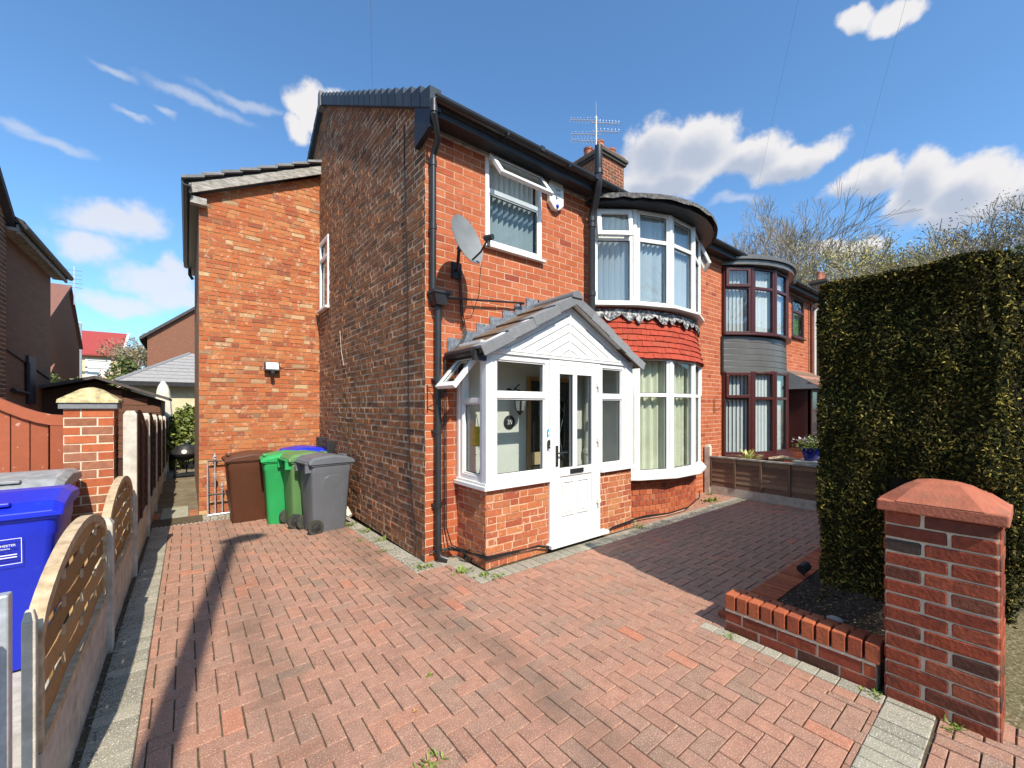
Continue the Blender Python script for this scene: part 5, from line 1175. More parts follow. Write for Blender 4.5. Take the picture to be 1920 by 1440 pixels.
# ------------------------------------------------------------------ wheelie bins
def bin_thing(label, loc, rz, bm, lm, h=1.0, w=.56, d=.70, tilt_lid=0., group=None):
    """local: back (wheels, handle) at -y, front at +y"""
    t = thing('wheelie_bin', label, 'bin', loc, group, local=True, rz=rz)
    g = MB(); hz = h * .93; b0, b1 = .78, 1.0
    lv = [(.0, .74, .76), (.03, .78, .80), (hz * .84, .97, .97), (hz * .86, 1.0, 1.0), (hz, 1.0, 1.0)]
    rings = []
    for (z, fx, fy) in lv:
        x, y0, y1 = w / 2 * fx, -d / 2 * (1.0 if z > .5 else .86), d / 2 * fy; r = .045; q = []
        for (cx, cy, a0) in ((x - r, y1 - r, 0), (-x + r, y1 - r, 90), (-x + r, y0 + r, 180), (x - r, y0 + r, 270)):
            for a in (0, 30, 60, 90): q.append((cx + r * math.cos(math.radians(a0 + a)), cy + r * math.sin(math.radians(a0 + a)), z))
        rings.append(q)
    n = 16; vs = [v for q in rings for v in q]; fs = [tuple(range(n))[::-1], tuple(range((len(lv)-1)*n, len(lv)*n))]
    for k in range(len(lv) - 1):
        for i in range(n): j = (i + 1) % n; fs.append((k*n+i, k*n+j, (k+1)*n+j, (k+1)*n+i))
    g.add(vs, fs); body = g.build('body', bm, t, smooth=True)
    g = MB(); g.box(-w/2 - .015, w/2 + .015, -d/2 - .01, d/2 + .015, hz - .045, hz - .005); g.build('rim', bm, t, bevel=.008)
    for s in (-1, 1):                                   # raised arch panel on each side
        g = MB(); X = lambda z: s * (w / 2 * (.78 + (.97 - .78) * (z / (hz * .84))) )
        P_ = [(-.13, .10), (-.13, .66), (-.10, .72), (-.04, .75), (.06, .75), (.12, .72), (.15, .66), (.15, .10)]
        for (ya, za), (yb, zb) in zip(P_, P_[1:]): g.tube([(X(za) , ya, za * h), (X(zb), yb, zb * h)], .006, 5)
        g.build('moulding', bm, t)
    g = MB(); L0, L1 = -d/2 - .04, d/2 + .035; W0 = w/2 + .03
    prof = [(L0, hz + .02), (L0 + .06, hz + .075), (0, hz + .10), (L1 - .10, hz + .065), (L1, hz + .015)]
    vs = []; 
    for (y, z) in prof: vs += [(-W0, y, z - .035), (-W0 * .86, y, z), (W0 * .86, y, z), (W0, y, z - .035)]
    fs = []
    for k in range(len(prof) - 1):
        for i in range(3): fs.append((k*4+i, k*4+i+1, k*4+5+i, k*4+4+i))
    m = len(vs); vs += [(-W0, L0, hz - .015), (W0, L0, hz - .015), (W0, L1, hz - .02), (-W0, L1, hz - .02)]
    e = len(prof) * 4; fs += [(0, m, m+1, 3, 2, 1), (e-4, e-3, e-2, e-1, m+2, m+3), (m, m+3, m+2, m+1)] + [(*[k*4 for k in range(len(prof))][::-1], m, m+3)[::-1]] + [(*[k*4+3 for k in range(len(prof))], m+2, m+1)]
    g.add(vs, fs); lid = g.build('lid', lm, t, bevel=.006)
    g = MB(); g.box(-.10, .10, L1 - .09, L1 - .04, hz + .055, hz + .078); g.build('lid_grip', lm, lid, bevel=.006)
    g = MB(); g.tube([(-w/2 + .03, L0 - .02, hz + .0), (w/2 - .03, L0 - .02, hz + .0)], .016, 8); 
    for s in (-1, 1): g.box(s * (w/2 - .06) - .02, s * (w/2 - .06) + .02, L0 - .03, -d/2 + .02, hz - .13, hz + .01)
    g.build('handle', bm if bm is not M_olive else M_green, t, bevel=.004)
    for s in (-1, 1):
        g = MB(); wx = s * (w/2 - .03); g.lathe((wx - s * .03, -d/2 + .06, .10), [(.10, 0), (.104, .006), (.104, .038), (.10, .045)] if s > 0 else [(.10, 0), (.104, .006), (.104, .038), (.10, .045)], 20, axis=(s, 0, 0)); wh = g.build('wheel', M_rubber, t, smooth=True)
        g = MB(); g.lathe((wx + s * .008, -d/2 + .06, .10), [(.066, 0), (.066, .01), (.03, .016), (.018, .022)], 14, axis=(s, 0, 0)); g.build('hub', M_gasket, wh)
        for k in range(6):
            a = k * math.pi / 3; g = MB(); g.tube([(wx + s * .022, -d/2 + .06 + .02 * math.cos(a), .10 + .02 * math.sin(a)), (wx + s * .019, -d/2 + .06 + .062 * math.cos(a), .10 + .062 * math.sin(a))], .006, 4); g.build('spoke', M_rubber, wh)
    return t
GB = 'bins standing by the extension wall'
zb = gz(6.6)
bin_thing('grey wheelie bin with a matching lid, nearest of the bins by the extension', (1.56, 6.30, zb), -math.pi/2 + .14, M_grey, M_grey, 1.05, .48, .55, group=GB)
bin_thing('dull olive green wheelie bin squeezed between the bright green and grey bins', (1.42, 6.82, zb), -math.pi/2 + .1, M_olive, M_olive, 1.05, .48, .55, group=GB)
bin_thing('bright green wheelie bin with its lid grip facing left', (1.20, 7.25, gz(7.3)), math.pi/2 - .06, M_green, M_green, 1.04, .50, .60, group=GB)
bin_thing('dark brown wheelie bin standing leftmost of the row', (.80, 7.72, gz(7.7)), math.pi/2 + .02, M_brown, M_brown, 1.04, .50, .66, group=GB)
bin_thing('blue wheelie bin almost hidden behind the green bin', (1.55, 7.85, gz(8)), math.pi/2, M_blue, M_blue, 1.07, .56, .62, group=GB)
# ornamental railing leaning on the extension wall
t = thing('iron_railing', 'black iron railing panel with silver spear finials leaning behind the bins', 'railing', (1.05, 8.4, gz(8.5)))
def rl(x, z): return (x, 8.36 + .16 * z, gz(8.4) + z)
zr = .88; x0, x1 = .27, 1.80
g = MB()
for x in (x0, x1):
    g = MB(); g.tube([rl(x, 0), rl(x, zr)], .011, 6); g.build('end_post', M_steel, t)
for z, nm in ((zr, 'top_rail'), (.34, 'middle_rail'), (.02, 'bottom_rail')):
    g = MB(); g.tube([rl(x0 - .0, z), rl(x1 + .0, z)], .014, 6); g.build(nm, M_blackm if z > .1 else M_steel, t)
x = x0 + .10; k = 0
while x < x1 - .02:
    g = MB(); g.tube([rl(x, 0), rl(x, zr + .03)], .009, 6); b_ = g.build('bar', M_steel if k < 3 else M_blackm, t)
    if k % 2 == 0:
        g = MB(); p = Vector(rl(x, .62)); g.lathe(p, [(.008, -.08), (.026, -.03), (.028, .02), (.008, .07)], 8); g.build('basket_twist', M_silver, b_, smooth=True)
    g = MB(); p = Vector(rl(x, zr + .02)); g.lathe(p, [(.020, 0), (.028, .012), (.012, .03), (.030, .055), (.014, .085), (.004, .125)], 8); g.tube([p + Vector((-.035, 0, .03)), p + Vector((0, 0, .05)), p + Vector((.035, 0, .03))], .006, 5); g.build('finial', M_silver, b_, smooth=True)
    if x + .1 < x1:
        g = MB(); g.tube([rl(x + .095, 0), rl(x + .095, .42)], .008, 6); d_ = g.build('dog_bar', M_steel, t)
        g = MB(); p = Vector(rl(x + .095, .42)); g.lathe(p, [(.018, 0), (.010, .02), (.026, .05), (.004, .11)], 8); g.build('finial', M_silver, d_, smooth=True)
    x += .195; k += 1
# cream object and weeds at the side wall foot
t = thing('plastic_bag', 'crumpled cream plastic container lying at the wall foot behind the grey bin', 'container', (1.86, 6.35, gz(6.4)))
g = MB(); g.tube([(1.82, 6.52, gz(6.5) + .22), (1.86, 6.42, gz(6.4) + .20), (1.90, 6.30, gz(6.3) + .12)], [.05, .06, .035], 8); g.build('body', M_parasol, t, smooth=True)

# ------------------------------------------------------------------ left boundary: low arched panels, then the tall fence
FXL = -.45
def post(x, y, z0, z1, name_parent, m=M_conc, w=.05):
    g = MB(); g.box(x - w, x + w, y - w, y + w, z0, z1 - .04); g.add([(x-w,y-w,z1-.04),(x+w,y-w,z1-.04),(x+w,y+w,z1-.04),(x-w,y+w,z1-.04),(x-w*.6,y-w*.6,z1),(x+w*.6,y-w*.6,z1),(x+w*.6,y+w*.6,z1),(x-w*.6,y+w*.6,z1)], [(4,5,6,7),(0,1,5,4),(1,2,6,5),(2,3,7,6),(3,0,4,7)])
    return g.build('post', m, name_parent, bevel=.004)
lowf = thing('arched_lattice_fence', 'low garden fence of two arched slatted panels on concrete boards beside the driveway', 'fence', (FXL, 3.9, 0))
for y, w_ in ((2.275, .018), (3.99, .05)): post(FXL, y, -.05, .94 if w_ < .04 else .91, lowf, M_conc_l, w_)
for (ya, yb) in ((2.31, 3.94), (4.04, 5.67)):
    g = MB(); g.box(FXL - .022, FXL + .022, ya, yb, -.02, .38); g.build('gravel_board', M_conc_l, lowf)
    L = yb - ya; z0, zs, zt = .385, .84, 1.075; n = 20
    def top(t): return zs + (zt - zs) * math.sin(math.pi * min(max(t, 0), 1)) ** .62
    pth = [(0, z0)] + [(i / n * L, top(i / n)) for i in range(n + 1)] + [(L, z0)]
    fr_pts = [(y_, z_) for y_, z_ in pth]; g = MB(); w = .038
    # arched rim built as a swept rectangle
    cy, cz = L / 2, .6; outer = fr_pts; inner = []
    for (y_, z_) in outer:
        inner.append((min(max(y_, w), L - w) if z_ > z0 else (w if y_ < L/2 else L - w), z_ - (w * 1.05 if 0 < y_ < L else 0) if z_ > z0 else z0))
    inner = [(w, z0)] + [(w + (L - 2*w) * i / n, max(top(i / n) - w * 1.1, z0)) for i in range(n + 1)] + [(L - w, z0)]
    vs = []; hw = .024
    for (y_, z_) in outer: vs += [(FXL - hw, ya + y_, z_), (FXL + hw, ya + y_, z_)]
    o_ = len(vs)
    for (y_, z_) in inner: vs += [(FXL - hw, ya + y_, z_), (FXL + hw, ya + y_, z_)]
    fs = []
    for i in range(len(outer) - 1):
        a, b = 2*i, 2*i+2; fs += [(a, b, b+1, a+1), (o_+a, o_+a+1, o_+b+1, o_+b), (a, o_+a, o_+b, b), (a+1, b+1, o_+b+1, o_+a+1)]
    g.add(vs, fs); rim = g.build('arched_frame', M_wood, lowf)
    g = MB(); g.box(FXL - .03, FXL + .03, ya + w, yb - w, z0, z0 + .04); g.build('bottom_rail', M_wood, lowf)
    for k in range(5):                                 # woven slats, each shaped to the arch
        zc0 = z0 + .05 + k * .125; h = .098; pts_t = []; pts_b = []
        for i in range(13):
            t = i / 12; y_ = w * .8 + (L - 1.6 * w) * t; tp_ = top(y_ / L) - w; wob = .005 * math.sin(t * math.pi * 4 + k * math.pi)
            zt_, zb_ = min(zc0 + h, tp_), zc0
            if zt_ - zb_ > .012: pts_t.append((wob, y_, zt_)); pts_b.append((wob, y_, zb_))
        if len(pts_t) < 2: continue
        g = MB(); vs = []; fs = []
        for (wo_, y_, zt_), (_, _, zb_) in zip(pts_t, pts_b): vs += [(FXL + wo_ - .005, ya + y_, zb_), (FXL + wo_ + .005, ya + y_, zb_), (FXL + wo_ + .005, ya + y_, zt_), (FXL + wo_ - .005, ya + y_, zt_)]
        for i in range(len(pts_t) - 1):
            a, b = 4*i, 4*i+4
            for q in range(4): fs.append((a + q, a + (q+1) % 4, b + (q+1) % 4, b + q))
        m = 4 * (len(pts_t) - 1); fs += [(3, 2, 1, 0), (m, m+1, m+2, m+3)]
        g.add(vs, fs); g.build('slat', M_slat, lowf)
    for q in (.25, .5, .75):
        y_ = L * q; g = MB(); g.box(FXL - .030, FXL - .016, ya + y_ - .010, ya + y_ + .010, z0, top(q) - w); g.build('batten', M_slat, lowf)
        for k in range(4):
            zz = z0 + .145 + k * .125
            if zz + .04 < top(q) - w: g = MB(); g.box(FXL + .008, FXL + .020, ya + y_ - .006, ya + y_ + .006, zz, zz + .045); g.build('peg', M_wood, lowf)
tall = thing('tall_boundary_fence', 'tall dark wooden fence with concrete posts running back beside the path', 'fence', (FXL, 10, 0))
y = 5.72; k = 0
while y < 19:
    post(FXL, y, gz(y) - .05, 1.68 + gz(y), tall, M_conc_l, .052)
    yn = y + 1.86
    g = MB(); g.box(FXL - .022, FXL + .022, y + .052, yn - .052, gz(y) - .1, .38 + gz(y)); g.build('gravel_board', M_conc_l, tall)
    for r in range(9):
        z0 = .385 + gz(y) + r * .14
        g = MB(); a, b = y + .056, yn - .056; zt = z0 + .155
        if r == 8: 
            n = 10; P_ = [(a, z0)] + [(a + (b-a)*i/n, z0 + .02 + .16 * math.sin(math.pi * i / n)) for i in range(n + 1)] + [(b, z0)]
            g.prism([(FXL - .008, yy, zz) for yy, zz in P_], (.016, 0, 0))
        else: g.prism([(FXL + .014, a, z0), (FXL + .014, b, z0), (FXL + .002, b, zt), (FXL + .002, a, zt)], (-.012, 0, 0))
        g.build('board', M_darkwood, tall)
    for q in (.02, .5, .98):
        yy = y + .06 + q * (yn - y - .12); g = MB(); g.box(FXL + .012, FXL + .034, yy - .018, yy + .018, .39 + gz(y), 1.55 + gz(y)); g.build('batten', M_darkwood, tall)
    y = yn; k += 1
# neighbour's steel gate, folded back at the lower left corner
t = thing('steel_gate', 'grey galvanised steel gate frame at the near end of the arched fence', 'gate', (-.52, 2.0, 0))
g = MB(); g.box(-.505, -.462, 2.10, 2.145, 0, 1.06); g.build('hinge_post', M_steel, t, bevel=.006)
g = MB(); g.tube([(-.50, 2.02, .06), (-.50, 2.02, .96)], .022, 8); g.tube([(-.50, 2.02, .93), (-.78, 1.45, .93)], .022, 8); g.tube([(-.50, 2.02, .10), (-.78, 1.45, .10)], .022, 8); g.build('gate_frame', M_steel, t, smooth=True)
for k in range(1, 5):
    f = k / 5; g = MB(); g.tube([(-.50 - .28 * f, 2.02 - .57 * f, .10), (-.50 - .28 * f, 2.02 - .57 * f, .93)], .009, 6); g.build('bar', M_steel, t)
g = MB(); g.box(-.66, -.62, 2.55, 2.59, .2, 1.18); g.build('inner_post', M_steel, t)
# brown gate and the pillar beside it
pl = thing('brick_gate_pillar', 'orange brick gate pillar with a mossy stone cap behind the blue bin', 'pillar', (-.74, 5.75, 0))
pp_ = Pieces('brick', pl, 300); PX0, PX1, PY0, PY1 = -.905, -.565, 5.62, 5.95
for fr, w, nm in ((Fr((PX0, PY0, 0), (1,0,0), (0,-1,0)), PX1-PX0, 0), (Fr((PX1, PY0, 0), (0,1,0), (1,0,0)), PY1-PY0, 1)):
    brick_wall(pp_, 'core', pl, fr, w, 1.66, [M_front, M_front, M_front, M_bricks_far], M_mort_p, L=.228, course=.083, joint=.011, thick=.1, skin=.002, chf=.002, bond='stretcher', su0=.1 if nm else 0.)
pp_.build()
g = MB(); g.box(PX0 - .03, PX1 + .03, PY0 - .03, PY1 + .03, 1.662, 1.72); g.build('cap_base', M_tile_grey, pl, bevel=.005)
g = MB(); n = 8; cx, cy = (PX0 + PX1)/2, (PY0 + PY1)/2; vs = []; lv = [(1.0, 0), (.99, .03), (.62, .09), (.34, .135), (.05, .155)]
for (f, z) in lv:
    for (sx, sy) in ((-1,-1),(0,-1),(1,-1),(1,0),(1,1),(0,1),(-1,1),(-1,0)): vs.append((cx + sx * .21 * f, cy + sy * .21 * f, 1.72 + z))
fs = [(k*8+i, k*8+(i+1)%8, (k+1)*8+(i+1)%8, (k+1)*8+i) for k in range(4) for i in range(8)] + [tuple(range(32, 40))]
g.add(vs, fs); g.build('cap', M_cap_lichen, pl, smooth=True, bevel=.006)
gt = thing('brown_wooden_gate', 'tall brown painted boarded gate with a curved top rail left of the brick pillar', 'gate', (-1.6, 5.8, 0))
gx1 = PX0 - .02
def gtop(x): 
    f = min(max((gx1 - x) / 1.3, 0), 1); return 1.60 + .36 * (0.5 - 0.5 * math.cos(math.pi * min(f * 1.5, 1.0)))
for k in range(11):
    xa = gx1 - .10 - (k + 1) * .118; xb2 = xa + .112; g = MB()
    g.prism([(xa, 5.80, .06), (xb2, 5.80, .06), (xb2, 5.80, gtop(xb2) - .06), (xa, 5.80, gtop(xa) - .06)], (0, .02, 0)); g.build('board', M_gate, gt, bevel=.004)
g = MB(); g.box(gx1 - .09, gx1, 5.77, 5.83, .05, 1.58); g.build('stile', M_gate, gt, bevel=.004)
g = MB(); xs = [gx1 - 1.4 * i / 16 for i in range(17)]; lo = [(x, 5.765, gtop(x) - .10) for x in xs]; hi = [(x, 5.765, gtop(x)) for x in xs]
vs = lo + hi + [(x, 5.84, z) for x, _, z in lo] + [(x, 5.84, z) for x, _, z in hi]; N = 17; fs = []
for i in range(16): fs += [(i, i+1, N+i+1, N+i), (2*N+i+1, 2*N+i, 3*N+i, 3*N+i+1), (N+i, N+i+1, 3*N+i+1, 3*N+i), (i+1, i, 2*N+i, 2*N+i+1)]
g.add(vs, fs); g.build('curved_rail', M_gate, gt)
# bins behind the low fence
def label_panel(t, body_y, ):
    pass
tb = bin_thing('bright blue wheelie bin with a white printed panel behind the arched fence', (-.98, 4.30, 0), math.pi + .04, M_blue, M_blue, 1.08, .60, .72)
pf_ = Fr((-.06, .348, .56), (-1, 0, 0), (0, 1, .10), (0, .0, 1))
fl2 = Fr((-.050, .376, .79), (-1, 0, 0), (0, 1, 0), (0, .07, 1))
g = MB(); g.ring(fl2, -.12, .105, -.085, .075, .003, -.001, .0025); g.build('label_border', M_white, tb)
text_obj('MANCHESTER', .0185, fl2.sub(.022, .001, .034), M_white, tb, ext=.002); text_obj('CITY COUNCIL', .011, fl2.sub(.020, .001, .014), M_white, tb, ext=.002)
for k in range(2):
    g = MB(); g.lbox(fl2, -.04, .085, 0, .0025, -.028 - k * .016, -.022 - k * .016); g.build('print_line', M_white, tb)
bin_thing('grey-lidded wheelie bin standing behind the bright blue one by the gate', (-1.10, 5.15, 0), math.pi, M_grey, M_lidgrey, 1.12, .60, .72)

# ------------------------------------------------------------------ right boundary
wl = thing('planter_wall', 'low brick planter wall with bricks on edge, running from the gate pillar', 'wall', (3.25, 1.0, 0))
WX0, WX1, WYA, WYB = 3.215, 3.33, .60, 1.47
wp = Pieces('brick', wl, 300)
frW = Fr((WX0, WYB, -.022), (0, -1, 0), (-1, 0, 0))
brick_wall(wp, 'core', wl, frW, WYB - WYA, .165, [M_front_d, M_pillar, M_pillar], M_mort_p, L=.232, course=.0825, joint=.010, thick=.11, skin=.004, chf=.003)
y = WYB + .005; k = 0; DZ = -.022
while y > WYA + .03:
    g = MB(); yy = y - .078; z0 = .158
    g.box(WX0 - .012, WX0 + .112, yy + .004, y - .005, z0, z0 + .112); g.build('brick', M_edge, wl, bevel=.005)
    g = MB(); g.box(WX0 + .118, WX0 + .225, yy + .004, y - .005, z0 - .03, z0 + .085); g.build('brick', M_edge, wl, bevel=.005)
    y = yy - .004; k += 1
g = MB(); g.box(WX0 - .008, WX0 + .11, WYA, WYB, .141, .160); g.build('mortar_bed', M_mort_p, wl)
wp.build()
x = 3.36
while x < 6.6:
    g = MB(); g.box(x, x + .068, 1.385, 1.60, -.02, .035 + random.uniform(-.003, .003)); o_ = g.build('edging', M_edge, bed, bevel=.004); x += .076
# gate pillar
gp = thing('gate_pillar', 'dark red brick gate pillar with a pyramid terracotta cap in front of the hedge', 'pillar', (3.36, .33, 0))
QX0, QX1, QY0, QY1 = 3.205, 3.545, .125, .555
gpp = Pieces('brick', gp, 300)
for fr, w, su in ((Fr((QX0, QY1, -.02), (0,-1,0), (-1,0,0)), QY1-QY0-.0, 0), (Fr((QX0, QY0, -.02), (1,0,0), (0,-1,0)), QX1-QX0, .1), (Fr((QX1, QY1, -.02), (-1,0,0), (0,1,0)), QX1-QX0, .0)):
    # pillar bond: closer + stretcher on alternate courses
    part = None; mb = MB(); mb.prism([fr.pt(su, 0, 0), fr.pt(w - (.1 if su == 0 and w < .4 else 0), 0, 0), fr.pt(w - (.1 if su == 0 and w < .4 else 0), 0, 1.10), fr.pt(su, 0, 1.10)], -fr.n * .1); part = mb.build('core', M_mort_p, gp)
    for r in range(14):
        z = r * .079; cut = w * .36 if r % 2 else w * .60
        for (a, b) in ((0, cut), (cut, w)):
            j = lambda: random.uniform(-.0045, .0045)
            a2 = a + (.006 if a > 0 else -.001) + abs(j()); b2 = b - (.006 if b < w else -.001) - abs(j())
            zt = min(z + .079 - .007, 1.10)
            q_ = .45; poly = [(a2, z + .005 + j() * q_), ((a2 + b2) / 2, z + .004 + j() * q_), (b2 - .004, z + .006 + j() * q_), (b2, z + .014), (b2 + j() * q_, zt - .008), (b2 - .007, zt + j() * q_), ((a2 + b2) / 2 + .02, zt + .001 + j() * q_), (a2 + .005, zt + j() * q_), (a2 + j() * q_, zt - .009)]
            gpp.add(poly, fr, 0, M_pillar, part, chamfer=.004, proud=.006 + random.uniform(0, .004))
gpp.build()
g = MB(); o = .035; z0 = 1.083; g.box(QX0 - o, QX1 + o, QY0 - o, QY1 + o, z0, z0 + .062)
cx, cy = (QX0+QX1)/2, (QY0+QY1)/2; hx, hy = (QX1-QX0)/2 + o, (QY1-QY0)/2 + o; vs = []
lv = [(1.0, 0), (.68, .068), (.45, .105), (.22, .118)]
for (f, z) in lv:
    for i in range(16):
        a = 2*math.pi*(i+.5)/16; ca, sa = math.cos(a), math.sin(a); m = max(abs(ca), abs(sa)); p = 1 if f > .65 else (f/.65) ** .15
        vs.append((cx + hx * f * ca / (m ** p), cy + hy * f * sa / (m ** p), z0 + .062 + z))
fs = [(k*16+i, k*16+(i+1)%16, (k+1)*16+(i+1)%16, (k+1)*16+i) for k in range(3) for i in range(16)] + [tuple(range(48, 64))]
g.add(vs, fs); g.build('cap', M_cap, gp, bevel=.008)
# hedge
hd_ = thing('conifer_hedge', 'tall clipped dark green conifer hedge behind the gate pillar', 'hedge', (5.6, .55, 0))
HX0, HX1, HY0, HY1, HZ0, HZ1 = 3.44, 8.1, .115, .93, .50, 2.53
g = MB()
def hsx(z): return .05 * math.sin(z * 2.2)
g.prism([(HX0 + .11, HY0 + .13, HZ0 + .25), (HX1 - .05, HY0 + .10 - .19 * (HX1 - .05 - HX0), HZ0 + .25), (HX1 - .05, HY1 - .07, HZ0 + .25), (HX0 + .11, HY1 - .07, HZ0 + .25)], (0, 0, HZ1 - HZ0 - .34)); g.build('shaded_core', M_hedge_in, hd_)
for (x, y) in ((3.75, .5), (4.6, .55), (5.5, .5), (6.5, .55), (7.5, .5)):
    g = MB(); g.tube([(x, y, -.02), (x + .03, y + .02, .4), (x, y, 1.2)], [.045, .035, .03], 7); g.build('trunk', M_bark, hd_, smooth=True)
def face_pts(n, axis, pos, a0, a1, b0, b1, depth):
    a = RNG.uniform(a0, a1, n); b = RNG.uniform(b0, b1, n); d = np.abs(RNG.normal(0, depth, n))
    lump = .022 * (np.sin(a * 9 + b * 5) + np.sin(b * 11 - a * 4)) + .02 * np.sin(a * 23 + 3 * b)
    return a, b, d, lump
cs = []; ns_ = []
n = 105000; a, b, d, l = face_pts(n, 0, HX0, HY0 - .01, HY1 + .02, HZ0 - .03, HZ1, .05)      # face towards the drive
cs.append(np.stack([HX0 + d - l + .05 * ((b - HZ0) / 1.9 - .5) * 0, a, b], 1)); ns_.append(np.tile([-1, 0, .25], (n, 1)))
n = 46000; a, b, d, l = face_pts(n, 1, HY0, HX0 - .02, 5.2, HZ0, HZ1, .035); cs.append(np.stack([a, HY0 + d - l, b], 1)); ns_.append(np.tile([0, -1, .25], (n, 1)))
n = 14000; a, b, d, l = face_pts(n, 1, HY0, 5.2, HX1, HZ0 - .3, HZ1, .04); cs.append(np.stack([a, HY0 + d - l, b], 1)); ns_.append(np.tile([0, -1, .25], (n, 1)))
n = 38000; a, b, d, l = face_pts(n, 2, HZ1, HX0 - .02, HX1, HY0, HY1, .03); cs.append(np.stack([a, b, HZ1 - d + l * .8], 1)); ns_.append(np.tile([0, 0, 1], (n, 1)))
n = 30000; a, b, d, l = face_pts(n, 1, HY1, HX0 - .02, HX1, HZ0 - .2, HZ1, .04); cs.append(np.stack([a, HY1 - d + l, b], 1)); ns_.append(np.tile([0, 1, .25], (n, 1)))
n = 9000; a = RNG.uniform(HX0, HX1, n); b = RNG.uniform(HY0, HY1, n); cs.append(np.stack([a, b, HZ0 + np.abs(RNG.normal(0, .12, n)) - .06 + .05 * np.sin(a * 7)], 1)); ns_.append(np.tile([0, 0, -1], (n, 1)))
cen = np.concatenate(cs); nn = np.concatenate(ns_).astype(float)
# round the near corner in plan and keep clear of the pillar
R_ = .10; ox, oy = HX0 + R_, HY0 + R_; q = (cen[:, 0] < ox) & (cen[:, 1] < oy); dx_ = cen[q, 0] - ox; dy_ = cen[q, 1] - oy; m_ = np.maximum(np.abs(dx_), np.abs(dy_)); l_ = np.hypot(dx_, dy_) + 1e-6
cen[q, 0] = ox + dx_ / l_ * m_; cen[q, 1] = oy + dy_ / l_ * m_
ns2 = np.stack([dx_ / l_, dy_ / l_, np.full(len(l_), .25)], 1); side_ = np.abs(nn[q][:, 2]) < .5; tmp = nn[q]; tmp[side_] = ns2[side_]; nn[q] = tmp
shear = np.clip((HY1 - cen[:, 1]) / (HY1 - HY0), 0, 1); cen[:, 1] -= .19 * (cen[:, 0] - HX0) * shear
ins = (cen[:, 0] > 3.1) & (cen[:, 0] < 3.60) & (cen[:, 1] > .08) & (cen[:, 1] < .60) & (cen[:, 2] < 1.24); cen[ins, 0] = 3.60 + np.abs(RNG.normal(0, .02, ins.sum()))
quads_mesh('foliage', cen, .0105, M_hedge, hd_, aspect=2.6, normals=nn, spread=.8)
M_fence_chip = B('bark_chip', [(0,(.10,.07,.045)),(.7,(.18,.13,.085)),(1,(.36,.29,.2))], .95, 20, .3)
n = 1700; wc = np.stack([RNG.uniform(3.37, 5.2, n), RNG.uniform(.3, 1.37, n), np.full(n, .036) + RNG.uniform(0, .006, n)], 1)
o_ = quads_mesh('bark_chips', wc, .013, M_fence_chip, None, kind='stuff', aspect=1.9, normals=np.tile([0., 0, 1], (n, 1)), spread=.45); o_['label'] = 'pale bark chips and twigs scattered on the dark soil under the hedge'
# plastic lid and spot lamp in the bed
t = thing('white_disc', 'small pale disc lying in the shaded bed under the hedge', 'disc', (3.95, .95, .04)); g = MB(); g.lathe((3.95, .98, .03), [(.05, 0), (.055, .008), (.045, .014)], 16); g.build('disc', M_lidgrey, t, smooth=True)
t = thing('bed_spotlight', 'small black spotlight at the corner of the edging under the hedge', 'spotlight', (4.75, 1.43, .03)); g = MB(); g.tube([(4.75, 1.43, .0), (4.75, 1.43, .08)], .012, 6); g.tube([(4.70, 1.43, .10), (4.80, 1.42, .12)], .045, 10); g.build('lamp_head', M_blackm, t, smooth=True)
# low lap fence between the two front gardens
lf_ = thing('lap_panel_fence', 'low weathered lap panel fence between the two front gardens', 'fence', (8.05, 3.2, 0))
LX = 8.03
g = MB(); g.box(LX - .045, LX + .045, 3.96, 4.06, -.05, .90); g.add([(LX-.045,3.96,.90),(LX+.045,3.96,.90),(LX+.045,4.06,.90),(LX-.045,4.06,.90),(LX-.02,3.98,.95),(LX+.02,3.98,.95),(LX+.02,4.04,.95),(LX-.02,4.04,.95)], [(4,5,6,7),(0,1,5,4),(1,2,6,5),(2,3,7,6),(3,0,4,7)]); g.build('post', M_conc_l, lf_)
g = MB(); g.box(LX - .06, LX + .06, 2.02, 2.16, -.05, .86); g.build('post', M_conc, lf_)
g = MB(); g.box(LX - .025, LX + .025, 2.16, 3.96, -.03, .155); g.build('gravel_board', M_conc, lf_)
for r in range(6):
    z0 = .16 + r * .092; g = MB(); wv = random.uniform(-.004, .004)
    g.prism([(LX - .020, 2.18, z0 + wv), (LX - .020, 3.95, z0 - wv), (LX - .006, 3.95, z0 + .105), (LX - .006, 2.18, z0 + .105)], (.010, 0, 0)); g.build('board', M_lap, lf_)
for q in range(5):
    yy = 2.17 + q * 1.77 / 4; g = MB(); g.box(LX - .042, LX - .022, yy - .018, yy + .018, .16, .70); g.build('batten', M_lap, lf_)
g = MB(); g.box(LX - .045, LX + .02, 2.16, 3.96, .705, .735); g.build('capping', M_board, lf_, bevel=.003)
# pebbles, driftwood and plants behind it
def yucca(x, y, z, n, L, label, m=M_yucca, cat='plant', name='spiky_plant', wd=.022):
    t = thing(name, label, cat, (x, y, z)); g = MB()
    for i in range(n):
        a = random.uniform(0, 2*math.pi); e = random.uniform(.15, 1.35); l = L * random.uniform(.7, 1.1); d = Vector((math.cos(a) * math.cos(e), math.sin(a) * math.cos(e), math.sin(e))); s_ = Vector((-math.sin(a), math.cos(a), 0)) * wd
        b = Vector((x, y, z)); m_ = b + d * l * .55 + Vector((0, 0, .03)); tip = b + d * l - Vector((0, 0, .06 * l / L))
        g.add([b - s_ * .6, b + s_ * .6, m_ + s_ * .7, m_ - s_ * .7, tip], [(0, 1, 2, 3), (3, 2, 4)])
    g.build('leaves', m, t); return t
yucca(8.45, 3.45, .55, 90, .40, 'yellow green spiky plant behind the lap panel fence')
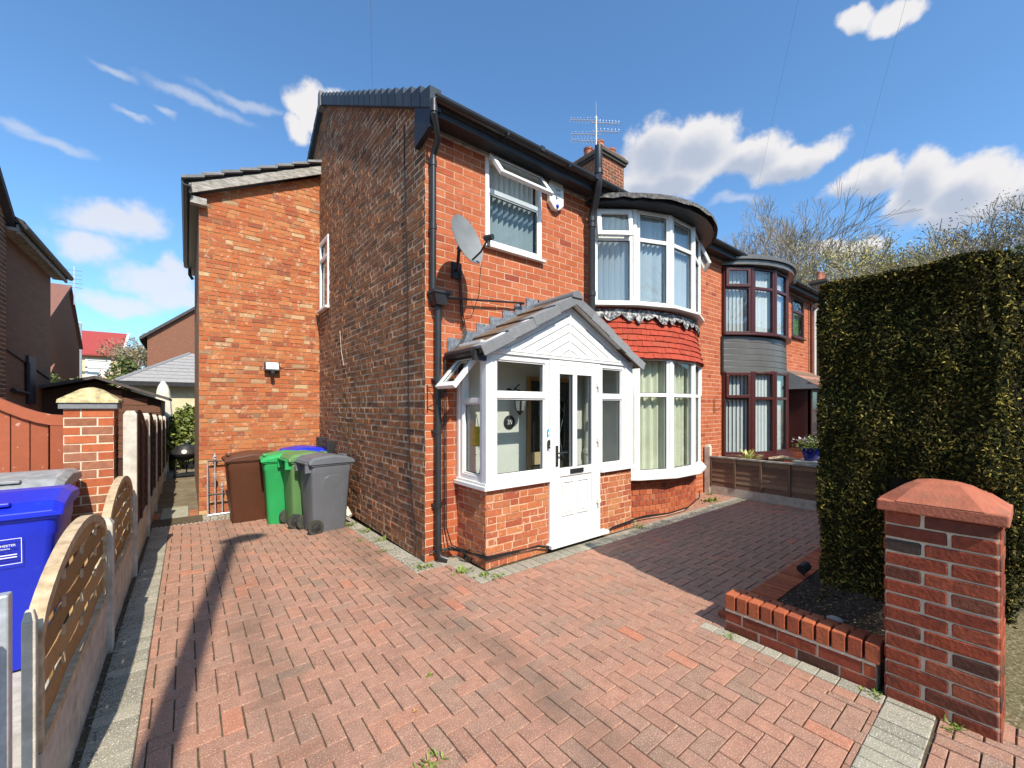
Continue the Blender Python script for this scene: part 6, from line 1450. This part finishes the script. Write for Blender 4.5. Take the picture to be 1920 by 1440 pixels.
t = thing('garden_log', 'pale driftwood log lying behind the lap fence right of the spiky plant', 'log', (8.5, 2.9, .7)); g = MB(); g.tube([(8.35, 3.05, .73), (8.4, 2.85, .77), (8.45, 2.6, .74)], [.03, .045, .03], 7); g.build('log', M_wood, t, smooth=True)
t = thing('plant_pot', 'glossy cobalt blue flower pot on the garden pier at the end of the lap fence', 'pot', (8.42, 2.42, .78)); g = MB(); g.lathe((8.42, 2.42, .76), [(.09, 0), (.10, .01), (.15, .17), (.165, .20), (.17, .22), (.15, .22), (.14, .19)], 20); g.build('pot', M_bluepot, t, smooth=True)
t2 = thing('flowering_plant', 'leafy plant with pale lilac flowers growing in the cobalt blue pot', 'plant', (8.42, 2.42, .98)); cen = RNG.normal(size=(900, 3)) * [.09, .09, .055] + [8.42, 2.42, 1.04]; quads_mesh('foliage', cen, .022, M_laurel, t2); cen = RNG.normal(size=(70, 3)) * [.12, .12, .03] + [8.42, 2.42, 1.11]; quads_mesh('flowers', cen, .028, M_flower, t2, aspect=1.1)
t = thing('garden_pier', 'square stone garden pier under the blue flower pot', 'pier', (8.42, 2.42, 0)); g = MB(); g.box(8.25, 8.62, 2.25, 2.60, -.05, .70); g.build('body', M_porch, t); g = MB(); g.box(8.21, 8.66, 2.21, 2.64, .70, .76); g.build('cap', M_conc_l, t, bevel=.008)

# ------------------------------------------------------------------ street lamp behind the camera: its shadow lies across the drive
t = thing('street_lamp', 'tall street lamp on the pavement whose shadow falls along the driveway', 'lamp', (-.77, -1.75, 0))
g = MB(); g.tube([(-.77, -1.75, -.1), (-.77, -1.75, 1.5), (-.77, -1.75, 1.55), (-.77, -1.75, 8.1)], [.115, .11, .095, .075], 14); g.build('column', M_conc, t, smooth=True)
g = MB(); g.tube([(-.77, -1.75, 8.05), (-.77, -1.75, 8.26), (-.6, -1.75, 8.30)], .05, 8); g.lathe((-.66, -1.75, 8.28), [(.05, -.24), (.11, -.12), (.15, .0), (.11, .2), (.04, .27)], 12, axis=(1, 0, .05)); g.build('lamp_head', M_conc, t, smooth=True)

# ------------------------------------------------------------------ weeds in the joints
def weed(x, y, label, n=16, s=.07):
    n = int(n * 1.8)
    t = thing('weed', label, 'weed', (x, y, gz(y)), 'weeds in the paving joints'); g = MB()
    for i in range(n):
        a = random.uniform(0, 2*math.pi); l = s * random.uniform(.5, 1.2); e = random.uniform(.1, 1.1); d = Vector((math.cos(a)*math.cos(e), math.sin(a)*math.cos(e), math.sin(e))); w = Vector((-math.sin(a), math.cos(a), 0)) * s * random.uniform(.05, .13); l *= random.uniform(.35, .9); b = Vector((x + random.gauss(0, .55) * s, y + random.gauss(0, .35) * s, gz(y)))
        g.add([b, b + d * l * .5 + w, b + d * l, b + d * l * .5 - w], [(0, 1, 2, 3)])
    g.build('leaves', M_weed, t)
for (x, y, lab, n, s) in ((1.96, 3.98, 'small green weed at the foot of the near house corner', 22, .10), (2.22, 3.62, 'leafy weed beside the coiled cables left of the porch', 26, .10), (2.33, 3.42, 'flat yellow green weed on the grey blocks left of the porch corner', 18, .08), (2.42, 3.30, 'brownish weed just in front of the porch corner', 20, .07),
        (1.80, 4.75, 'yellow green weed in the grey border by the brown side wall', 16, .07), (1.93, 5.2, 'weed against the brown side wall, second from the house corner', 18, .09), (1.94, 5.75, 'bushy weed against the side wall nearer the grey bin', 20, .10), (1.86, 6.2, 'pale weed right behind the grey bin base', 26, .12), (1.74, 5.35, 'weed on the joint between grey and red blocks', 12, .06),
        (7.35, 3.62, 'bright green clump at the right end of the bow window base', 34, .14), (4.95, 3.44, 'green tuft in the corner between porch and bow window', 24, .10), (7.9, 3.9, 'weed beside the pale fence post at the house wall', 18, .09), (.93, 1.79, 'small leafy weed in the block joints at the front of the drive', 14, .06), (.82, 1.74, 'spiky grass tuft in the joints at the bottom of the picture', 30, .075),
        (3.17, .60, 'weeds in the corner between planter wall and gate pillar', 26, .05), (3.15, .28, 'broad green weed at the foot of the gate pillar', 26, .06), (3.12, 1.40, 'weed at the end of the low planter wall', 18, .05), (1.18, 2.35, 'tiny moss tuft in the herringbone blocks', 10, .04)):
    weed(x, y, lab, n, s)
t = thing('fallen_leaf', 'single yellow leaf lying on the red blocks', 'leaf', (.98, 2.12, 0)); g = MB(); g.add([(.975, 2.12, .006), (.985, 2.108, .014), (1.005, 2.125, .008), (.985, 2.138, .014)], [(0, 1, 2, 3)]); g.build('blade', M_doorframe, t)
# litter of leaf crumbs along the foot of the walls
cr_ = []
for _ in range(900):
    if random.random() < .5: cr_.append((random.uniform(5, 8.0), random.uniform(3.3, 3.95), .006))
    else:
        y = random.uniform(4, 8.4); cr_.append((random.uniform(1.85, 2.01) - abs(random.gauss(0, .05)), y, gz(y) + .006))
for _ in range(900): y = random.uniform(.6, 8); cr_.append((-.43 + abs(random.gauss(0, .05)), y, gz(y) + .004))
t = quads_mesh('leaf_litter', np.array(cr_), .012, M_bark, None, kind='stuff', aspect=1.6, normals=np.tile([0., 0, 1], (len(cr_), 1)), spread=.4); t['label'] = 'brown leaf crumbs along the wall foot and fence line'

# ------------------------------------------------------------------ behind on the left
def simple_gable(name, label, x0, x1, y0, y1, ze, zr, wallm, roofm, ridge='y', win=(), parts=()):
    t = thing(name, label, 'house', ((x0+x1)/2, y0, 0)); g = MB()
    if ridge == 'y':
        xm = (x0 + x1) / 2; g.prism([(x0, y0, -.2), (x1, y0, -.2), (x1, y0, ze), (xm, y0, zr), (x0, y0, ze)], (0, y1 - y0, 0)); g.build('wall', wallm, t)
        for s, xe in ((-1, x0), (1, x1)):
            g = MB(); d = .3; k = (zr - ze) / (abs(xm - xe)); g.prism([(xm, y0 - .2, zr + .02), (xe + s * d, y0 - .2, ze - d * k + .02), (xe + s * d, y0 - .2, ze - d * k + .14), (xm, y0 - .2, zr + .14)], (0, y1 - y0 + .4, 0)); g.build('roof', roofm, t)
    else:
        ym = (y0 + y1) / 2; g.prism([(x0, y0, -.2), (x0, y1, -.2), (x0, y1, ze), (x0, ym, zr), (x0, y0, ze)], (x1 - x0, 0, 0)); g.build('wall', wallm, t)
        for s, ye in ((-1, y0), (1, y1)):
            g = MB(); d = .3; k = (zr - ze) / abs(ym - ye); g.prism([(x0 - .2, ym, zr + .02), (x0 - .2, ye + s * d, ze - d * k + .02), (x0 - .2, ye + s * d, ze - d * k + .14), (x0 - .2, ym, zr + .14)], (x1 - x0 + .4, 0, 0)); g.build('roof', roofm, t)
    return t
# the house next door on the left: rendered rear wing and brick main part
nh = thing('neighbouring_house', 'brown rendered house wall with dark eaves at the left edge', 'house', (-3.5, 10, 0))
g = MB(); g.box(-7, -2.62, 11.42, 14.95, -.2, 4.98); g.build('rendered_wall', M_rendr, nh)
g = MB(); g.prism([(-2.33, 11.42, 4.97), (-7, 11.42, 7.3), (-7, 11.42, 7.42), (-2.33, 11.42, 5.07)], (0, 3.85, 0)); g.build('roof', M_roof, nh)
g = MB(); g.box(-2.62, -2.42, 11.42, 15.2, 4.86, 4.92); g.build('soffit', M_board, nh)
g = MB(); g.box(-2.42, -2.38, 11.42, 15.25, 4.82, 4.98); g.build('fascia', M_board, nh)
g = MB(); g.tube([(-2.33, 11.4, 4.96), (-2.33, 15.3, 4.96)], .06, 8); g.build('gutter', M_fascia, nh)
n2 = Pieces('brick', nh, 300); brick_wall(n2, 'brick_wall', nh, Fr((-2.54, 11.41, 0), (0, -1, 0), (1, 0, 0)), 3.4, 8.0, M_side, M_mort_s, L=.23, course=.08, joint=.016, thick=.3, skin=.002, chf=.003, bond='garden', clips=[(.72, -1, 4.98)]); n2.build()
g = MB(); g.prism([(-2.86, 8.0, -.2), (-2.86, 11.38, -.2), (-2.86, 11.38, 4.9), (-2.86, 8.0, 7.3)], (-4, 0, 0)); g.build('brick_core', M_side, nh)
g = MB(); g.prism([(-2.44, 11.6, 4.88), (-2.44, 7.0, 8.19), (-2.44, 7.0, 8.33), (-2.44, 11.6, 5.02)], (-4.6, 0, 0)); g.build('main_roof', M_roof, nh)
g = MB(); g.tube([(-2.45, 11.68, 4.97), (-2.75, 11.68, 4.97)], .055, 8); g.build('main_gutter', M_fascia, nh)
g = MB(); g.tube([(-2.58, 12.0, 2.0), (-2.58, 12.9, 1.95), (-2.58, 12.9, 2.6)], .04, 8); g.build('waste_pipe', M_blackm, nh, smooth=True)
g = MB(); g.tube([(-2.56, 10.6, 0), (-2.56, 10.6, 2.4)], .055, 8); g.build('soil_pipe', M_blackm, nh, smooth=True)
g = MB(); g.box(-2.62, -2.575, 12.95, 13.5, 1.75, 2.75); g.build('window', M_blackm, nh)
g = MB(); g.tube([(-2.6, 10.2, 2.95), (-2.6, 11.6, 2.75), (-2.6, 12.8, 2.60), (-2.6, 14.8, 2.35)], .015, 5); g.build('cable', M_cable, nh)
# brick house with a brown tiled roof further back
h2 = thing('distant_brick_house', 'red brick house with a brown tiled roof behind the rendered wall', 'house', (-5.2, 29, 0))
g = MB(); g.box(-9, -5.04, 26.5, 29, -.2, 5.2); g.build('wall', M_bricks_far, h2)
g = MB(); g.prism([(-4.83, 26.5, -.2), (-4.83, 34, -.2), (-4.83, 34, 4.9), (-4.83, 31.2, 7.8), (-4.83, 26.5, 5.2)], (-.2, 0, 0)); g.build('gable_wall', M_side, h2)
g = MB(); g.prism([(-9, 26.2, 5.1), (-9, 31.2, 7.85), (-9, 34.2, 5.0), (-9, 34.2, 5.15), (-9, 31.2, 8.02), (-9, 26.2, 5.25)], (4.28, 0, 0)); g.build('roof', M_roof_br, h2)
g = MB(); g.prism([(-9, 25.6, 2.6), (-9, 27, 3.5), (-9, 27, 3.6), (-9, 25.6, 2.7)], (4.4, 0, 0)); g.build('lean_to_roof', M_roof_br, h2)
g = MB(); g.tube([(-4.9, 26.1, 5.2), (-4.75, 26.4, 4.9), (-4.8, 26.45, 3.4)], .06, 8); g.build('downpipe', M_white_o, h2, smooth=True)
g = MB(); g.tube([(-4.6, 31.0, 7.0), (-4.6, 31.0, 9.0)], .02, 5); g.build('aerial', M_copper, h2)
for k in range(5): g = MB(); g.tube([(-4.9, 31, 7.9 + k * .22), (-4.3, 31, 7.9 + k * .22)], .015, 4); g.build('aerial_rod', M_copper, h2)
# cream house with red roof
h3 = thing('red_roofed_house', 'distant cream house with a dark red tiled roof and white verge', 'house', (-5.0, 42, 0))
g = MB(); g.box(-7.6, -3.75, 41, 47, -.2, 5.35); g.build('wall', M_cream, h3)
g = MB(); g.prism([(-7.8, 40.7, 5.25), (-7.8, 44.5, 7.35), (-7.8, 44.5, 7.45), (-7.8, 40.7, 5.35)], (4.15, 0, 0)); g.build('roof', M_roof_red, h3)
g = MB(); g.prism([(-3.68, 40.6, 5.15), (-3.68, 44.5, 7.3), (-3.68, 44.5, 7.52), (-3.68, 40.6, 5.4)], (.15, 0, 0)); g.build('verge', M_white, h3)
fw_ = Fr((-5.55, 41, 3.5), (1, 0, 0), (0, -1, 0)); g = MB(); g.ring(fw_, 0, 1.3, 0, 1.55, .12, -.02, .05); g.lbox(fw_, 0, 1.3, -.02, .05, .9, 1.0); wi = g.build('window', M_white, h3)
g = MB(); g.lbox(fw_, .12, 1.18, 0, .01, .12, 1.43); g.build('pane', M_blind_w, wi)
t = thing('distant_lamp_post', 'thin grey street lamp in front of the red roofed house', 'lamp', (-5.0, 38, 0)); g = MB(); g.tube([(-5.35, 38, 0), (-5.35, 38, 7.0), (-5.5, 38, 7.1)], .07, 6); g.build('column', M_steel, t); g = MB(); g.tube([(-5.3, 38, 7.05), (-6.2, 38, 7.1)], .07, 6); g.build('lamp_head', M_steel, t)
# brick gable on the right of the gap
h4 = thing('brick_gable_house', 'brown brick gable house rising behind the grey hipped roof', 'house', (1.5, 28, 0))
g = MB(); g.prism([(-1.6, 28.5, -.2), (6, 28.5, -.2), (6, 28.5, 7), (3.0, 28.5, 9.2), (-1.6, 28.5, 5.35)], (0, 6, 0)); g.build('wall', M_bricks_far, h4)
g = MB(); g.prism([(-1.9, 28.3, 5.1), (3.0, 28.3, 9.2), (3.0, 28.3, 9.36), (-1.9, 28.3, 5.26)], (0, 6.4, 0)); g.build('roof', M_roof, h4)
# bungalow with grey hip roof
h5 = thing('grey_roofed_bungalow', 'low cream outbuilding with a grey hipped tile roof', 'bungalow', (0, 21, 0))
g = MB(); g.box(-1.6, 3.5, 20.6, 24, -.6, 2.62); g.build('wall', M_cream, h5)
g = MB(); vs = [(-2.0, 20.2, 2.62), (1.9, 20.2, 2.62), (1.9, 24.4, 2.62), (-2.0, 24.4, 2.62), (.1, 22.3, 3.95), (.6, 22.3, 3.95)]
g.add(vs, [(0, 1, 5, 4), (1, 2, 5), (2, 3, 4, 5), (3, 0, 4), (0, 3, 2, 1)]); hr = g.build('roof', M_roof_gr, h5)
for k in range(1, 9):
    f = k / 9; g = MB(); a = Vector(vs[0]).lerp(Vector(vs[4]), f); b = Vector(vs[1]).lerp(Vector(vs[5]), f); g.tube([a, b], .022, 4); g.build('tile_course', M_roof_gr, hr)
g = MB(); g.tube([vs[1], vs[5]], .09, 6); g.tube([vs[0], vs[4]], .06, 6); g.build('hip_tiles', M_tile_grey, hr)
g = MB(); g.box(-2.02, 1.92, 20.16, 20.26, 2.46, 2.62); g.build('gutter', M_blackm, h5)
# shed
sh = thing('garden_shed', 'dark timber shed with a felt gable roof behind the brick pillar', 'shed', (-1.7, 14, 0))
g = MB(); g.prism([(-3.05, 14.2, -.3), (-.52, 14.2, -.3), (-.52, 14.2, 1.86), (-1.72, 14.2, 2.30), (-3.05, 14.2, 1.95)], (0, 2.4, 0)); g.build('wall', M_darkwood, sh)
for r in range(9):
    z0 = .4 + r * .19; w0 = -1.70; z1 = z0 + .18
    xr = min(-.54, -1.72 + (2.28 - z1) / .40) if z1 > 1.80 else -.54
    if xr > w0 + .1: g = MB(); g.prism([(w0, 14.19, z0), (xr, 14.19, z0), (xr, 14.185, z1), (w0, 14.185, z1)], (0, -.02, 0)); g.build('board', M_shed, sh)
for (xa, za, xb_, zb_) in ((-3.2, 1.93, -1.72, 2.36), (-1.72, 2.36, -.36, 1.85)):
    g = MB(); g.prism([(xa, 13.9, za), (xb_, 13.9, zb_), (xb_, 13.9, zb_ + .07), (xa, 13.9, za + .07)], (0, 2.9, 0)); g.build('roof', M_roof, sh)
# parasol, barbecue
t = thing('folded_parasol', 'folded cream garden parasol beyond the tall fence', 'parasol', (-.60, 17.5, 0))
g = MB(); g.tube([(-.60, 17.5, 0), (-.60, 17.5, 2.5)], .025, 8); g.build('pole', M_board, t)
g = MB(); g.lathe((-.60, 17.5, 1.15), [(.10, 0), (.20, .10), (.24, .3), (.21, .7), (.17, 1.05), (.13, 1.2), (.04, 1.36)], 9); g.build('canopy', M_parasol, t)
t = thing('kettle_barbecue', 'small black kettle barbecue on thin legs at the end of the path', 'barbecue', (-.02, 13.6, gz(13.6)))
z = gz(13.6); g = MB(); g.lathe((-.02, 13.6, z + .72), [(.12, -.16), (.27, -.06), (.30, 0), (.28, .08), (.18, .20), (.03, .235)], 16); g.build('bowl', M_blackm, t, smooth=True)
g = MB(); g.lathe((-.05, 13.32, z + .78), [(.06, 0), (.055, .02)], 12, axis=(0, -1, .3)); g.build('badge', M_white_o, t)
for (x, y) in ((-.28, 13.45), (.28, 13.45), (0, 13.85)): g = MB(); g.tube([(-.02 + (x + .02) * .6, 13.6 + (y - 13.6) * .6, z + .62), (x, y, z)], .014, 5); g.build('leg', M_blackm, t)
g = MB(); g.box(-.24, .22, 13.45, 13.8, z + .16, z + .18); g.build('shelf', M_blackm, t)
# shrubs
def shrub(name, label, blobs_, n, size, m, cat='shrub', stems=True, extra=None):
    b0 = blobs_[0]; t = thing(name, label, cat, (b0[0], b0[1], 0)); A = []
    tot = sum(b[3] * b[4] * b[5] for b in blobs_)
    for (x, y, z, rx, ry, rz) in blobs_:
        k = max(20, int(n * rx * ry * rz / tot)); d = RNG.normal(size=(k, 3)); d /= np.linalg.norm(d, axis=1)[:, None]; r = RNG.uniform(.55, 1.05, k) ** .6
        lump = 1 + .16 * np.sin(d[:, 0] * 7 + x) * np.sin(d[:, 1] * 6) + .1 * np.sin(d[:, 2] * 9 + d[:, 0] * 5)
        A.append(d * (r * lump)[:, None] * [rx, ry, rz] + [x, y, z])
    quads_mesh('foliage', np.concatenate(A), size, m, t, aspect=1.7)
    if stems:
        g = MB()
        for i in range(5):
            g.tube([(b0[0] + random.uniform(-.1, .1), b0[1] + random.uniform(-.1, .1), -.3), (b0[0] + random.uniform(-.4, .4) * b0[3], b0[1] + random.uniform(-.4, .4) * b0[4], b0[2])], [.03, .012], 5)
        g.build('stems', M_bark, t)
    if extra: quads_mesh('flowers', np.concatenate(A)[::extra[0]] * 1.0, extra[1], extra[2], t, aspect=1.2)
    return t
shrub('laurel_shrub', 'glossy variegated laurel shrub at the end of the path beside the extension', [(-.05, 15.4, .75, .55, .7, .75), (.1, 15.6, 1.35, .4, .5, .35), (-.35, 15.8, .5, .4, .5, .7)], 5200, .075, M_laurel)
shrub('privet_hedge', 'dull green hedge beyond the neighbour\'s drive under the brick house', [(-3.9, 20.5, 1.5, 1.1, 1.2, 1.35), (-2.9, 21.0, 1.4, 1.0, 1.0, 1.15)], 6000, .085, M_bush, 'hedge')
shrub('blossom_shrub', 'bush with pink blossom above the shed roof', [(-2.2, 22, 2.0, .9, .7, 1.0), (-1.5, 22.3, 1.8, .7, .6, .9), (-2.9, 22.5, 1.8, .6, .6, .9)], 3600, .08, M_laurel, extra=(3, .11, M_blossom))
shrub('small_conifer', 'dark pointed conifer beside the red roofed house', [(-3.2, 36, 2.0, 1.1, 1.0, 1.7), (-3.1, 36, 3.6, .7, .7, 1.2)], 3000, .16, M_bush, 'tree')

# ------------------------------------------------------------------ trees
def tree(name, label, x, y, z0, H, spread, depth=6, seed=1, leaves=0, lm=None, ls=.12, bare=True, r0=.22, group=None, split=3, rmin=.014):
    rnd = random.Random(seed); t = thing(name, label, 'tree', (x, y, z0), group); tips = []
    trunk = MB(); br = MB()
    def grow(p, d, L, r, k):
        n = 3 if k < 3 else 2; pts = [p]; rs = [r]; q = p; dd = d.copy()
        for i in range(n):
            dd = (dd + Vector((rnd.uniform(-.12, .12), rnd.uniform(-.12, .12), rnd.uniform(-.02, .10)))).normalized(); q = q + dd * L / n; pts.append(q); rs.append(max(r * (1 - .35 * (i + 1) / n), rmin))
        (trunk if k == 0 else br).tube(pts, rs, 8 if k == 0 else (5 if k < 3 else 3), cap=False)
        if k >= depth: tips.append(q); return
        m = split if k > 0 else split + 1
        if k >= depth - 2: m = split + 1
        for i in range(m):
            a = 2 * math.pi * (i + rnd.random() * .7) / m; s = spread * rnd.uniform(.7, 1.25)
            ax = d.orthogonal().normalized(); ay = d.cross(ax); nd2 = (d + (ax * math.cos(a) + ay * math.sin(a)) * s + Vector((0, 0, .10))).normalized()
            st = pts[-1] if i < 2 else pts[-2].lerp(pts[-1], rnd.random()); grow(st, nd2, L * rnd.uniform(.62, .84), r * .58, k + 1)
            if k >= 2: tips.append(st)
    grow(Vector((x, y, z0)), Vector((rnd.uniform(-.05, .05), rnd.uniform(-.05, .05), 1)).normalized(), H * .27, r0, 0)
    trunk.build('trunk', M_bark, t, smooth=True); br.build('crown', M_twig, t)
    if leaves:
        T = np.array([tuple(v) for v in tips]); idx = RNG.integers(0, len(T), leaves); cen = T[idx] + RNG.normal(size=(leaves, 3)) * (H * .011)
        quads_mesh('leaves', cen, ls, lm, t, aspect=1.5)
    return t
tree('bare_tree', 'bare winter tree with fine upswept twigs above the neighbouring bow window', 34.0, 11.8, -1, 17.6, .50, 7, 3, r0=.30, rmin=.011)
tree('bare_tree', 'bare tree left of the budding one, low above the chimney stack', 37, 10.5, -1, 14.5, .5, 6, 11, r0=.26)
tree('budding_tree', 'round spreading tree with pale yellow green buds over the hedge', 30.6, 5.6, -1, 15.0, .56, 6, 5, 11000, M_bud, .075, r0=.24)
tree('bare_tree', 'sparse tree between the budding tree and the dense thicket', 38, 5.0, -1, 10.8, .6, 6, 21, 1600, M_bud2, .07, r0=.24)
tree('thicket_tree', 'dense twiggy olive tree filling the sky above the right end of the hedge', 35.5, 2.6, -1, 13.2, .66, 6, 8, 9000, M_bud2, .075, r0=.30)
tree('thicket_tree', 'tallest brown twiggy tree at the right edge', 37.5, .8, -1, 16.2, .62, 6, 14, 9000, M_bud2, .075, r0=.32)
tree('thicket_tree', 'lower twiggy tree in front of the tallest one at the right edge', 31, .6, -1, 10.8, .66, 6, 17, 7000, M_bud2, .07, r0=.26)
shrub('evergreen_tree', 'dark evergreen crown low behind the hedge at the right edge', [(30, .6, 5.0, 2.2, 2.0, 3.6), (28.5, 2.0, 4.0, 1.5, 1.6, 2.6)], 7000, .17, M_bush, 'tree')
tree('silver_birch', 'pale willowy tree behind the gap between the houses', -1.9, 40, 0, 8.5, .5, 5, 31, 2600, M_bud2, .10, r0=.14)
tree('silver_birch', 'smaller pale tree left of the brick gable, nearer the red roof', -3.0, 44, 0, 7.5, .5, 5, 33, 1800, M_bud2, .10, r0=.12)
# ------------------------------------------------------------------ the next house along, mostly behind the hedge
h6 = thing('next_house', 'house beyond the hedge of which only the chimney stack shows', 'house', (20, 9, 0))
g = MB(); g.prism([(16.6, 4.4, -.2), (16.6, 11.5, -.2), (16.6, 11.5, 4.7), (16.6, 8, 6.9), (16.6, 4.4, 4.7)], (8.5, 0, 0)); g.build('wall', M_side, h6)
g = MB(); g.prism([(16.5, 4.1, 4.55), (16.5, 8, 7.0), (16.5, 11.8, 4.55), (16.5, 11.8, 4.65), (16.5, 8, 7.12), (16.5, 4.1, 4.65)], (8.7, 0, 0)); g.build('roof', M_roof, h6)
cb = []; chimney(h6, 23.6, 24.3, 6.2, 6.8, 5.5, 7.75, M_chim, [(23.75, 6.5, .42, .13), (24.12, 6.5, .40, .13)], cb); 
h6p = Pieces('brick', h6, 300)
for poly, fr, m, ch in cb: h6p.add(poly, fr, 0, m, ch, proud=.008)
h6p.build()
# ------------------------------------------------------------------ across the street (seen only in the glass)
for k, (x0, x1) in enumerate(((-16, -4), (0, 12), (16, 28), (32, 44))):
    t = simple_gable('opposite_house', 'brick house on the far side of the street, number %s from the left' % ('one', 'two', 'three', 'four')[k], x0, x1, -24, -16, 5.0, 7.6, M_bricks_far, M_roof, ridge='x')
    for (wx, wz) in ((2, 1), (7.5, 1), (2, 3.2), (7.5, 3.2)):
        f_ = Fr((x0 + wx + 1.6, -15.99, wz), (-1, 0, 0), (0, 1, 0)); g = MB(); g.ring(f_, 0, 1.6, 0, 1.2, .07, 0, .05); wi = g.build('window', M_white, t); g = MB(); g.lbox(f_, .07, 1.53, .0, .01, .07, 1.13); g.build('pane', G_dark, wi)
for k, (x, y) in enumerate(((6, -13), (14, -12), (24, -13), (-8, -13))):
    tree('street_tree', 'leafless street tree across the road, %s' % ('second', 'third', 'fourth', 'first')[k], x, y, 0, 11, .55, 5, 50 + k, 500, M_bud2, .1, r0=.2)
t = shrub('street_hedge', 'low hedge along the far pavement', [(x, -11.5, .7, 2.6, .5, .8) for x in range(-12, 40, 4)], 9000, .12, M_bush, 'hedge')
# telephone wires
def wire(a, b, sag, label):
    A, Bv = Vector(a), Vector(b); t = thing('telephone_wire', label, 'wire', a); g = MB(); P = [A.lerp(Bv, i / 16) - Vector((0, 0, sag * 4 * (i/16) * (1 - i/16))) for i in range(17)]; g.tube(P, .0018, 4, cap=False); g.build('strand', M_conc, t)
wire((-.77, -1.75, 8.1), (2.2, 6.2, 6.25), .05, 'thin telephone wire crossing the sky above the gable')
wire((-.77, -1.75, 8.1), (27.5, 12.0, 9.0), .1, 'thin telephone wire over the gap right of the two bows')
wire((-.77, -1.75, 8.1), (27.5, 7.0, 9.0), .1, 'thin telephone wire running to the next house beyond the hedge')
